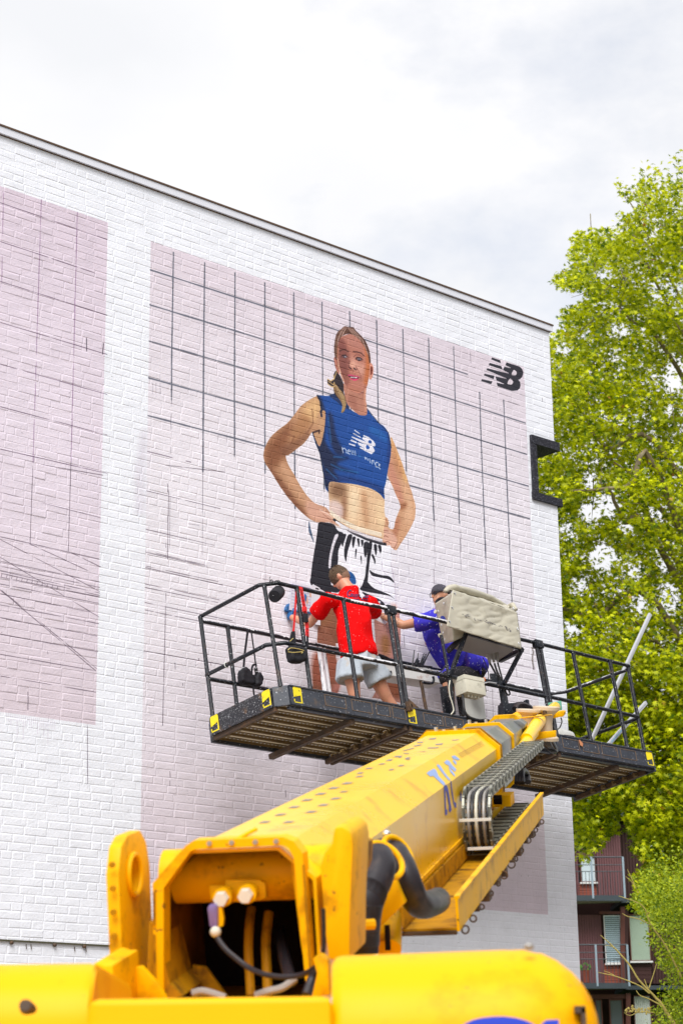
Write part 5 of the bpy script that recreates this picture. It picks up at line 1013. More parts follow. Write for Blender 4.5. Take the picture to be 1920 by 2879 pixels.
part('cover_end_cap', MB().loft([[at_y(1662, 2700, 5.6) + Vector((math.sin(t) * .04, .02 + k * .5, -.12 - .0)) + Vector((0, 0, -.02 + .10 * math.cos(t) - .5 * (1 - math.cos(t)))) for t in np.linspace(.2, 1.5, 7)] for k in range(2)], closed=False, caps=False), 'yeldark') if False else None
for (x, y, w_, h_) in ((1630, 2840, 14, 9), (1640, 2860, 6, 22)):
    q = at_y(x, y, 5.345); part('cover_latch', MB().box(lambda a, b, c: q + Vector((a, b, c)), (-w_ * .001, -.012, -h_ * .001), (w_ * .001, .05, h_ * .001)), 'rust')
q = at_y(1487, 2662, 5.42); part('cover_hinge', MB().ball(q, (.014, .012, .01)), 'platemetal', smooth=True)
part('cover_seam', MB().box(lambda a, b, c: at_y(1226, 2660, 5.4) + Vector((a, b, c)), (-.002, -.02, -.08), (.003, .3, .003)), 'yeldark') if False else None
q = at_y(75, 2834, 5.25); part('cover_knob', MB().tube([q + Vector((0, .1, 0)), q, q + Vector((0, -.03, .004))], [.012, .020, .016], 10), 'rust', smooth=True)
Yf = 5.305; F_ = lambda x, y, o=0: at_y(*zH(x, y), Yf - .004)
mb = MB(); arc = [F_(780, 534), F_(820, 515), F_(870, 503), F_(930, 497), F_(985, 496), F_(1050, 503), F_(1105, 518), F_(1140, 534), F_(1180, 560), F_(1150, 760), F_(800, 760), F_(730, 570)]; mb.prism(arc, (0, -.0015, 0)); part('lettering', mb, 'blue')
mb = MB().prism([F_(1192, 534), F_(1215, 516), F_(1282, 513), F_(1286, 640), F_(1180, 640), F_(1150, 600)], (0, -.0015, 0)); part('lettering', mb, 'blue')
# chassis and wheels below the picture
body = MB().box(I3, (-1.9, 5.3, .75), (1.0, 8.1, 1.55)); part('turret_body', body, 'hood', bevel=.04)
part('chassis', MB().box(I3, (-1.5, 5.6, .45), (.7, 8.6, .75)), 'black', bevel=.03)
for (x, y) in ((-1.75, 5.7), (.9, 5.7), (-1.75, 8.3), (.9, 8.3)):
    w_ = part('wheel', MB().tube([Vector((x - .18, y, .5)), Vector((x - .15, y, .5)), Vector((x + .15, y, .5)), Vector((x + .18, y, .5))], [.44, .5, .5, .44], 24), 'rubber', smooth=True); part('rim', MB().tube([Vector((x - .19, y, .5)), Vector((x + .19, y, .5))], .24, 16), 'yellow', parent=w_)
# ================================================================ people
def limb(mb, pts, rs, flat=1.0, up=None):
    mb.tube(pts, rs, 12, up=up, flat=flat)
    for p, r in ((pts[0], rs[0]), (pts[-1], rs[-1])): mb.ball(p, r * .98, seg=12, rg=8)
    return mb
def oval(mb, rings, n=18):   # rings: (centre, side axis, front axis, half width, half depth)
    R_ = []
    for c, sx, fx, a, b in rings: R_.append([c + sx * (a * math.cos(2 * math.pi * k / n)) + fx * (b * math.sin(2 * math.pi * k / n)) for k in range(n)])
    return mb.loft(R_)
def hand(mb, wr, palm_dir, side_dir, nrm, curl=.35, spread=.2, ln=.095):
    """palm with four fingers and a thumb; palm_dir towards the finger tips, side_dir towards the thumb"""
    pd, sd, nn = Vector(palm_dir).normalized(), Vector(side_dir).normalized(), Vector(nrm).normalized()
    mb.ball(wr + pd * .045, (.041, .056, .016), (sd, pd, nn), 12, 8)
    for k, (o_, l_) in enumerate(((.030, .070), (.010, .080), (-.011, .075), (-.031, .058))):
        b0 = wr + pd * .085 + sd * o_; d1 = (pd + sd * (o_ * spread * 12) * .6).normalized(); d2 = (d1 * math.cos(curl) + nn * math.sin(curl)); d3 = (d1 * math.cos(curl * 2) + nn * math.sin(curl * 2))
        p1 = b0 + d1 * l_ * .42; p2 = p1 + d2 * l_ * .33; p3 = p2 + d3 * l_ * .27
        limb(mb, [b0 - pd * .03, b0, p1, p2, p3], [.0095, .0098, .009, .0085, .0072])
    t0 = wr + pd * .02 + sd * .03; t1 = t0 + (sd * .75 + pd * .65).normalized() * .035; t2 = t1 + (sd * .35 + pd + nn * .3).normalized() * .032
    limb(mb, [t0 - sd * .012, t0, t1, t2], [.013, .013, .011, .009])
def sd_(v): return v.normalized()
UP = PLu
# ---------------- person in red, seen from behind
ft = P(1.45, .5, -.12)
red = thing('person', 'person seen from behind in red t-shirt and pale shorts, blue glove on the wall', 'person', loc=ft)
head_c = K(z6(692, 168), .70)
neck0 = K(z6(800, 300), .62); neck1 = K(z6(740, 235), .66)
shl = K(z6(565, 405), .62); shr = K(z6(1010, 455), .60)
hipc = K(z6(900, 1060), .50); chest = K(z6(850, 640), .56); waist = K(z6(870, 900), .52)
hl = K(z6(800, 1130), .50); hr = K(z6(1010, 1130), .50)
kl = K(z6(850, 1480), .50); kr = K(z6(1205, 1500), .46)
al_ = P(1.36, .54, -.05); ar_ = P(1.90, .42, -.05)
el = K(z6(355, 685), .92); wl_ = K(z6(140, 605), 1.24); gh = K(z6(130, 560), 1.30)
er = K(z6(1082, 590), .80); wr_ = K(z6(1085, 500), 1.10)
SX = (shr - shl).normalized(); FX = UP.cross(SX).normalized()
if FX.dot(PLs) < 0: FX = -FX
b = MB()
oval(b, [(hipc - UP * .06, SX, FX, .15, .10), (hipc, SX, FX, .165, .115), (waist, SX, FX, .145, .10), (chest, SX, FX, .175, .115), (shl.lerp(shr, .5) - UP * .06, SX, FX, .18, .11), (shl.lerp(shr, .5), SX, FX, .13, .08), (neck0, SX, FX, .062, .058)])
limb(b, [neck0 - UP * .03, neck1, head_c - UP * .04], [.066, .058, .056])
limb(b, [shl, shl.lerp(el, .5), el], [.062, .052, .042]); limb(b, [el, el.lerp(wl_, .35), wl_], [.042, .043, .030])
limb(b, [shr, shr.lerp(er, .5), er], [.062, .052, .042]); limb(b, [er, er.lerp(wr_, .35), wr_], [.042, .042, .030])
limb(b, [hl, hl.lerp(kl, .5), kl], [.095, .078, .058]); limb(b, [kl, kl.lerp(al_, .3), al_], [.055, .058, .038])
limb(b, [hr, hr.lerp(kr, .5), kr], [.098, .080, .058]); limb(b, [kr, kr.lerp(ar_, .3), ar_], [.055, .058, .038])
hf = (PLs * .8 - PLl * .35 - UP * .55).normalized()      # looking down towards the wall
hs = hf.cross(UP).normalized(); hu = hs.cross(hf).normalized()
if hs.dot(PLl) < 0: hs = -hs
hu = (UP * .83 + PLs * .4 - PLl * .28).normalized()
b.ball(head_c, (.077, .098, .104), (hs, hf, hu), 20, 14); b.ball(head_c + hf * .035 - hu * .06, (.058, .062, .062), (hs, hf, hu), 16, 10)
b.ball(head_c + hf * .1 - hu * .02, (.012, .018, .022), (hs, hf, hu)); b.ball(head_c + hf * .085 - hu * .068, (.022, .012, .01), (hs, hf, hu))
for s_ in (-1, 1): b.ball(head_c + hs * s_ * .079 - hf * .005 - hu * .02, (.010, .02, .033), (hs, hf, hu), 10, 8); b.ball(head_c + hs * s_ * .03 + hf * .086 + hu * .012, (.014, .008, .008), (hs, hf, hu))
hand(b, wr_, UP * .7 + PLs * .3 - PLl * .1, -SX, FX * .3 - UP * .2, .7)
for an_, sgn in ((al_, 0), (ar_, .25)): limb(b, [an_, an_ - UP * .04 + (PLs + PLl * sgn) * .08, an_ - UP * .055 + (PLs + PLl * sgn) * .16], [.036, .038, .026])
remeshed('body', b, 'skinfair', red, .009, 3)
gm = MB(); limb(gm, [wl_ + (el - wl_).normalized() * .03, wl_, gh], [.036, .036, .036]); gm.ball(K(z6(128, 535), 1.25), (.040, .018, .050), (PLl, PLs, (UP * .97 - PLl * .2).normalized()), 14, 10)
for (x0, x1, yt, yk) in ((92, 84, 500, 540), (112, 102, 462, 500), (134, 126, 448, 490), (156, 152, 462, 500)): limb(gm, [K(z6(x0, 545), 1.24), K(z6(x1, yk), 1.235), K(z6(x1 + 4, yt), 1.26), K(z6(x1 + 10, yt + 8), 1.29)], [.0115, .012, .0115, .010])
limb(gm, [K(z6(160, 575), 1.24), K(z6(176, 540), 1.22), K(z6(174, 505), 1.23)], [.013, .0125, .011])
gm2 = MB(); gm2.v = gm.v; gm2.f = gm.f; gm2.mi = gm.mi
remeshed('glove', gm2, 'glove', red, .006, 2)
# hair: cropped cap over skull
def clipped(name, mb_, m, parent, plane_pt, plane_n, **k):
    o = remeshed(name, mb_, m, parent, **k); top = parent
    while top.parent: top = top.parent
    iv = top.matrix_world.inverted(); bm = bmesh.new(); bm.from_mesh(o.data)
    for q, n_ in (plane_pt if isinstance(plane_pt, list) else [(plane_pt, plane_n)]): bmesh.ops.bisect_plane(bm, geom=bm.verts[:] + bm.edges[:] + bm.faces[:], plane_co=iv @ q, plane_no=iv.to_3x3() @ n_, clear_inner=True)
    bm.to_mesh(o.data); bm.free(); return o
def jag(amp, fr):
    from mathutils import noise
    def f(me):
        ns = [v.normal.copy() for v in me.vertices]
        for v, nn in zip(me.vertices, ns): v.co += nn * (noise.noise(v.co * fr) * amp)
    return f
h = MB().ball(head_c + hu * .004, (.082, .103, .110), (hs, hf, hu), 22, 16)
clipped('hair', h, 'hairlow', red, [(head_c - hu * .068 - hf * .06, (hu * .97 - hf * .25).normalized()), (head_c + hf * .05, (-hf + hu * .5).normalized())], None, voxel=.006, smooth_it=1, disp=jag(.002, 120))
h = MB().ball(head_c + hu * .012, (.084, .104, .110), (hs, hf, hu), 22, 16)
for k in range(70):
    t = 2 * math.pi * k / 70 * 7; r_ = (k / 70) ** .5 * .9; d_ = (hs * math.cos(t) * r_ + hf * math.sin(t) * r_ + hu * math.sqrt(1 - r_ * r_)).normalized(); q = head_c + hu * .012 + hs * (d_.dot(hs) * .084) + hf * (d_.dot(hf) * .104) + hu * (d_.dot(hu) * .110)
    h.tube([q - d_ * .01, q + (d_ + hf * .2 + hs * random.uniform(-.4, .4)) * .014], [.006, .002], 5)
clipped('hair_top', h, 'hair', red, [(head_c - hu * .012 - hf * .09, (hu * .93 + hf * .30).normalized())], None, voxel=.005, smooth_it=0, disp=jag(.004, 90))
# t-shirt
s = MB(); mid = shl.lerp(shr, .5)
oval(s, [(hipc - UP * -.012, SX, FX, .205, .150), (hipc + UP * .06, SX, FX, .196, .146), (waist, SX, FX, .186, .138), (chest, SX, FX, .196, .138), (mid - UP * .10, SX, FX, .205, .128), (mid - UP * .02, SX, FX, .19, .105), (mid + UP * .045, SX, FX, .12, .082), (neck0 + UP * .0, SX, FX, .075, .068)], 24)
sle = shl.lerp(el, .62); sre = shr.lerp(er, .72)
s.tube([shl + SX * .06 - UP * .02, shl - UP * .012, shl.lerp(sle, .5), sle], [.078, .078, .080, .082], 14, flat=.9); s.ball(shl - UP * .01, .074); s.tube([shr - SX * .06 - UP * .02, shr - UP * .012, shr.lerp(sre, .5), sre], [.074, .074, .072, .074], 14); s.ball(shr - UP * .01, .070)
shirt = remeshed('t_shirt', s, 'red', red, .009, 4, disp=fold(.022, 6, (1, 1, .55)))
# shorts
q = MB(); hb = hipc - UP * .02
oval(q, [(hipc + UP * .05, SX, FX, .17, .125), (hb, SX, FX, .185, .14), (hipc - UP * .12, SX, FX, .20, .15)], 22)
lk = hl.lerp(kl, .50); rk = hr.lerp(kr, .52)
q.tube([hl + UP * .03, hl.lerp(lk, .5) - SX * .012, lk - SX * .02], [.112, .125, .138], 18, flat=1); q.tube([hr + UP * .03, hr.lerp(rk, .5) + SX * .01, rk + SX * .012], [.112, .122, .128], 18)
sh_ = remeshed('shorts', q, 'shorts', red, .009, 5, disp=fold(.018, 7, (1, 1, .5), 4))
# print on the back of the shirt
def bvh_of(o):
    me = o.data; top = o.parent; mw = top.matrix_world
    return BVHTree.FromPolygons([mw @ v.co for v in me.vertices], [tuple(p.vertices) for p in me.polygons])
def decal(name, strokes, bvh, m, parent, w=.004, off=.003):
    """strokes: lists of picture points; each is cast onto the cloth and laid as a thin ribbon on it"""
    mb = MB()
    for st in strokes:
        pts = []
        ww = w
        if isinstance(st, tuple): ww, st = st
        for i in range(len(st) - 1):
            for t in (0, .34, .67): pts.append((st[i][0] + (st[i + 1][0] - st[i][0]) * t, st[i][1] + (st[i + 1][1] - st[i][1]) * t))
        pts.append(st[-1]); W_ = []
        for p in pts:
            d = ray(*p); h_ = bvh.ray_cast(CP, d)
            if h_[0] is not None: W_.append(h_[0] + h_[1] * off * (1 if h_[1].dot(d) < 0 else -1))
        if len(W_) > 1: mb.tube(W_, ww / 2, 5)
    return obj(name, mb, m, parent)
bs = bvh_of(shirt); zz = zoomer(860, 1580, 5.227)
def bez(z, *pts): return [z(*p) for p in pts]
decal('shirt_lettering', [(.013, bez(zz, (668, 432), (650, 418), (628, 432), (610, 465), (612, 500), (630, 515), (660, 505))), (.009, bez(zz, (668, 470), (655, 492), (668, 508), (684, 492), (676, 470), (666, 472))), (.009, bez(zz, (712, 476), (695, 480), (690, 500), (703, 510), (718, 500))), (.009, bez(zz, (745, 480), (728, 480), (720, 500), (732, 512), (748, 495), (752, 480), (750, 510), (760, 508))), (.009, bez(zz, (764, 490), (782, 482))),
   (.013, bez(zz, (838, 455), (822, 440), (796, 455), (782, 485), (785, 518), (805, 530), (830, 515))), (.009, bez(zz, (842, 492), (830, 510), (842, 528), (856, 512), (848, 492), (840, 494))), (.009, bez(zz, (862, 528), (866, 495), (884, 455), (876, 500), (872, 528), (884, 528))), (.009, bez(zz, (905, 500), (890, 505), (886, 525), (898, 532), (910, 515), (914, 500), (910, 530))), (.005, bez(zz, (615, 520), (660, 512), (700, 520), (740, 528), (760, 525)))], bs, 'navy', shirt)
tx = MB()
FONT = {'Z': [[(0, 1), (1, 1), (0, 0), (1, 0)]], 'E': [[(1, 1), (0, 1), (0, 0), (1, 0)], [(0, .5), (.8, .5)]], 'R': [[(0, 0), (0, 1), (.9, 1), (.9, .5), (0, .5)], [(.5, .5), (1, 0)]], 'O': [[(0, 0), (0, 1), (1, 1), (1, 0), (0, 0)]], 'S': [[(1, 1), (0, 1), (0, .5), (1, .5), (1, 0), (0, 0)]], 'U': [[(0, 1), (0, 0), (1, 0), (1, 1)]], 'G': [[(1, 1), (0, 1), (0, 0), (1, 0), (1, .5), (.6, .5)]], 'A': [[(0, 0), (0, .6), (.5, 1), (1, .6), (1, 0)], [(0, .4), (1, .4)]]}
stk = []
for i, ch in enumerate('ZERO SUGAR'):
    if ch == ' ': continue
    x0 = 700 + i * 22; y0 = 560 + i * .5
    for st in FONT[ch]: stk.append((.005, [zz(x0 + a * 14, y0 - b_ * 14) for a, b_ in st]))
decal('shirt_lettering', stk, bs, 'navy', shirt)

# ---------------- person in blue-violet, sitting on the far rail
man = thing('person', 'person in paint-stained violet t-shirt, dark cap and glasses, arm stretched out left', 'person', loc=P(2.9, .8, -.1))
hc2 = K(z7(338, 285), .80); nk2 = K(z7(362, 420), .80); s2 = K(z7(265, 545), .72); s2b = K(z7(330, 520), 1.02); ch2 = K(z7(360, 720), .84); w2 = K(z7(480, 960), .86); hp2 = K(z7(660, 1110), .88)
e2 = K(z6(1390, 700), .98); wr2 = K(z6(1130, 580), 1.18); hd2 = K(z6(1095, 500), 1.22)
k2 = K(z7(415, 1215), .72); k2b = K(z7(440, 1200), 1.02); f2 = K(z7(445, 1560), .70); f2b = K(z7(470, 1560), 1.0)
b = MB(); ax2 = PLs; 
def spine(pts, wid, dep):
    out_ = []
    for i, p in enumerate(pts):
        t = (pts[min(i + 1, len(pts) - 1)] - pts[max(0, i - 1)]).normalized(); fx = t.cross(ax2).normalized(); out_.append((p, ax2, fx, wid[i], dep[i]))
    return out_
oval(b, spine([hp2 - (w2 - hp2) * .2, hp2, w2, ch2, s2.lerp(s2b, .5), nk2], [.13, .15, .14, .16, .16, .06], [.10, .12, .10, .11, .09, .058]))
limb(b, [s2.lerp(s2b, .5), nk2, hc2 + PLl * .01], [.07, .06, .058])
f3 = (-PLl * .97 - UP * .05 + PLs * .12).normalized(); u3 = (UP - f3 * UP.dot(f3)).normalized(); s3 = f3.cross(u3)
if s3.dot(PLs) > 0: s3 = -s3     # towards the camera
b.ball(hc2 + f3 * -.008, (.074, .098, .105), (s3, f3, u3), 22, 16); b.ball(hc2 + f3 * .045 - u3 * .055, (.054, .052, .062), (s3, f3, u3), 16, 10)
b.tube([hc2 + f3 * .088 + u3 * .005, hc2 + f3 * .104 - u3 * .016, hc2 + f3 * .116 - u3 * .034, hc2 + f3 * .098 - u3 * .045], [.008, .011, .013, .009], 9); b.ball(hc2 + f3 * .094 - u3 * .066, (.024, .012, .007), (s3, f3, u3)); b.ball(hc2 + f3 * .092 - u3 * .08, (.022, .012, .008), (s3, f3, u3)); b.ball(hc2 + f3 * .086 - u3 * .108, (.024, .018, .014), (s3, f3, u3))
b.ball(hc2 + s3 * .074 - f3 * .012 - u3 * .02, (.012, .02, .033), (s3, f3, u3), 12, 9); b.ball(hc2 + f3 * .085 + u3 * .022, (.045, .014, .010), (s3, f3, u3))
limb(b, [s2, s2.lerp(e2, .5), e2], [.064, .054, .046]); limb(b, [e2, e2.lerp(wr2, .3), wr2], [.046, .048, .030]); hand(b, wr2, (hd2 - wr2), PLl, -PLs, .8)
limb(b, [s2b, s2b + PLl * -.1 - UP * .22, s2b - PLl * .25 - UP * .35], [.06, .05, .04]); limb(b, [hp2, k2], [.09, .065]); limb(b, [hp2 + PLs * .15, k2b], [.09, .065]); limb(b, [k2, f2], [.056, .04]); limb(b, [k2b, f2b], [.056, .04])
for f_ in (f2, f2b): limb(b, [f_, f_ - UP * .05 - PLl * .02, f_ - UP * .06 - PLl * .13], [.038, .036, .028])
mb2_ = remeshed('body', b, 'skin', man, .008, 3)
s = MB()
oval(s, spine([K(z7(640, 1150), .88), hp2 + (hp2 - w2) * .02, K(z7(560, 1040), .87), w2, K(z7(400, 830), .85), ch2, K(z7(310, 600), .86), K(z7(330, 520), .86), nk2 - UP * .03], [.17, .19, .19, .185, .19, .20, .20, .17, .08], [.15, .155, .15, .135, .125, .125, .11, .085, .07]), 24)
s.tube([s2 + PLl * .06, s2, s2.lerp(e2, .35), s2.lerp(e2, .60)], [.09, .092, .088, .090], 14); s.ball(s2, .09); s.ball(s2b, .085); s.tube([s2b, s2b - PLl * .08 - UP * .16], [.085, .09], 12)
s.ball(K(z7(745, 1080), .86), (.095, .16, .125), (PLl, PLs, UP), 14, 10); s.ball(K(z7(430, 1180), .84), (.12, .15, .06), (PLl, PLs, UP), 14, 10)
sh2 = remeshed('t_shirt', s, 'purple', man, .009, 5, disp=fold(.024, 5.5, (1, 1, .7), 9))
q = MB(); limb(q, [hp2 - UP * .05, K(z7(560, 1185), .8), k2], [.14, .11, .085]); limb(q, [hp2 + PLs * .12 - UP * .05, k2b], [.13, .085]); q.ball(K(z7(730, 1160), .86), (.09, .14, .08), (PLl, PLs, UP))
remeshed('shorts', q, 'shortsdark', man, .010, 4)
h = MB().ball(hc2 + u3 * .012 - f3 * .012, (.083, .108, .108), (s3, f3, u3), 22, 16)
clipped('cap', h, 'cap', man, [(hc2 + u3 * .024, (u3 * 1 - f3 * -.34).normalized())], None, voxel=.006, smooth_it=1, disp=fold(.004, 14, (1, 1, 1)))
gl = MB(); 
for sx in (-1, 1): gl.torus(hc2 + f3 * .100 - u3 * .002 + s3 * .034 * sx, (f3 + s3 * .25 * sx), .023, .0035, 16, 6)
gl.tube([hc2 + f3 * .100 + s3 * .058 + u3 * .012, hc2 + f3 * .05 + s3 * .077 + u3 * .010, hc2 - f3 * .012 + s3 * .086 + u3 * .002], .0042, 6); obj('glasses', gl, 'glassblk', man, smooth=True)
bm2 = bvh_of(mb2_)
decal('tattoo', [bez(z6, (1140, 590), (1165, 570), (1190, 580), (1170, 600), (1150, 595)), bez(z6, (1155, 575), (1200, 590)), bez(z6, (1300, 640), (1320, 660), (1335, 690), (1315, 690)), bez(z6, (1310, 620), (1340, 640), (1320, 650))], bm2, 'greytxt', mb2_, .003, .0012)
decal('arm_scuff', [bez(z6, (395, 660), (450, 680)), bez(z6, (430, 640), (460, 665)), bez(z6, (480, 610), (515, 630)), bez(z6, (460, 625), (490, 645))], bvh_of(bpy.data.objects['body']), 'panelwhite', bpy.data.objects['body'], .003, .001)
tool = MB().tube([K(z6(1108, 500), 1.12), K(z6(1128, 440), 1.10)], [.007, .012], 8); tool.tube([K(z6(1118, 460), 1.11), K(z6(1128, 438), 1.1)], .016, 8)
t_ = obj('paint_brush', tool, 'alu'); rehome(t_, K(z6(1108, 500), 1.12)); tag(t_, 'small pale paint brush held up against the wall behind the red shirt', 'brush')

# ================================================================ loose things on the platform
def curve(zz_, pts, n=4):
    pp = [K(zz_(p[0], p[1]), p[2]) for p in pts]; fine = []
    for i in range(len(pp) - 1):
        p0, p1, p2, p3 = pp[max(0, i - 1)], pp[i], pp[i + 1], pp[min(len(pp) - 1, i + 2)]
        for t in [k / n for k in range(n)]: fine.append(.5 * (2 * p1 + (p2 - p0) * t + (2 * p0 - 5 * p1 + 4 * p2 - p3) * t * t + (3 * p1 - p0 - 3 * p2 + p3) * t ** 3))
    return fine + [pp[-1]]
def strap(mb, zz_, pts, w, th=.002, mi=0, n=4):
    c_ = curve(zz_, pts, n)
    for a, b_ in zip(c_[:-1], c_[1:]): mb.bar(a, b_ + (b_ - a) * .02, w, th, PLs, mi)
    return mb
# speaker
sp0 = K(zY(405, 90), -.02)
spk = thing('portable_speaker', 'small black round speaker hanging by a cord from the top rail', 'speaker', loc=sp0)
c0, c1 = K(zY(420, 150), .03), K(zY(392, 178), -.05)
obj('housing', MB().tube([c0 + (c0 - c1) * .32, c0 + (c0 - c1) * .25, c0, c1, c1 - (c0 - c1) * .12], [.052, .060, .062, .060, .052], 20), 'fabricblack', spk, smooth=True)
dn = (c1 - c0).normalized(); obj('speaker_face', MB().disc(c1 + dn * .008, dn, .046, .004, 20), 'rubber', spk); obj('badge', MB().bar(c1 + dn * .014 - PLl * .018 + UP * .005, c1 + dn * .014 + PLl * .018 - UP * .002, .002, .006, UP), 'alu', spk)
obj('cord', MB().tube(curve(zY, [(408, 100, 0), (402, 75, -.02), (392, 45, -.02), (430, 40, -.02), (440, 48, -.02)]), .003, 5).tube(curve(zY, [(375, 60, -.02), (352, 40, -.02), (345, 22, -.02), (355, 4, -.02)]), .0025, 5).torus(P(-.03, .01, UT), PLl, .022, .004, 12, 5), 'cable', spk)
# red lanyard bag
bag = thing('belt_bag', 'black belt bag with yellow zip hanging on a red lettered strap', 'bag', loc=K(zY(590, 770), -.04))
mb = MB(); strap(mb, zY, [(625, 96, -.025), (650, 240, -.03), (678, 400, -.035), (684, 540, -.035)], .044); rs_ = obj('red_strap', mb, 'strapred', bag)
mb = MB(); strap(mb, zY, [(588, 120, .0), (575, 300, .0), (562, 480, .0), (552, 500, .0)], .022); obj('red_strap', mb, 'strapred', bag)
mb = MB(); strap(mb, zY, [(686, 540, -.03), (688, 640, -.03)], .026); obj('black_strap', mb, 'fabricblack', bag)
mb = MB().prism([K(zY(*p), -.01) for p in ((548, 498), (575, 495), (584, 605), (520, 640), (524, 590))], PLs * .012); obj('black_strap', mb, 'fabricblack', bag)
mb = MB()
for k, (x, y) in enumerate(((628, 120), (634, 150), (640, 185), (648, 215), (652, 250), (682, 470), (684, 500), (686, 525))):
    for dx, dy in ((-8, -4), (0, 5), (7, -2)): q0 = K(zY(x + dx, y + dy), -.034); mb.bar(q0, K(zY(x + dx * .4 + 5, y + dy + 9), -.040), .004, .002, PLs)
obj('strap_lettering', mb, 'cable', rs_)
mb = MB().box(Lf, (.285, -.05, .775), (.32, -.03, .80)); obj('strap_slider', MB().prism([K(zY(*p), -.05) for p in ((643, 275), (680, 275), (684, 315), (648, 318))], PLs * .014), 'strapred', bag, bevel=.003); obj('buckle', MB().prism([K(zY(*p), -.055) for p in ((652, 332), (692, 335), (698, 412), (660, 415))], PLs * .02), 'fabricblack', bag, bevel=.005)
pts = [(505, 660), (512, 640), (560, 632), (650, 652), (668, 700), (664, 762), (620, 782), (560, 784), (528, 765), (515, 710)]
def pouch(name, zz_, pts, s, th, m, parent, vox=.006, bul=.4):
    v = [K(zz_(*p), s) for p in pts]; c_ = sum(v, Vector()) / len(v); rings = []
    for t in (-1, -.8, -.4, 0, .4, .8, 1): k_ = math.sqrt(max(0, 1 - (abs(t)) ** 2.4)) * .22 + .78 if abs(t) < 1 else .72; rings.append([c_ + (p - c_) * k_ + PLs * (t * th) for p in v])
    return remeshed(name, MB().loft(rings), m, parent, vox, 3, disp=fold(.006, 12, (1, 1, 1), 2))
pouch('pouch', zY, pts, -.02, .045, 'fabricblack', bag)
obj('zip', MB().tube(curve(zY, [(510, 668, -.07), (535, 648, -.075), (600, 655, -.075), (655, 672, -.07)]), .004, 6).tube(curve(zY, [(512, 682, -.075), (560, 688, -.08), (640, 682, -.075), (632, 695, -.08)]), .004, 6).tube(curve(zY, [(528, 588, -.03), (545, 570, -.03), (558, 560, -.03)]), .0035, 5), 'zip', bag)
# second belt bag on the left
bag2 = thing('belt_bag', 'plain black belt bag hanging by its long strap over the left rails', 'bag', loc=K(zY(170, 985), .6))
mb = MB(); strap(mb, zY, [(150, 485, .93), (135, 600, .93), (122, 700, .93), (112, 825, .92)], .026); strap(mb, zY, [(178, 485, .93), (195, 600, .93), (212, 730, .93), (228, 850, .92)], .018); strap(mb, zY, [(232, 800, .9), (200, 800, .9), (186, 840, .9), (190, 930, .9), (198, 1000, .9), (206, 1075, .9)], .022)
obj('strap', mb, 'fabricblack', bag2); pouch('pouch', zY, [(82, 842), (118, 822), (150, 850), (175, 895), (205, 915), (205, 975), (170, 985), (110, 975), (78, 950), (70, 900)], .92, .04, 'fabricblack', bag2); pouch('pouch', zY, [(218, 885), (246, 870), (262, 900), (280, 940), (262, 980), (240, 1000), (212, 990), (205, 930)], .9, .04, 'fabricblack', bag2)
obj('buckle', MB().prism([K(zY(*p), .88) for p in ((212, 825), (236, 815), (246, 870), (222, 880))], PLs * .015), 'cable', bag2, bevel=.003); obj('buckle_edge', MB().tube(curve(zY, [(214, 832, .875), (238, 822, .875)]), .003, 5).tube(curve(zY, [(220, 862, .875), (242, 856, .875)]), .003, 5).tube(curve(zY, [(76, 850, .87), (98, 828, .87), (120, 822, .87)]), .004, 5), 'alu', bag2)
tag(rehome(obj('cable_tie', MB().torus(P(-.09, .62, UM), PLs, .024, .004, 14, 6), 'panelwhite'), P(-.09, .62, UM)), 'white cable tie round the left middle rail', 'cable tie')
# reference print on the wall
sh = [(160, 218), (262, 238), (360, 268), (466, 295), (468, 560), (330, 560), (200, 545), (128, 440)]
def onw(p, off=.03): q = hit(p[0], p[1], W0 - WN * off, WN); return q
prt = thing('reference_print', 'gridded paper print of the mural design held flat against the wall beside the blue glove', 'paper', loc=onw(z6(300, 560)))
obj('sheet', MB().prism([onw(z6(*p)) for p in ((160, 218), (262, 240), (370, 268), (372, 556), (250, 548), (128, 530), (140, 380))], WN * -.003), 'paper', prt); obj('sheet', MB().prism([onw(z6(*p), .035) for p in ((372, 262), (392, 248), (466, 288), (472, 700), (410, 690), (374, 560))], WN * -.003), 'paper', prt)
mb = MB()
for k in range(9): mb.tube([onw(z6(165 + k * 34, 232 + k * 9), .0345), onw(z6(140 + k * 36, 530 + k * 4), .0345)], .0014, 4)
for k in range(9): mb.tube([onw(z6(158, 245 + k * 34), .0345), onw(z6(365, 290 + k * 32), .0345)], .0014, 4)
obj('grid_lines', mb, mat('pale_violet_print', (.36, .32, .56), .7), prt)
obj('small_figure', MB().prism([onw(z6(*p), .0355) for p in ((296, 350), (316, 360), (326, 400), (318, 440), (300, 420))], WN * -.001), mat('print_blue', (.02, .16, .42), .7), prt); obj('small_figure', MB().prism([onw(z6(*p), .0355) for p in ((318, 380), (328, 380), (340, 440), (328, 470), (316, 450))], WN * -.001).prism([onw(z6(*p), .0355) for p in ((352, 340), (378, 350), (372, 390), (356, 384))], WN * -.001), mat('print_skin', (.7, .42, .32), .7), prt)
obj('tape', MB().bar(onw(z6(195, 536), .037), onw(z6(240, 548), .037), .016, .002, WN).bar(onw(z6(330, 558), .037), onw(z6(415, 572), .037), .018, .002, WN), 'bluepen', prt); obj('print_mark', MB().bar(onw(z6(420, 290), .0395), onw(z6(456, 300), .0395), .014, .001, WN), 'cable', prt)
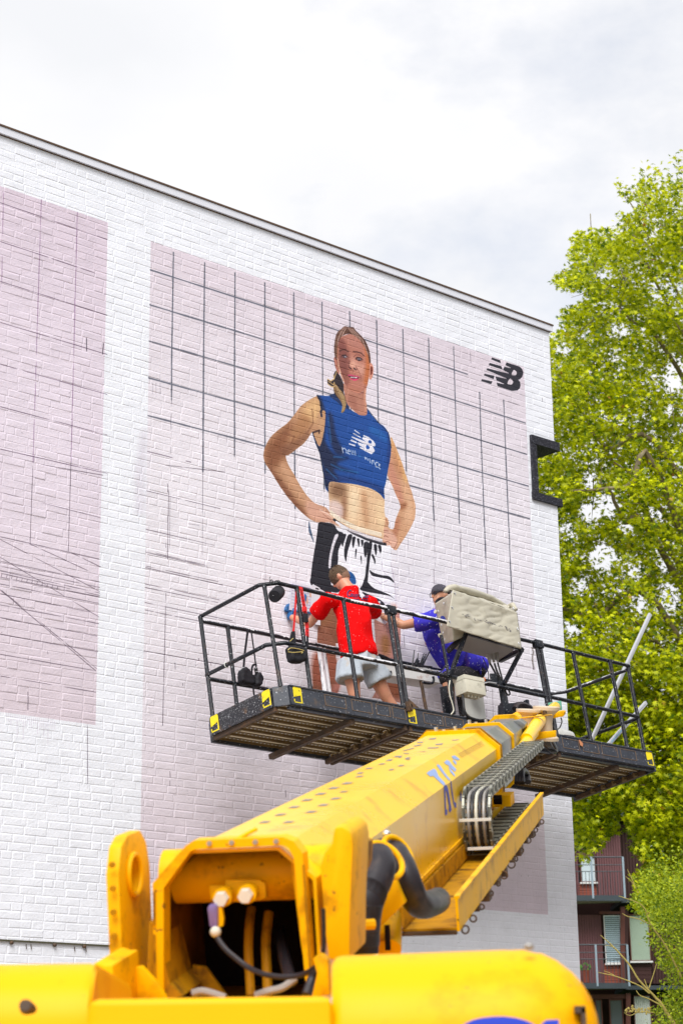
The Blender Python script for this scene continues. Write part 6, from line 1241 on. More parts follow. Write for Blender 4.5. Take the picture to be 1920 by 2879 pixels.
# paint tray with brushes
tr = thing('paint_tray', 'long white plastic paint tray on the far rail between the two people', 'tray', loc=K(z7(100, 1240), .95))
T = lambda a, b_, c_: P(1.98 + a, .84 + b_, .80 + c_)
trl = MB(); L0, L1 = K(z6(1110, 1110), .88), K(z7(330, 1140), .88); dT = (L1 - L0); lenT = dT.length; dT.normalize(); nT = PLs; uT = dT.cross(nT); uT = uT if uT.dot(UP) > 0 else -uT
tf = lambda a, b_, c_: L0 + dT * a + nT * b_ + uT * c_
trl.box(tf, (0, 0, -.12), (lenT, .006, 0)).box(tf, (0, .18, -.12), (lenT, .186, 0)).box(tf, (0, .0062, -.12), (lenT, .1798, -.112)).box(tf, (0, .0062, -.1118), (.006, .1798, 0)).box(tf, (lenT - .006, .0062, -.1118), (lenT, .1798, 0)).box(tf, (-.01, -.014, .001), (lenT + .01, .0, .012))
obj('tray_body', trl, 'tray', tr); obj('paint_crust', MB().box(tf, (0, -.016, .0125), (lenT * .96, .0, .018)).tube([K(zX(240, 1625), -.04), K(zX(300, 1660), -.045), K(zX(380, 1665), -.045)], [.01, .014, .008], 8), 'whitesplat', tr)
mb = MB(); mb.tube(curve(z7, [(150, 1250, .84), (200, 1262, .84), (255, 1258, .84), (272, 1220, .84), (262, 1185, .84)]), .013, 8); obj('tray_hook', mb, 'black', tr, smooth=True); mb = MB().tube(curve(z6, [(1180, 1270, .84), (1230, 1275, .84), (1250, 1240, .84), (1245, 1205, .84)]), .012, 8); obj('tray_hook', mb, 'black', tr, smooth=True)
bro = thing('brush_pot', 'cluster of dark paint brushes standing in the white tray', 'brushes', loc=K(zX(260, 1570), .95))
for (x0, y0, x1, y1, r_) in ((180, 1550, 210, 1315, .007), (262, 1500, 272, 1362, .006), (225, 1560, 260, 1470, .016), (265, 1570, 290, 1490, .010), (300, 1570, 370, 1375, .007), (318, 1570, 405, 1385, .010), (350, 1560, 478, 1325, .0075), (330, 1580, 352, 1480, .012)):
    obj('brush', MB().tube([K(zX(x0, y0 + 20), .93), K(zX(x0 + (x1 - x0) * .5, y0 + (y1 - y0) * .5), .93), K(zX(x1, y1), .93)], [r_ * 1.2, r_, r_ * .8], 7), 'black', bro, smooth=True)
obj('pot', MB().prism([K(zX(*p), .92) for p in ((215, 1570), (225, 1520), (280, 1530), (350, 1530), (370, 1575), (515, 1590), (515, 1602), (215, 1590))], PLs * .06), 'fabricblack', bro)
# tray support pole
tag(rehome(obj('support_pole', MB().tube([K(z7(125, 1225), .9), K(z7(148, 1330), .9), K(z7(165, 1440), .9), K(z7(198, 1600), .9)], [.017, .018, .018, .018], 10), 'rust', smooth=True), K(z7(198, 1600), .9)), 'rusty bare steel pole standing under the paint tray', 'pole')
o = obj('roller_brush', MB().tube(curve(z6, [(1120, 1030, .95), (1180, 1050, .95), (1245, 1085, .95)]), [.016] * 9, 9), 'fabricblack', smooth=True); tag(rehome(o, K(z6(1180, 1060), .95)), 'black paint roller lying on the left end of the tray', 'roller')
# tarpaulin over the control console
tp_ = thing('console_cover', 'beige vinyl tarpaulin laced over the control console, smudged dark across its front', 'cover', loc=P(2.7, .1, .8))
def sheet(name, corners, nx, ny, amp, seedv, m='tarp', th=.006, wav=4.0):
    from mathutils import noise
    A_, B_, C_, D_ = corners; n_ = (B_ - A_).cross(D_ - A_).normalized(); vs = []
    for j in range(ny + 1):
        for i in range(nx + 1):
            u, v = i / nx, j / ny; p = (A_ * (1 - u) + B_ * u) * (1 - v) + (D_ * (1 - u) + C_ * u) * v
            q = Vector((p.dot(PLl) * 1.5 + p.dot(PLu) * .9, p.dot(PLs) * 2, p.dot(PLu) * 1.7 - p.dot(PLl) * .5)) * (wav * .9) + Vector((seedv, 0, 0)); r_ = 1 - abs(noise.noise(Vector((q.x * .55, q.y, q.z * 1.9)) + Vector((5, 5, 5)))) * 2; w_ = noise.noise(q * .6) * .9 + r_ * abs(r_) * .55
            e_ = min(1, 4 * u, 4 * (1 - u) + .3, 5 * v + .15); vs.append(p + n_ * (w_ * amp * e_))
    fs = [(j * (nx + 1) + i, j * (nx + 1) + i + 1, (j + 1) * (nx + 1) + i + 1, (j + 1) * (nx + 1) + i) for j in range(ny) for i in range(nx)]
    o_ = obj(name, MB().add(vs, fs), m, tp_, smooth=True); s_ = o_.modifiers.new('t', 'SOLIDIFY'); s_.thickness = th; return o_
fA, fB, fC, fD = K(z7(478, 232), -.10), K(z7(1190, 482), -.10), K(z7(1235, 882), -.12), K(z7(412, 632), -.14)
bA, bB = K(z7(430, 212), .22), K(z7(1115, 400), .22)
front = sheet('front_flap', (fA, fB, fC, fD), 60, 36, .020, 3.0, wav=4.5); sheet('top_flap', (bA, bB, fB + (fB - bB) * -.0, fA), 40, 16, .026, 8.0, wav=6)
sheet('side_flap', (K(z7(480, 260), -.08), K(z7(288, 385), .30), K(z7(382, 832), .26), K(z7(495, 800), -.03)), 20, 24, .012, 12.0, wav=9); sheet('side_flap', (K(z7(1190, 480), -.09), K(z7(1115, 402), .22), K(z7(1150, 800), .25), K(z7(1235, 880), -.10)), 12, 18, .01, 15.0)
sheet('lower_flap', (K(z7(470, 640), -.04), K(z7(640, 675), -.06), K(z7(640, 730), -.05), K(z7(490, 800), -.02)), 12, 8, .012, 21.0)
rl = MB().tube([K(z7(395, 250), .1), K(z7(440, 215), .1), K(z7(500, 205), .08), K(z7(700, 258), .12), K(z7(900, 325), .16), K(z7(1060, 420), .18), K(z7(1110, 440), .18)], [.02, .035, .034, .036, .034, .03, .012], 12); remeshed('rolled_edge', rl, 'tarp', tp_, .01, 3, disp=fold(.005, 7, (1, 1, 1), 1))
rl = MB().tube([K(z7(1085, 440), .05), K(z7(1105, 405), .05), K(z7(1140, 395), .0), K(z7(1180, 450), -.06)], [.014, .025, .03, .02], 10); remeshed('rolled_edge', rl, 'tarp', tp_, .008, 2)
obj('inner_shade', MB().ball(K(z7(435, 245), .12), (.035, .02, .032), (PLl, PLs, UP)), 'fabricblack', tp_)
bt = bvh_of(front)
def oncloth(p, off=.006):
    d = ray(*p); h_ = bt.ray_cast(CP, d); return (h_[0] - d * off, d) if h_[0] is not None else (K(p, -.16), d)
for x, y in ((496, 276), (468, 432), (440, 588)): q, d = oncloth(z7(x, y)); obj('eyelet', MB().torus(q, d, .0135, .0045, 14, 6).disc(q, d, .010, .003, 10), ['alu'], tp_, smooth=True); obj('eyelet_hole', MB().disc(q - d * .003, d, .0075, .002, 10), 'fabricblack', tp_)
for x, y, s in ((1150, 433, -.08), (1196, 660, -.13), (1210, 820, -.15)): obj('eyelet', MB().torus(K(z7(x, y), s), PLs - PLl * .3, .012, .004, 14, 6), 'alu', tp_, smooth=True)
mb = MB()
for x, y, s in ((382, 380, .12), (322, 468, .2), (355, 620, .2), (375, 705, .18), (392, 780, .18)): q = K(z7(x, y), s - .03); mb.torus(q, PLs * .8 - PLl, .013, .004, 12, 6); mb.ball(q, (.008, .008, .014), seg=8, rg=5)
obj('turn_button', mb, 'alu', tp_, smooth=True)
q = K(z7(371, 547), .07); obj('blue_dot', MB().disc(q, -PLs - PLl * .4, .029, .003, 20), mat('blue_dot_paint', (.02, .03, .22), .5), tp_)
obj('plug', MB().tube([K(z7(335, 715), .2), K(z7(345, 750), .2)], [.022, .016], 8).tube([K(z7(285, 470), .3), K(z7(300, 475), .3)], .02, 6), 'boxplastic', tp_)
obj('collar_cushion', MB().tube(curve(z7, [(300, 375, .35), (325, 345, .33), (355, 330, .3), (385, 335, .28)]), .022, 9), 'fabricblack', tp_, smooth=True)
smk = [(580, 505, 680, 520, .018), (620, 515, 660, 530, .02), (712, 535, 735, 570, .02), (740, 545, 800, 572, .012), (800, 562, 900, 600, .026), (880, 580, 960, 625, .024), (950, 612, 1030, 640, .010), (1030, 635, 1120, 668, .024), (1060, 655, 1125, 690, .02), (1110, 680, 1128, 700, .02)]
dc = MB()
for x0, y0, x1, y1, w_ in smk:
    for k in range(7):
        t0, t1 = random.random() * .8, 0; t1 = t0 + random.uniform(.1, .3); oy = random.uniform(-10, 10); a_, d = oncloth(z7(x0 + (x1 - x0) * t0, y0 + (y1 - y0) * t0 + oy), .009); b_, d = oncloth(z7(x0 + (x1 - x0) * t1, y0 + (y1 - y0) * t1 + oy), .009); dc.tube([a_, b_], w_ * random.uniform(.12, .32), 5)
obj('dark_smudge', dc, 'tarpmark', front)['kind'] = 'stuff'
dc = MB()
for pl in ([(520, 250), (512, 400), (495, 560), (478, 640)], [(455, 260), (425, 450), (413, 630)], [(412, 632), (600, 665), (840, 745), (1050, 835), (1235, 880)]):
    for a_, b_ in zip(pl[:-1], pl[1:]): dc.tube([oncloth(z7(*a_), .003)[0], oncloth(z7(*b_), .003)[0]], .0016, 4)
obj('seam', dc, mat('seam_brown', (.26, .22, .16), .7), front)
# aluminium straight edges on the right
def pole(px0, s0, px1, s1, w_, h_, lab, m='alu', marks=False):
    a_, b_ = K(px0, s0), K(px1, s1); o_ = obj('straight_edge', MB().bar(a_, b_, w_, h_, PLs), m, bevel=.003); rehome(o_, a_); tag(o_, lab, 'straight edge'); return o_
pole(z8(745, 1540), .55, z8(1408, 110), .35, .042, .03, 'long plain aluminium straight edge leaning up over the right end of the platform')
lv = thing('spirit_level', 'short printed aluminium spirit level leaning out through the right end rails', 'level', loc=K(z8(935, 1600), .15))
a_, b_ = K(z8(930, 1600), .15), K(z8(1360, 1120), .30); obj('level_body', MB().bar(a_, b_, .042, .03, PLs), 'alu', lv, bevel=.003)
dd = (b_ - a_); n3 = -PLs; sd3 = dd.normalized().cross(PLs); mb = MB()
for t in np.arange(.12, .96, .018):
    if .45 < t < .52: continue
    c_ = a_ + dd * t - PLs * .0155; mb.bar(c_ - sd3 * .008, c_ + sd3 * random.uniform(.001, .009), .005, .001, PLs)
obj('level_print', mb, 'cable', lv); obj('end_cap', MB().bar(b_, b_ + dd.normalized() * .012, .046, .034, PLs), 'interior', lv); obj('level_film', MB().bar(a_ + dd * .05 - PLs * .0155, a_ + dd * .4 - PLs * .0155, .012, .001, PLs), mat('light_blue_film', (.2, .45, .65), .4), lv)
wb = [(340, 1390), (490, 1430), (545, 1450), (575, 1530), (560, 1545), (345, 1500)]
o = obj('white_sack', MB().prism([K(z8(*p), .35) for p in wb], PLs * .3), 'panelwhite', bevel=.03); rehome(o, K(z8(450, 1500), .35)); tag(o, 'white sack lying on the deck behind the right toe board', 'sack')
o = obj('rag', MB().prism([K(z8(*p), .33) for p in ((415, 1490), (520, 1505), (560, 1530), (500, 1528), (440, 1510))], PLs * -.02), 'rust'); rehome(o, K(z8(480, 1510), .33)); tag(o, 'brown rag lying on the white sack', 'rag')
o = obj('leaf_on_board', MB().prism([K(z8(*p), -.03) for p in ((597, 1543), (612, 1550), (645, 1585), (640, 1620), (615, 1605))], PLs * .004), mat('dry_leaf', (.55, .22, .10), .7)); o.name = 'dry_leaf'; rehome(o, K(z8(620, 1580), -.03)); tag(o, 'dry orange-brown leaf caught on the right toe board', 'leaf')
# chain hanging from the right clamp
chn = thing('chain', 'short rusty chain hanging from the clamp on the right double post', 'chain', loc=K(z8(60, 500), -.05))
for k in range(17):
    q = K(z8(62 + 12 * math.sin(k * .5) * (1 if k < 6 else .3) + k * 1.0, 495 + k * 15), -.05); obj('link', MB().torus(q, PLl if k % 2 else PLs, .009, .0025, 9, 5), 'rust', chn, smooth=True)
# ================================================================ apartment building behind the trees
YA = 60.0
S_ = YA / 5440 / 3.463
apt = thing('apartment_building', 'dark red timber-clad apartment block with grey balconies half hidden by the trees', 'building', loc=(at_y(*zE(600, 1500), YA).x, YA, 0))
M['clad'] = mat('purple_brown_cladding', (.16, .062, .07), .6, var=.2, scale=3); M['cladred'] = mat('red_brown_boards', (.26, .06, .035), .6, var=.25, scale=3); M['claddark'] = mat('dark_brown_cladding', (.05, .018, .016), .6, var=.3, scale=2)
M['slate'] = mat('slate_grey_steel', (.045, .06, .075), .5, var=.15, scale=4); M['soffit'] = mat('grey_soffit', (.42, .38, .34), .8, var=.08, scale=2); M['frameb'] = mat('brown_window_frame', (.12, .035, .025), .5, var=.15)
M['pane'] = mat('window_glass', (.10, .13, .14), .08, var=.1, scale=2, spec=.8); M['blind'] = mat('pale_blind', (.42, .55, .62), .6, var=.05); M['curtain'] = mat('pale_green_blind', (.36, .46, .36), .7, var=.06, scale=2); M['sill'] = mat('white_sill', (.75, .75, .75), .5)
M['balu'] = mat('blue_grey_post', (.30, .38, .46), .5)
def A(x, y, d=0): return at_y(*zE(x, y), YA + d)
def ap(name, pts, d, th, m, parent=None, **k):
    v = [A(x, y, 0) for x, y in pts]; v = [Vector((p.x, YA + d, p.z)) for p in v]; return obj(name, MB().prism(v, (0, th, 0)), m, parent or apt, **k)
def arect(name, x0, y0, x1, y1, d, th, m, parent=None, **k): return ap(name, [(x0, y0), (x1, y0), (x1, y1), (x0, y1)], d, th, m, parent, **k)
arect('rear_wall', -2200, -60, 2600, 3400, 2.4, 6, 'claddark')
arect('roof', -2230, -100, 2630, -62, 1.0, 8, 'slate')
ST = 842
# angled bays: ribbed cladding on the left part, dark returns on the right
def ribs(x0, y0, x1, y1, d, m='clad', pitch=24):
    arect('cladding', x0, y0, x1, y1, d + .05, .1, 'claddark'); mb = MB(); x = x0
    while x < x1 - 4:
        a, b_ = A(x, y0), A(x + pitch * .55, y1); mb.box(I3, (a.x, YA + d, b_.z), (b_.x, YA + d + .05, a.z)); x += pitch
    return obj('ribbed_cladding', mb, m, apt)
def window(x0, y0, x1, y1, d, kind, fr='frameb', fw=9):
    f = None; mb = MB()
    a, b_ = A(x0, y0), A(x1, y1); w = fw * S_ * 1.0
    mb.box(I3, (a.x, YA + d - .06, b_.z), (a.x + w, YA + d + .04, a.z)); mb.box(I3, (b_.x - w, YA + d - .06, b_.z), (b_.x, YA + d + .04, a.z)); mb.box(I3, (a.x + w, YA + d - .06, a.z - w), (b_.x - w, YA + d + .04, a.z)); mb.box(I3, (a.x + w, YA + d - .06, b_.z), (b_.x - w, YA + d + .04, b_.z + w))
    f = obj('window', mb, fr, apt)
    obj('pane', MB().box(I3, (a.x + w, YA + d - .01, b_.z + w), (b_.x - w, YA + d + .0, a.z - w)), 'pane' if kind != 'pale' else mat('sky_lit_blind_pane', (.62, .72, .78), .3, var=.15, scale=1.2), apt if False else f)
    if kind == 'slats':
        mb = MB(); z_ = b_.z + w + .01
        while z_ < a.z - w - .03: mb.box(I3, (a.x + w + .01, YA + d - .045, z_), (b_.x - w - .01, YA + d - .015, z_ + .034)); z_ += .058
        obj('blind', mb, 'blind', f)
    if kind == 'curtain':
        mb = MB(); z_ = b_.z + w
        while z_ < a.z - w - .02: mb.box(I3, (a.x + w, YA + d - .03, z_), (b_.x - w, YA + d - .012, z_ + .030)); z_ += .034
        obj('blind', mb, 'curtain', f)
    if kind == 'drape':
        mb = MB(); x = a.x + w
        while x < b_.x - w - .02: mb.tube([Vector((x, YA + d - .03, b_.z + w)), Vector((x, YA + d - .03, a.z - w))], .035, 6); x += .06
        obj('drape', mb, mat('white_drape', (.5, .54, .5), .8), f)
    obj('sill', MB().box(I3, (a.x - .03, YA + d - .12, b_.z - .05), (b_.x + .03, YA + d + .02, b_.z)), 'sill', f)
    return f
def boards(x0, y0, x1, y1, d, n_, m='cladred'):
    for k in range(n_):
        ya, yb = y0 + (y1 - y0) * k / n_, y0 + (y1 - y0) * (k + 1) / n_ - 3; arect('board', x0, ya, x1, yb, d + (k % 2) * .006, .06, m)
for k, y in enumerate((1125 - ST, 1125, 1968)):
    lx = -1400; rx = 705 + 42 * (k - 1)
    arect('balcony_slab', lx, y + 8, rx, y + 62, -.9, .12, 'slate'); sl_ = obj('soffit', MB().hexa([Vector((A(lx, y).x, YA - .78, A(0, y + 56).z)), Vector((A(rx, y).x, YA - .78, A(0, y + 56).z)), Vector((A(rx - 10, y).x, YA + .1, A(0, y + 56).z)), Vector((A(lx, y).x, YA + 2.0, A(0, y + 56).z)), Vector((A(lx, y).x, YA - .78, A(0, y + 20).z)), Vector((A(rx, y).x, YA - .78, A(0, y + 20).z)), Vector((A(rx - 10, y).x, YA + .1, A(0, y + 20).z)), Vector((A(lx, y).x, YA + 2.0, A(0, y + 20).z))]), 'soffit', apt)
    arect('floor_band', rx, y + 20, 2300, y + 60, -.3, 2.6, 'slate')
    for yy in (y - 360, y - 285, y - 222): obj('balcony_rail', MB().tube([A(lx, yy, 0) + Vector((0, -.86, 0)), A(rx - 10, yy, 0) + Vector((0, -.86, 0))], .022 if yy == y - 360 else .014, 6), 'slate', apt)
    for xx in (rx - 15, rx - 318, rx - 620): a, b_ = A(xx, y - 360), A(xx, y + 40); obj('balcony_post', MB().box(I3, (a.x - .028, YA - .90 - .02, b_.z), (a.x + .028, YA - .84 - .02, a.z)), 'balu', apt)
    mb = MB(); xx = lx
    while xx < rx - 20:
        a, b_ = A(xx, y - 222), A(xx, y + 8); mb.box(I3, (a.x - .007, YA - .87, b_.z), (a.x + .007, YA - .855, a.z)); xx += 34
    obj('balusters', mb, 'slate', apt)
# middle storey
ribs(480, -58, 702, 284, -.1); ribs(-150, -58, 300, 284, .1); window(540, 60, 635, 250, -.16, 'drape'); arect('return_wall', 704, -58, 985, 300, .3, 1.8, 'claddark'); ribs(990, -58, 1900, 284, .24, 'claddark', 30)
for dy in (0,):
    ribs(480, 520 + dy, 702, 1128 + dy, -.1); window(310, 725 + dy, 475, 975 + dy, .05, 'pale'); ribs(-1400, 480 + dy, 300, 1128 + dy, .1, 'clad'); boards(300, 985 + dy, 482, 1128 + dy, .02, 6); arect('wall_panel', 298, 500 + dy, 482, 722 + dy, .06, .1, 'clad')
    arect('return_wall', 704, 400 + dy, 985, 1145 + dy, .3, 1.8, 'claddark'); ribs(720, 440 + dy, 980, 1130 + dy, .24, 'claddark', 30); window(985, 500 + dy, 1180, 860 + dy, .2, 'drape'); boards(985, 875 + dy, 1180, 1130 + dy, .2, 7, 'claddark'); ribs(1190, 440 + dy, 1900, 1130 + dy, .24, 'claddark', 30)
# lower storey
ribs(-1400, 1290, 540, 1968, .1); window(540, 1300, 728, 1765, 0, 'slats', 'sill', 7); boards(548, 1772, 728, 1960, -.02, 8); arect('corner_post', 702, 1218, 745, 1968, -.15, .3, 'frameb'); arect('corner_post', 745, 1240, 782, 1968, -.05, .3, 'claddark')
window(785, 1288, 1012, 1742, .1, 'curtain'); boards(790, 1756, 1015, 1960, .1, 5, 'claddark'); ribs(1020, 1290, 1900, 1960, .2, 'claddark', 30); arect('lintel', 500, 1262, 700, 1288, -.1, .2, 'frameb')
# bottom storey
for x0, x1 in ((300, 440), (455, 548), (592, 752)): window(x0, 2118, x1, 2600, 0, 'plain', 'frameb', 10)
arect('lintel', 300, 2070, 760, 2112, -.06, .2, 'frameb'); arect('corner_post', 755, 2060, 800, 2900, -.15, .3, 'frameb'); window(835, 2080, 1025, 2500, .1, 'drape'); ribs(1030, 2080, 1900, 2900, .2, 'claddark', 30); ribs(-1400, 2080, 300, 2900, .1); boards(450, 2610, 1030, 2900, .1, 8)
pl = thing('potted_plant', 'small green potted plant behind the lower balcony railing', 'plant', loc=A(350, 1968, .0) + Vector((0, -.4, 0)))
mb = MB(); q = A(350, 1815) + Vector((0, -.4, 0))
for k in range(60): d_ = Vector((random.gauss(0, 1), random.gauss(0, 1), random.gauss(0, 1))).normalized(); p_ = q + Vector((d_.x * .12, d_.y * .12, d_.z * .1)); e_ = d_.orthogonal() * .03; mb.quad(p_, p_ + e_, p_ + e_ + d_ * .05, p_ + d_ * .05)
M['leafpot'] = mat('pot_plant_leaf', (.09, .28, .03), .6); obj('foliage', mb, 'leafpot', pl); obj('pot', MB().tube([q - Vector((0, 0, .45)), q - Vector((0, 0, .08))], [.1, .13], 12), 'cladred', pl)

# unseen dark house added right of the camera to darken the boom's reflections
nb = thing('unseen_dark_house', 'added unseen dark brick house on the right, darkening the boom reflections', 'house', loc=(17, 12, 0))
M['darkbrick'] = mat('dark_brick', (.10, .045, .03), .85, var=.3, scale=3)
obj('wall', MB().box(I3, (15, -12, 0), (24, 30, 10)), 'darkbrick', nb); obj('roof', MB().prism([Vector((14.7, -12.3, 10.01)), Vector((24.3, -12.3, 10.01)), Vector((19.5, -12.3, 13.5))], (0, 42.6, 0)), 'slate', nb)
for k in range(9):
    for j in range(3): f_ = obj('window', MB().box(I3, (14.94, -10 + k * 4.4, 1 + j * 3), (14.999, -8.4 + k * 4.4, 2.6 + j * 3)), 'sill', nb); obj('pane', MB().box(I3, (14.92, -9.9 + k * 4.4, 1.1 + j * 3), (14.938, -8.5 + k * 4.4, 2.5 + j * 3)), 'pane', f_)
# ================================================================ trees
def leafmat(name, c1, c2, tr, trans=.45):
    m = bpy.data.materials.new(name); m.use_nodes = True; t = m.node_tree; n = t.nodes; l = t.links; b = n['Principled BSDF']; o_ = n['Material Output']
    g_ = n.new('ShaderNodeNewGeometry'); r_ = n.new('ShaderNodeValToRGB'); r_.color_ramp.elements[0].color = c1 + (1,); r_.color_ramp.elements[1].color = c2 + (1,); e_ = r_.color_ramp.elements.new(.5); e_.color = tuple((x + y) / 2 for x, y in zip(c1, c2)) + (1,); e2_ = r_.color_ramp.elements.new(.985); e2_.color = c2 + (1,); e3 = r_.color_ramp.elements[-1]; e3.color = (.35, .13, .05, 1)
    l.new(g_.outputs['Random Per Island'], r_.inputs[0]); l.new(r_.outputs[0], b.inputs['Base Color']); b.inputs['Roughness'].default_value = .5; b.inputs['Specular IOR Level'].default_value = .3
    tl = n.new('ShaderNodeBsdfTranslucent'); hs = n.new('ShaderNodeMix'); hs.data_type = 'RGBA'; hs.blend_type = 'MULTIPLY'; hs.inputs[0].default_value = 1; l.new(r_.outputs[0], hs.inputs[6]); hs.inputs[7].default_value = tr + (1,); l.new(hs.outputs[2], tl.inputs[0])
    mx = n.new('ShaderNodeMixShader'); mx.inputs[0].default_value = trans; l.new(b.outputs[0], mx.inputs[1]); l.new(tl.outputs[0], mx.inputs[2]); l.new(mx.outputs[0], o_.inputs[0]); return m
M['leaf'] = leafmat('plane_tree_leaf', (.05, .12, .001), (.72, .74, .004), (1.5, 1.5, .3), .30)
M['leaf2'] = leafmat('small_tree_leaf', (.07, .14, .003), (.46, .54, .02), (1.5, 1.4, .5), .3)
M['bark'] = mat('mottled_plane_bark', (.20, .15, .10), .8, var=.4, scale=5, dirt=(.38, .33, .20), dirt_amt=.4, dirt_scale=4, bump=.01, bscale=12)
M['lichen'] = mat('lichened_twig', (.42, .33, .09), .8, var=.4, scale=20)
# leaf outline: five pointed lobes, folded along the midrib
LV = [(0, 0, 0)]
for k, (ang, r) in enumerate(((-150, .42), (-118, .30), (-95, .86), (-62, .42), (-42, .98), (-18, .50), (0, 1.15), (18, .50), (42, .98), (62, .42), (95, .86), (118, .30), (150, .42))):
    a = math.radians(ang); LV.append((math.sin(a) * r * .5, math.cos(a) * r * .5, -.10 * abs(math.sin(a)) * r - .05 * r * r))
LF = [(0, i, i + 1) for i in range(1, len(LV) - 1)]
LV = np.array(LV, np.float32); LV[:, 1] += .1; LF = np.array(LF)
def rotations(n, droop, rg, tilt=.5):
    """leaf frames: blade normal mostly up and outwards, tips hanging"""
    nrm = rg.normal(0, 1, (n, 3)) * tilt + np.array([.12, -.35, .85]); nrm /= np.linalg.norm(nrm, axis=1)[:, None]
    tip = rg.normal(0, 1, (n, 3)) + np.array([0, -.2, -droop]); tip -= nrm * (tip * nrm).sum(1)[:, None]; tip /= np.linalg.norm(tip, axis=1)[:, None]
    sd = np.cross(tip, nrm); return np.stack([sd, tip, nrm], 2)
def leafmesh(name, pos, size, m, parent, rg, droop=1.0, tilt=.6, V=LV, F=LF):
    n = len(pos); R_ = rotations(n, droop, rg, tilt); v = np.einsum('nij,vj->nvi', R_, V) * size[:, None, None] + pos[:, None, :]
    nv = len(V); f = (F[None] + (np.arange(n) * nv)[:, None, None]).reshape(-1, 3); me = bpy.data.meshes.new(name)
    me.vertices.add(n * nv); me.vertices.foreach_set('co', v.astype(np.float32).ravel()); me.loops.add(len(f) * 3); me.loops.foreach_set('vertex_index', f.astype(np.int32).ravel()); me.polygons.add(len(f)); me.polygons.foreach_set('loop_start', np.arange(len(f), dtype=np.int32) * 3); me.update(); me.materials.append(M[m] if isinstance(m, str) else m)
    return me
def inpoly(x, y, poly):
    c_ = np.zeros(len(x), bool); n_ = len(poly)
    for i in range(n_):
        (ax, ay), (bx, by) = poly[i], poly[(i + 1) % n_]
        if ay == by: continue
        c_ ^= ((ay > y) != (by > y)) & (x < ax + (y - ay) * (bx - ax) / (by - ay))
    return c_
Mcam = np.array([[*CR], [*CU], [*CF]])
def topx(P3): c_ = (P3 - np.array(CP)) @ Mcam.T; return PX0 + FPX * c_[:, 0] / c_[:, 2], PY0 - FPX * c_[:, 1] / c_[:, 2]
rg = np.random.default_rng(21)
# silhouette of the two crowns as seen, used to cut the crown volume of the real tree
OUT = [(2700, -100), (2250, 150), (2050, 300), (1960, 380), (1925, 405), (1900, 440), (1885, 448), (1862, 440), (1850, 462), (1822, 420), (1808, 418), (1812, 440), (1788, 450), (1782, 500), (1778, 540), (1735, 502), (1718, 500), (1732, 525), (1748, 560), (1776, 565), (1784, 580), (1760, 590), (1735, 600), (1735, 620), (1690, 630), (1650, 650), (1600, 658), (1612, 690), (1598, 712), (1604, 745), (1570, 762), (1548, 790), (1580, 812), (1612, 818), (1650, 808), (1640, 838), (1612, 850), (1588, 868), (1572, 895), (1582, 925), (1545, 940), (1530, 925), (1500, 960), (1450, 990), (1400, 1060), (1330, 1080), (1290, 1180), (1210, 1230), (1230, 1330), (1150, 1420), (1100, 1560), (1130, 1680), (1060, 1800), (1090, 1950), (1160, 2060), (1150, 2160), (1250, 2240), (1330, 2190), (1420, 2280), (1500, 2230), (1560, 2250), (1600, 2260), (1612, 2330), (1616, 2420),
       (1640, 2430), (1660, 2410), (1676, 2395), (1690, 2390), (1705, 2362), (1730, 2345), (1732, 2320), (1742, 2270), (1738, 2260), (1752, 2295), (1766, 2330), (1778, 2362), (1766, 2388), (1782, 2405), (1812, 2420), (1826, 2428), (1800, 2445), (1780, 2460), (1762, 2460), (1790, 2478), (1795, 2500), (1770, 2525), (1766, 2538), (1788, 2556), (1794, 2575), (1815, 2600), (1828, 2628), (1810, 2652), (1832, 2662), (1842, 2690), (1853, 2720), (1872, 2735), (1886, 2743), (1862, 2760), (1842, 2765), (1846, 2798), (1866, 2808), (1842, 2830), (1830, 2850), (1825, 2900), (1830, 3000), (2700, 3000)]
HOLES = [(1700, 1420, 42, 36), (1690, 1560, 34, 50), (1650, 1440, 26, 40), (1625, 1650, 26, 30), (1880, 1680, 40, 50), (1800, 1700, 20, 34), (1780, 1610, 24, 30), (1895, 1050, 26, 60), (1740, 930, 30, 26), (1700, 770, 34, 20), (1590, 980, 26, 20), (1660, 1350, 24, 30), (1870, 1580, 30, 30), (1600, 1490, 24, 34), (1760, 1480, 24, 20), (1850, 1440, 30, 24), (1640, 940, 16, 18), (1845, 820, 20, 16), (1610, 1770, 22, 24), (1885, 1150, 20, 22)]
def crown(n, y0, y1, xr, zr, clump, per, sz, small=False, keep=None):
    cx = rg.uniform(xr[0], xr[1], n); cz = rg.uniform(zr[0], zr[1], n); cy = y0 + (y1 - y0) * rg.random(n); c_ = np.stack([cx, cy, cz], 1)
    px_, py_ = topx(c_); k = inpoly(px_, py_, OUT)
    if keep is not None: k &= keep(px_, py_)
    c_ = c_[k]; off = rg.normal(0, 1, (len(c_), per, 3)) * np.array(clump); off[..., 2] -= np.abs(rg.normal(0, .25, off.shape[:2])) * clump[2]
    p_ = (c_[:, None] + off).reshape(-1, 3); px_, py_ = topx(p_); jx, jy = px_ + rg.normal(0, 7, len(px_)), py_ + rg.normal(0, 7, len(px_)); k = inpoly(jx, jy, OUT)
    hd = np.zeros(len(px_), bool)
    for hx, hy, rx, ry in HOLES: q_ = ((jx - hx) / rx) ** 2 + ((jy - hy) / ry) ** 2; hd |= (q_ < 1) & (rg.random(len(px_)) < .9)
    p_ = p_[k & ~hd]; return p_, rg.uniform(sz[0], sz[1], len(p_))
tree = thing('plane_tree', 'tall leafy plane tree with bright yellow-green leaves rising beside the white wall', 'tree', loc=(9.5, 41, 0))
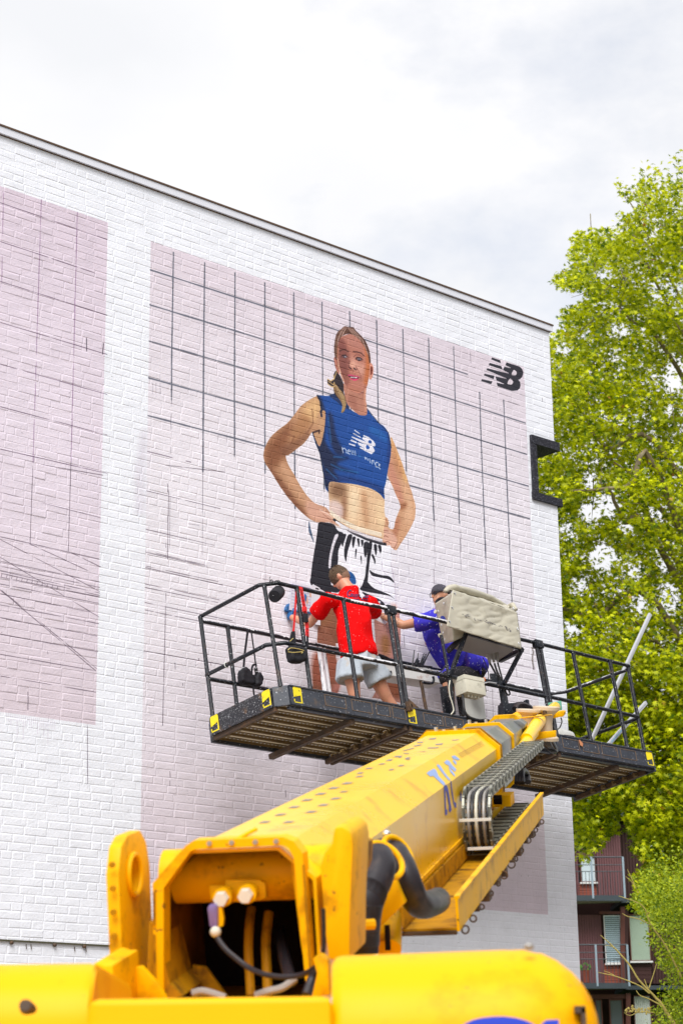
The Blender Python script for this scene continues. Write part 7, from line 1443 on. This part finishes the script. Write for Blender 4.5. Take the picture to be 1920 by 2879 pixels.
# limbs
THIN = .55
def bough(name, pts, rs, parent=tree, m='bark'):
    pp = [Vector(p) for p in pts]; fine = []; fr = []
    for i in range(len(pp) - 1):
        p0, p1, p2, p3 = pp[max(0, i - 1)], pp[i], pp[i + 1], pp[min(len(pp) - 1, i + 2)]
        for t in (0, .25, .5, .75): fine.append(.5 * (2 * p1 + (p2 - p0) * t + (2 * p0 - 5 * p1 + 4 * p2 - p3) * t * t + (3 * p1 - p0 - 3 * p2 + p3) * t ** 3) + Vector((random.gauss(0, 1), random.gauss(0, 1), random.gauss(0, 1))) * rs[i] * .12); fr.append((rs[i] + (rs[i + 1] - rs[i]) * t) * THIN)
    fine.append(pp[-1]); fr.append(rs[-1] * THIN); return obj(name, MB().tube(fine, fr, 9), m, parent, smooth=True)
tk = bough('trunk', [(9.5, 41, -.2), (9.5, 41, 3), (9.2, 41, 7), (9.0, 41.2, 12), (8.9, 41, 17), (8.4, 41, 22)], [.55, .46, .40, .30, .20, .07])
at2 = lambda x, y, Y: at_y(x, y, Y)
for pts, rs in (([(9.0, 41, 9), at2(1830, 1500, 40), at2(1760, 1470, 39), at2(1720, 1390, 38.6), at2(1700, 1360, 38.4)], [.2, .13, .1, .06, .03]), ([(9.1, 41, 8), at2(1850, 1330, 38.5), at2(1780, 1355, 38), at2(1740, 1370, 37.8), at2(1600, 1380, 38)], [.2, .12, .10, .07, .03]), ([(9, 41.2, 12), at2(1850, 1250, 39), at2(1720, 1260, 39), at2(1690, 1245, 38.6), at2(1660, 1215, 38.3)], [.16, .1, .08, .06, .03]),
    ([(9.2, 41, 6.5), at2(1850, 1700, 39), at2(1680, 1735, 39), at2(1600, 1715, 39), at2(1560, 1710, 39)], [.2, .12, .09, .07, .04]), ([(8.9, 41, 15), at2(1850, 950, 40), at2(1780, 905, 39.6), at2(1740, 860, 39.4)], [.14, .08, .05, .03]), ([(8.9, 41, 16), at2(1850, 800, 40), at2(1790, 700, 40), at2(1776, 660, 40)], [.12, .06, .04, .02]), ([(8.8, 41, 17), at2(1800, 620, 40), at2(1765, 565, 40), at2(1738, 530, 40)], [.1, .03, .015, .006]),
    ([(9.1, 41, 5), at2(1900, 1900, 39), at2(1820, 1790, 38.4), at2(1780, 1740, 38)], [.16, .08, .05, .03]), ([(9, 41, 10), at2(1600, 1100, 41), at2(1560, 1040, 41)], [.14, .05, .03]), ([(9, 41, 10), (12, 42, 14), (14, 43, 18)], [.2, .12, .05]), ([(9, 41, 8), (12, 40, 10), (15, 40, 13)], [.2, .12, .05]), ([(9, 41, 12), (7, 44, 16), (6, 46, 19)], [.16, .1, .04])):
    bough('limb', pts, rs)
zlo, zhi = 1.0, 23
p1_, s1_ = crown(2900, 38.5, 45, (.6, 17), (zlo, zhi), (.30, .34, .30), 26, (.12, .20), keep=lambda x, y: (y < 2560))
p2_, s2_ = crown(3000, 37.3, 43.5, (2.7, 8.0), (3, 21.5), (.17, .20, .10), 44, (.11, .19), keep=lambda x, y: (y < 2560))
p5_, s5_ = crown(1300, 37.0, 40.0, (2.8, 8.2), (2.5, 10.5), (.16, .18, .10), 40, (.13, .19), keep=lambda x, y: (y < 2560))
pos = np.concatenate([p1_, p2_, p5_]); siz = np.concatenate([s1_, s2_, s5_])
# the 300 leaves that show largest are objects of their own
px_, py_ = topx(pos); vis = (px_ > 1560) & (px_ < 1900) & (py_ > 450) & (py_ < 2500); sc = np.where(vis, siz * 3 - (pos[:, 1] - 36) * .25, -99); idx = np.argsort(-sc)[:300]
rest = np.ones(len(pos), bool); rest[idx] = False
tme = np.array(tree.location)
me = leafmesh('leaves', pos[rest] - tme, siz[rest], 'leaf', tree, rg, .9, .65); o = bpy.data.objects.new('leaves', me); COL.objects.link(o); o.parent = tree; o['kind'] = 'stuff'
def leafobj(parent, pts, sizes, m, nm='leaf'):
    vs_ = []
    for k in range(8):
        v = LV.copy(); v[:, 2] += np.abs(v[:, 0]) * rg.uniform(-.35, .15); me_ = bpy.data.meshes.new(nm); me_.from_pydata([tuple(map(float, p)) for p in v], [], [tuple(map(int, f)) for f in LF]); me_.materials.append(M[m]); vs_.append(me_)
    R_ = rotations(len(pts), .9, rg, .5)
    for i in range(len(pts)):
        o_ = bpy.data.objects.new(nm, vs_[i % 8]); COL.objects.link(o_); o_.parent = parent; mw = Matrix([list(map(float, r)) for r in R_[i]]).to_4x4(); mw = Matrix.Translation(Vector(tuple(map(float, pts[i])))) @ mw @ Matrix.Scale(float(sizes[i]), 4); o_.matrix_local = mw
leafobj(tree, pos[idx] - tme, siz[idx], 'leaf')
# twigs inside the crown
mb = MB(); px_, py_ = topx(pos)
for k in range(420):
    i = rg.integers(0, len(pos))
    if py_[i] > 2150 or px_[i] < 1640: continue
    q = Vector(tuple(map(float, pos[i]))); d_ = Vector((random.gauss(0, .5), random.gauss(0, .4), -abs(random.gauss(.5, .4)))); mb.tube([q - d_ * .3, q + d_ * .1 + Vector((random.gauss(0, .05), 0, 0)), q + d_ * .5], [.012, .009, .004], 5)
o = obj('twigs', mb, 'bark', tree); o['kind'] = 'stuff'
# smaller tree, lower right
THIN = 1.0
t2 = thing('small_leaved_tree', 'smaller fine-leaved tree in the bottom right corner with bare lichened twigs', 'tree', loc=(6.6, 33, 0))
bough('trunk', [(6.6, 33, -.1), (6.55, 33, 1.5), (6.4, 33, 3.2), (6.3, 33, 4.6)], [.14, .11, .07, .03], t2)
tw = lambda pts, rs: bough('bare_twig', [at_y(*zE(x, y), 31.5) for x, y in pts], rs, t2, 'lichen')
tw([(1300, 2500), (1130, 2200), (1030, 2080), (880, 1920), (800, 1790), (690, 1660), (590, 1560), (510, 1492)], [.035, .026, .018, .015, .014, .012, .009, .005]); tw([(990, 2060), (900, 1990), (790, 1940), (650, 1890), (490, 1855)], [.013, .011, .01, .009, .004]); tw([(640, 1880), (600, 1860), (545, 1838)], [.008, .006, .004])
tw([(985, 2030), (960, 1980), (940, 1920)], [.01, .008, .006]); tw([(985, 2010), (1020, 1900), (1060, 1770)], [.011, .009, .006]); tw([(1100, 2180), (1000, 2120), (900, 2080), (860, 2030)], [.012, .01, .008, .005]); tw([(1060, 2250), (900, 2240), (800, 2275), (740, 2245)], [.01, .008, .006, .004]); tw([(1300, 1900), (1150, 1600), (1010, 1400), (940, 1230), (860, 1170), (690, 1110)], [.016, .014, .012, .01, .008, .005]); tw([(1010, 1400), (900, 1340), (780, 1310), (725, 1280)], [.01, .008, .007, .004]); tw([(880, 1080), (840, 1000), (760, 920)], [.007, .006, .004]); tw([(870, 1060), (820, 950), (775, 850)], [.007, .006, .004]); tw([(690, 1660), (620, 1600), (560, 1590)], [.008, .006, .004])
mb = MB()
for k in range(60): q = at_y(*zE(random.uniform(740, 1000), 2230 + random.gauss(0, 18)), 31.5); mb.ball(q, random.uniform(.01, .022), seg=5, rg=3)
obj('withered_leaves', mb, 'lichen', t2)
old = HOLES; HOLES = []
p3_, s3_ = crown(2400, 30.5, 35.5, (4.4, 9), (.4, 5.6), (.15, .2, .10), 40, (.045, .08), keep=lambda x, y: (y > 2440) | ((x > 1860) & (y > 2380)))
me = leafmesh('leaves', p3_ - np.array(t2.location), s3_, 'leaf2', t2, rg, .5, .8, V=np.array([(0, -.1, 0), (.28, .3, -.06), (0, .8, -.1), (-.28, .3, -.06), (0, .3, .02)], np.float32), F=np.array([(0, 1, 4), (1, 2, 4), (2, 3, 4), (3, 0, 4)])); o = bpy.data.objects.new('leaves', me); COL.objects.link(o); o.parent = t2; o['kind'] = 'stuff'
vis2 = np.argsort(-s3_)[:120]
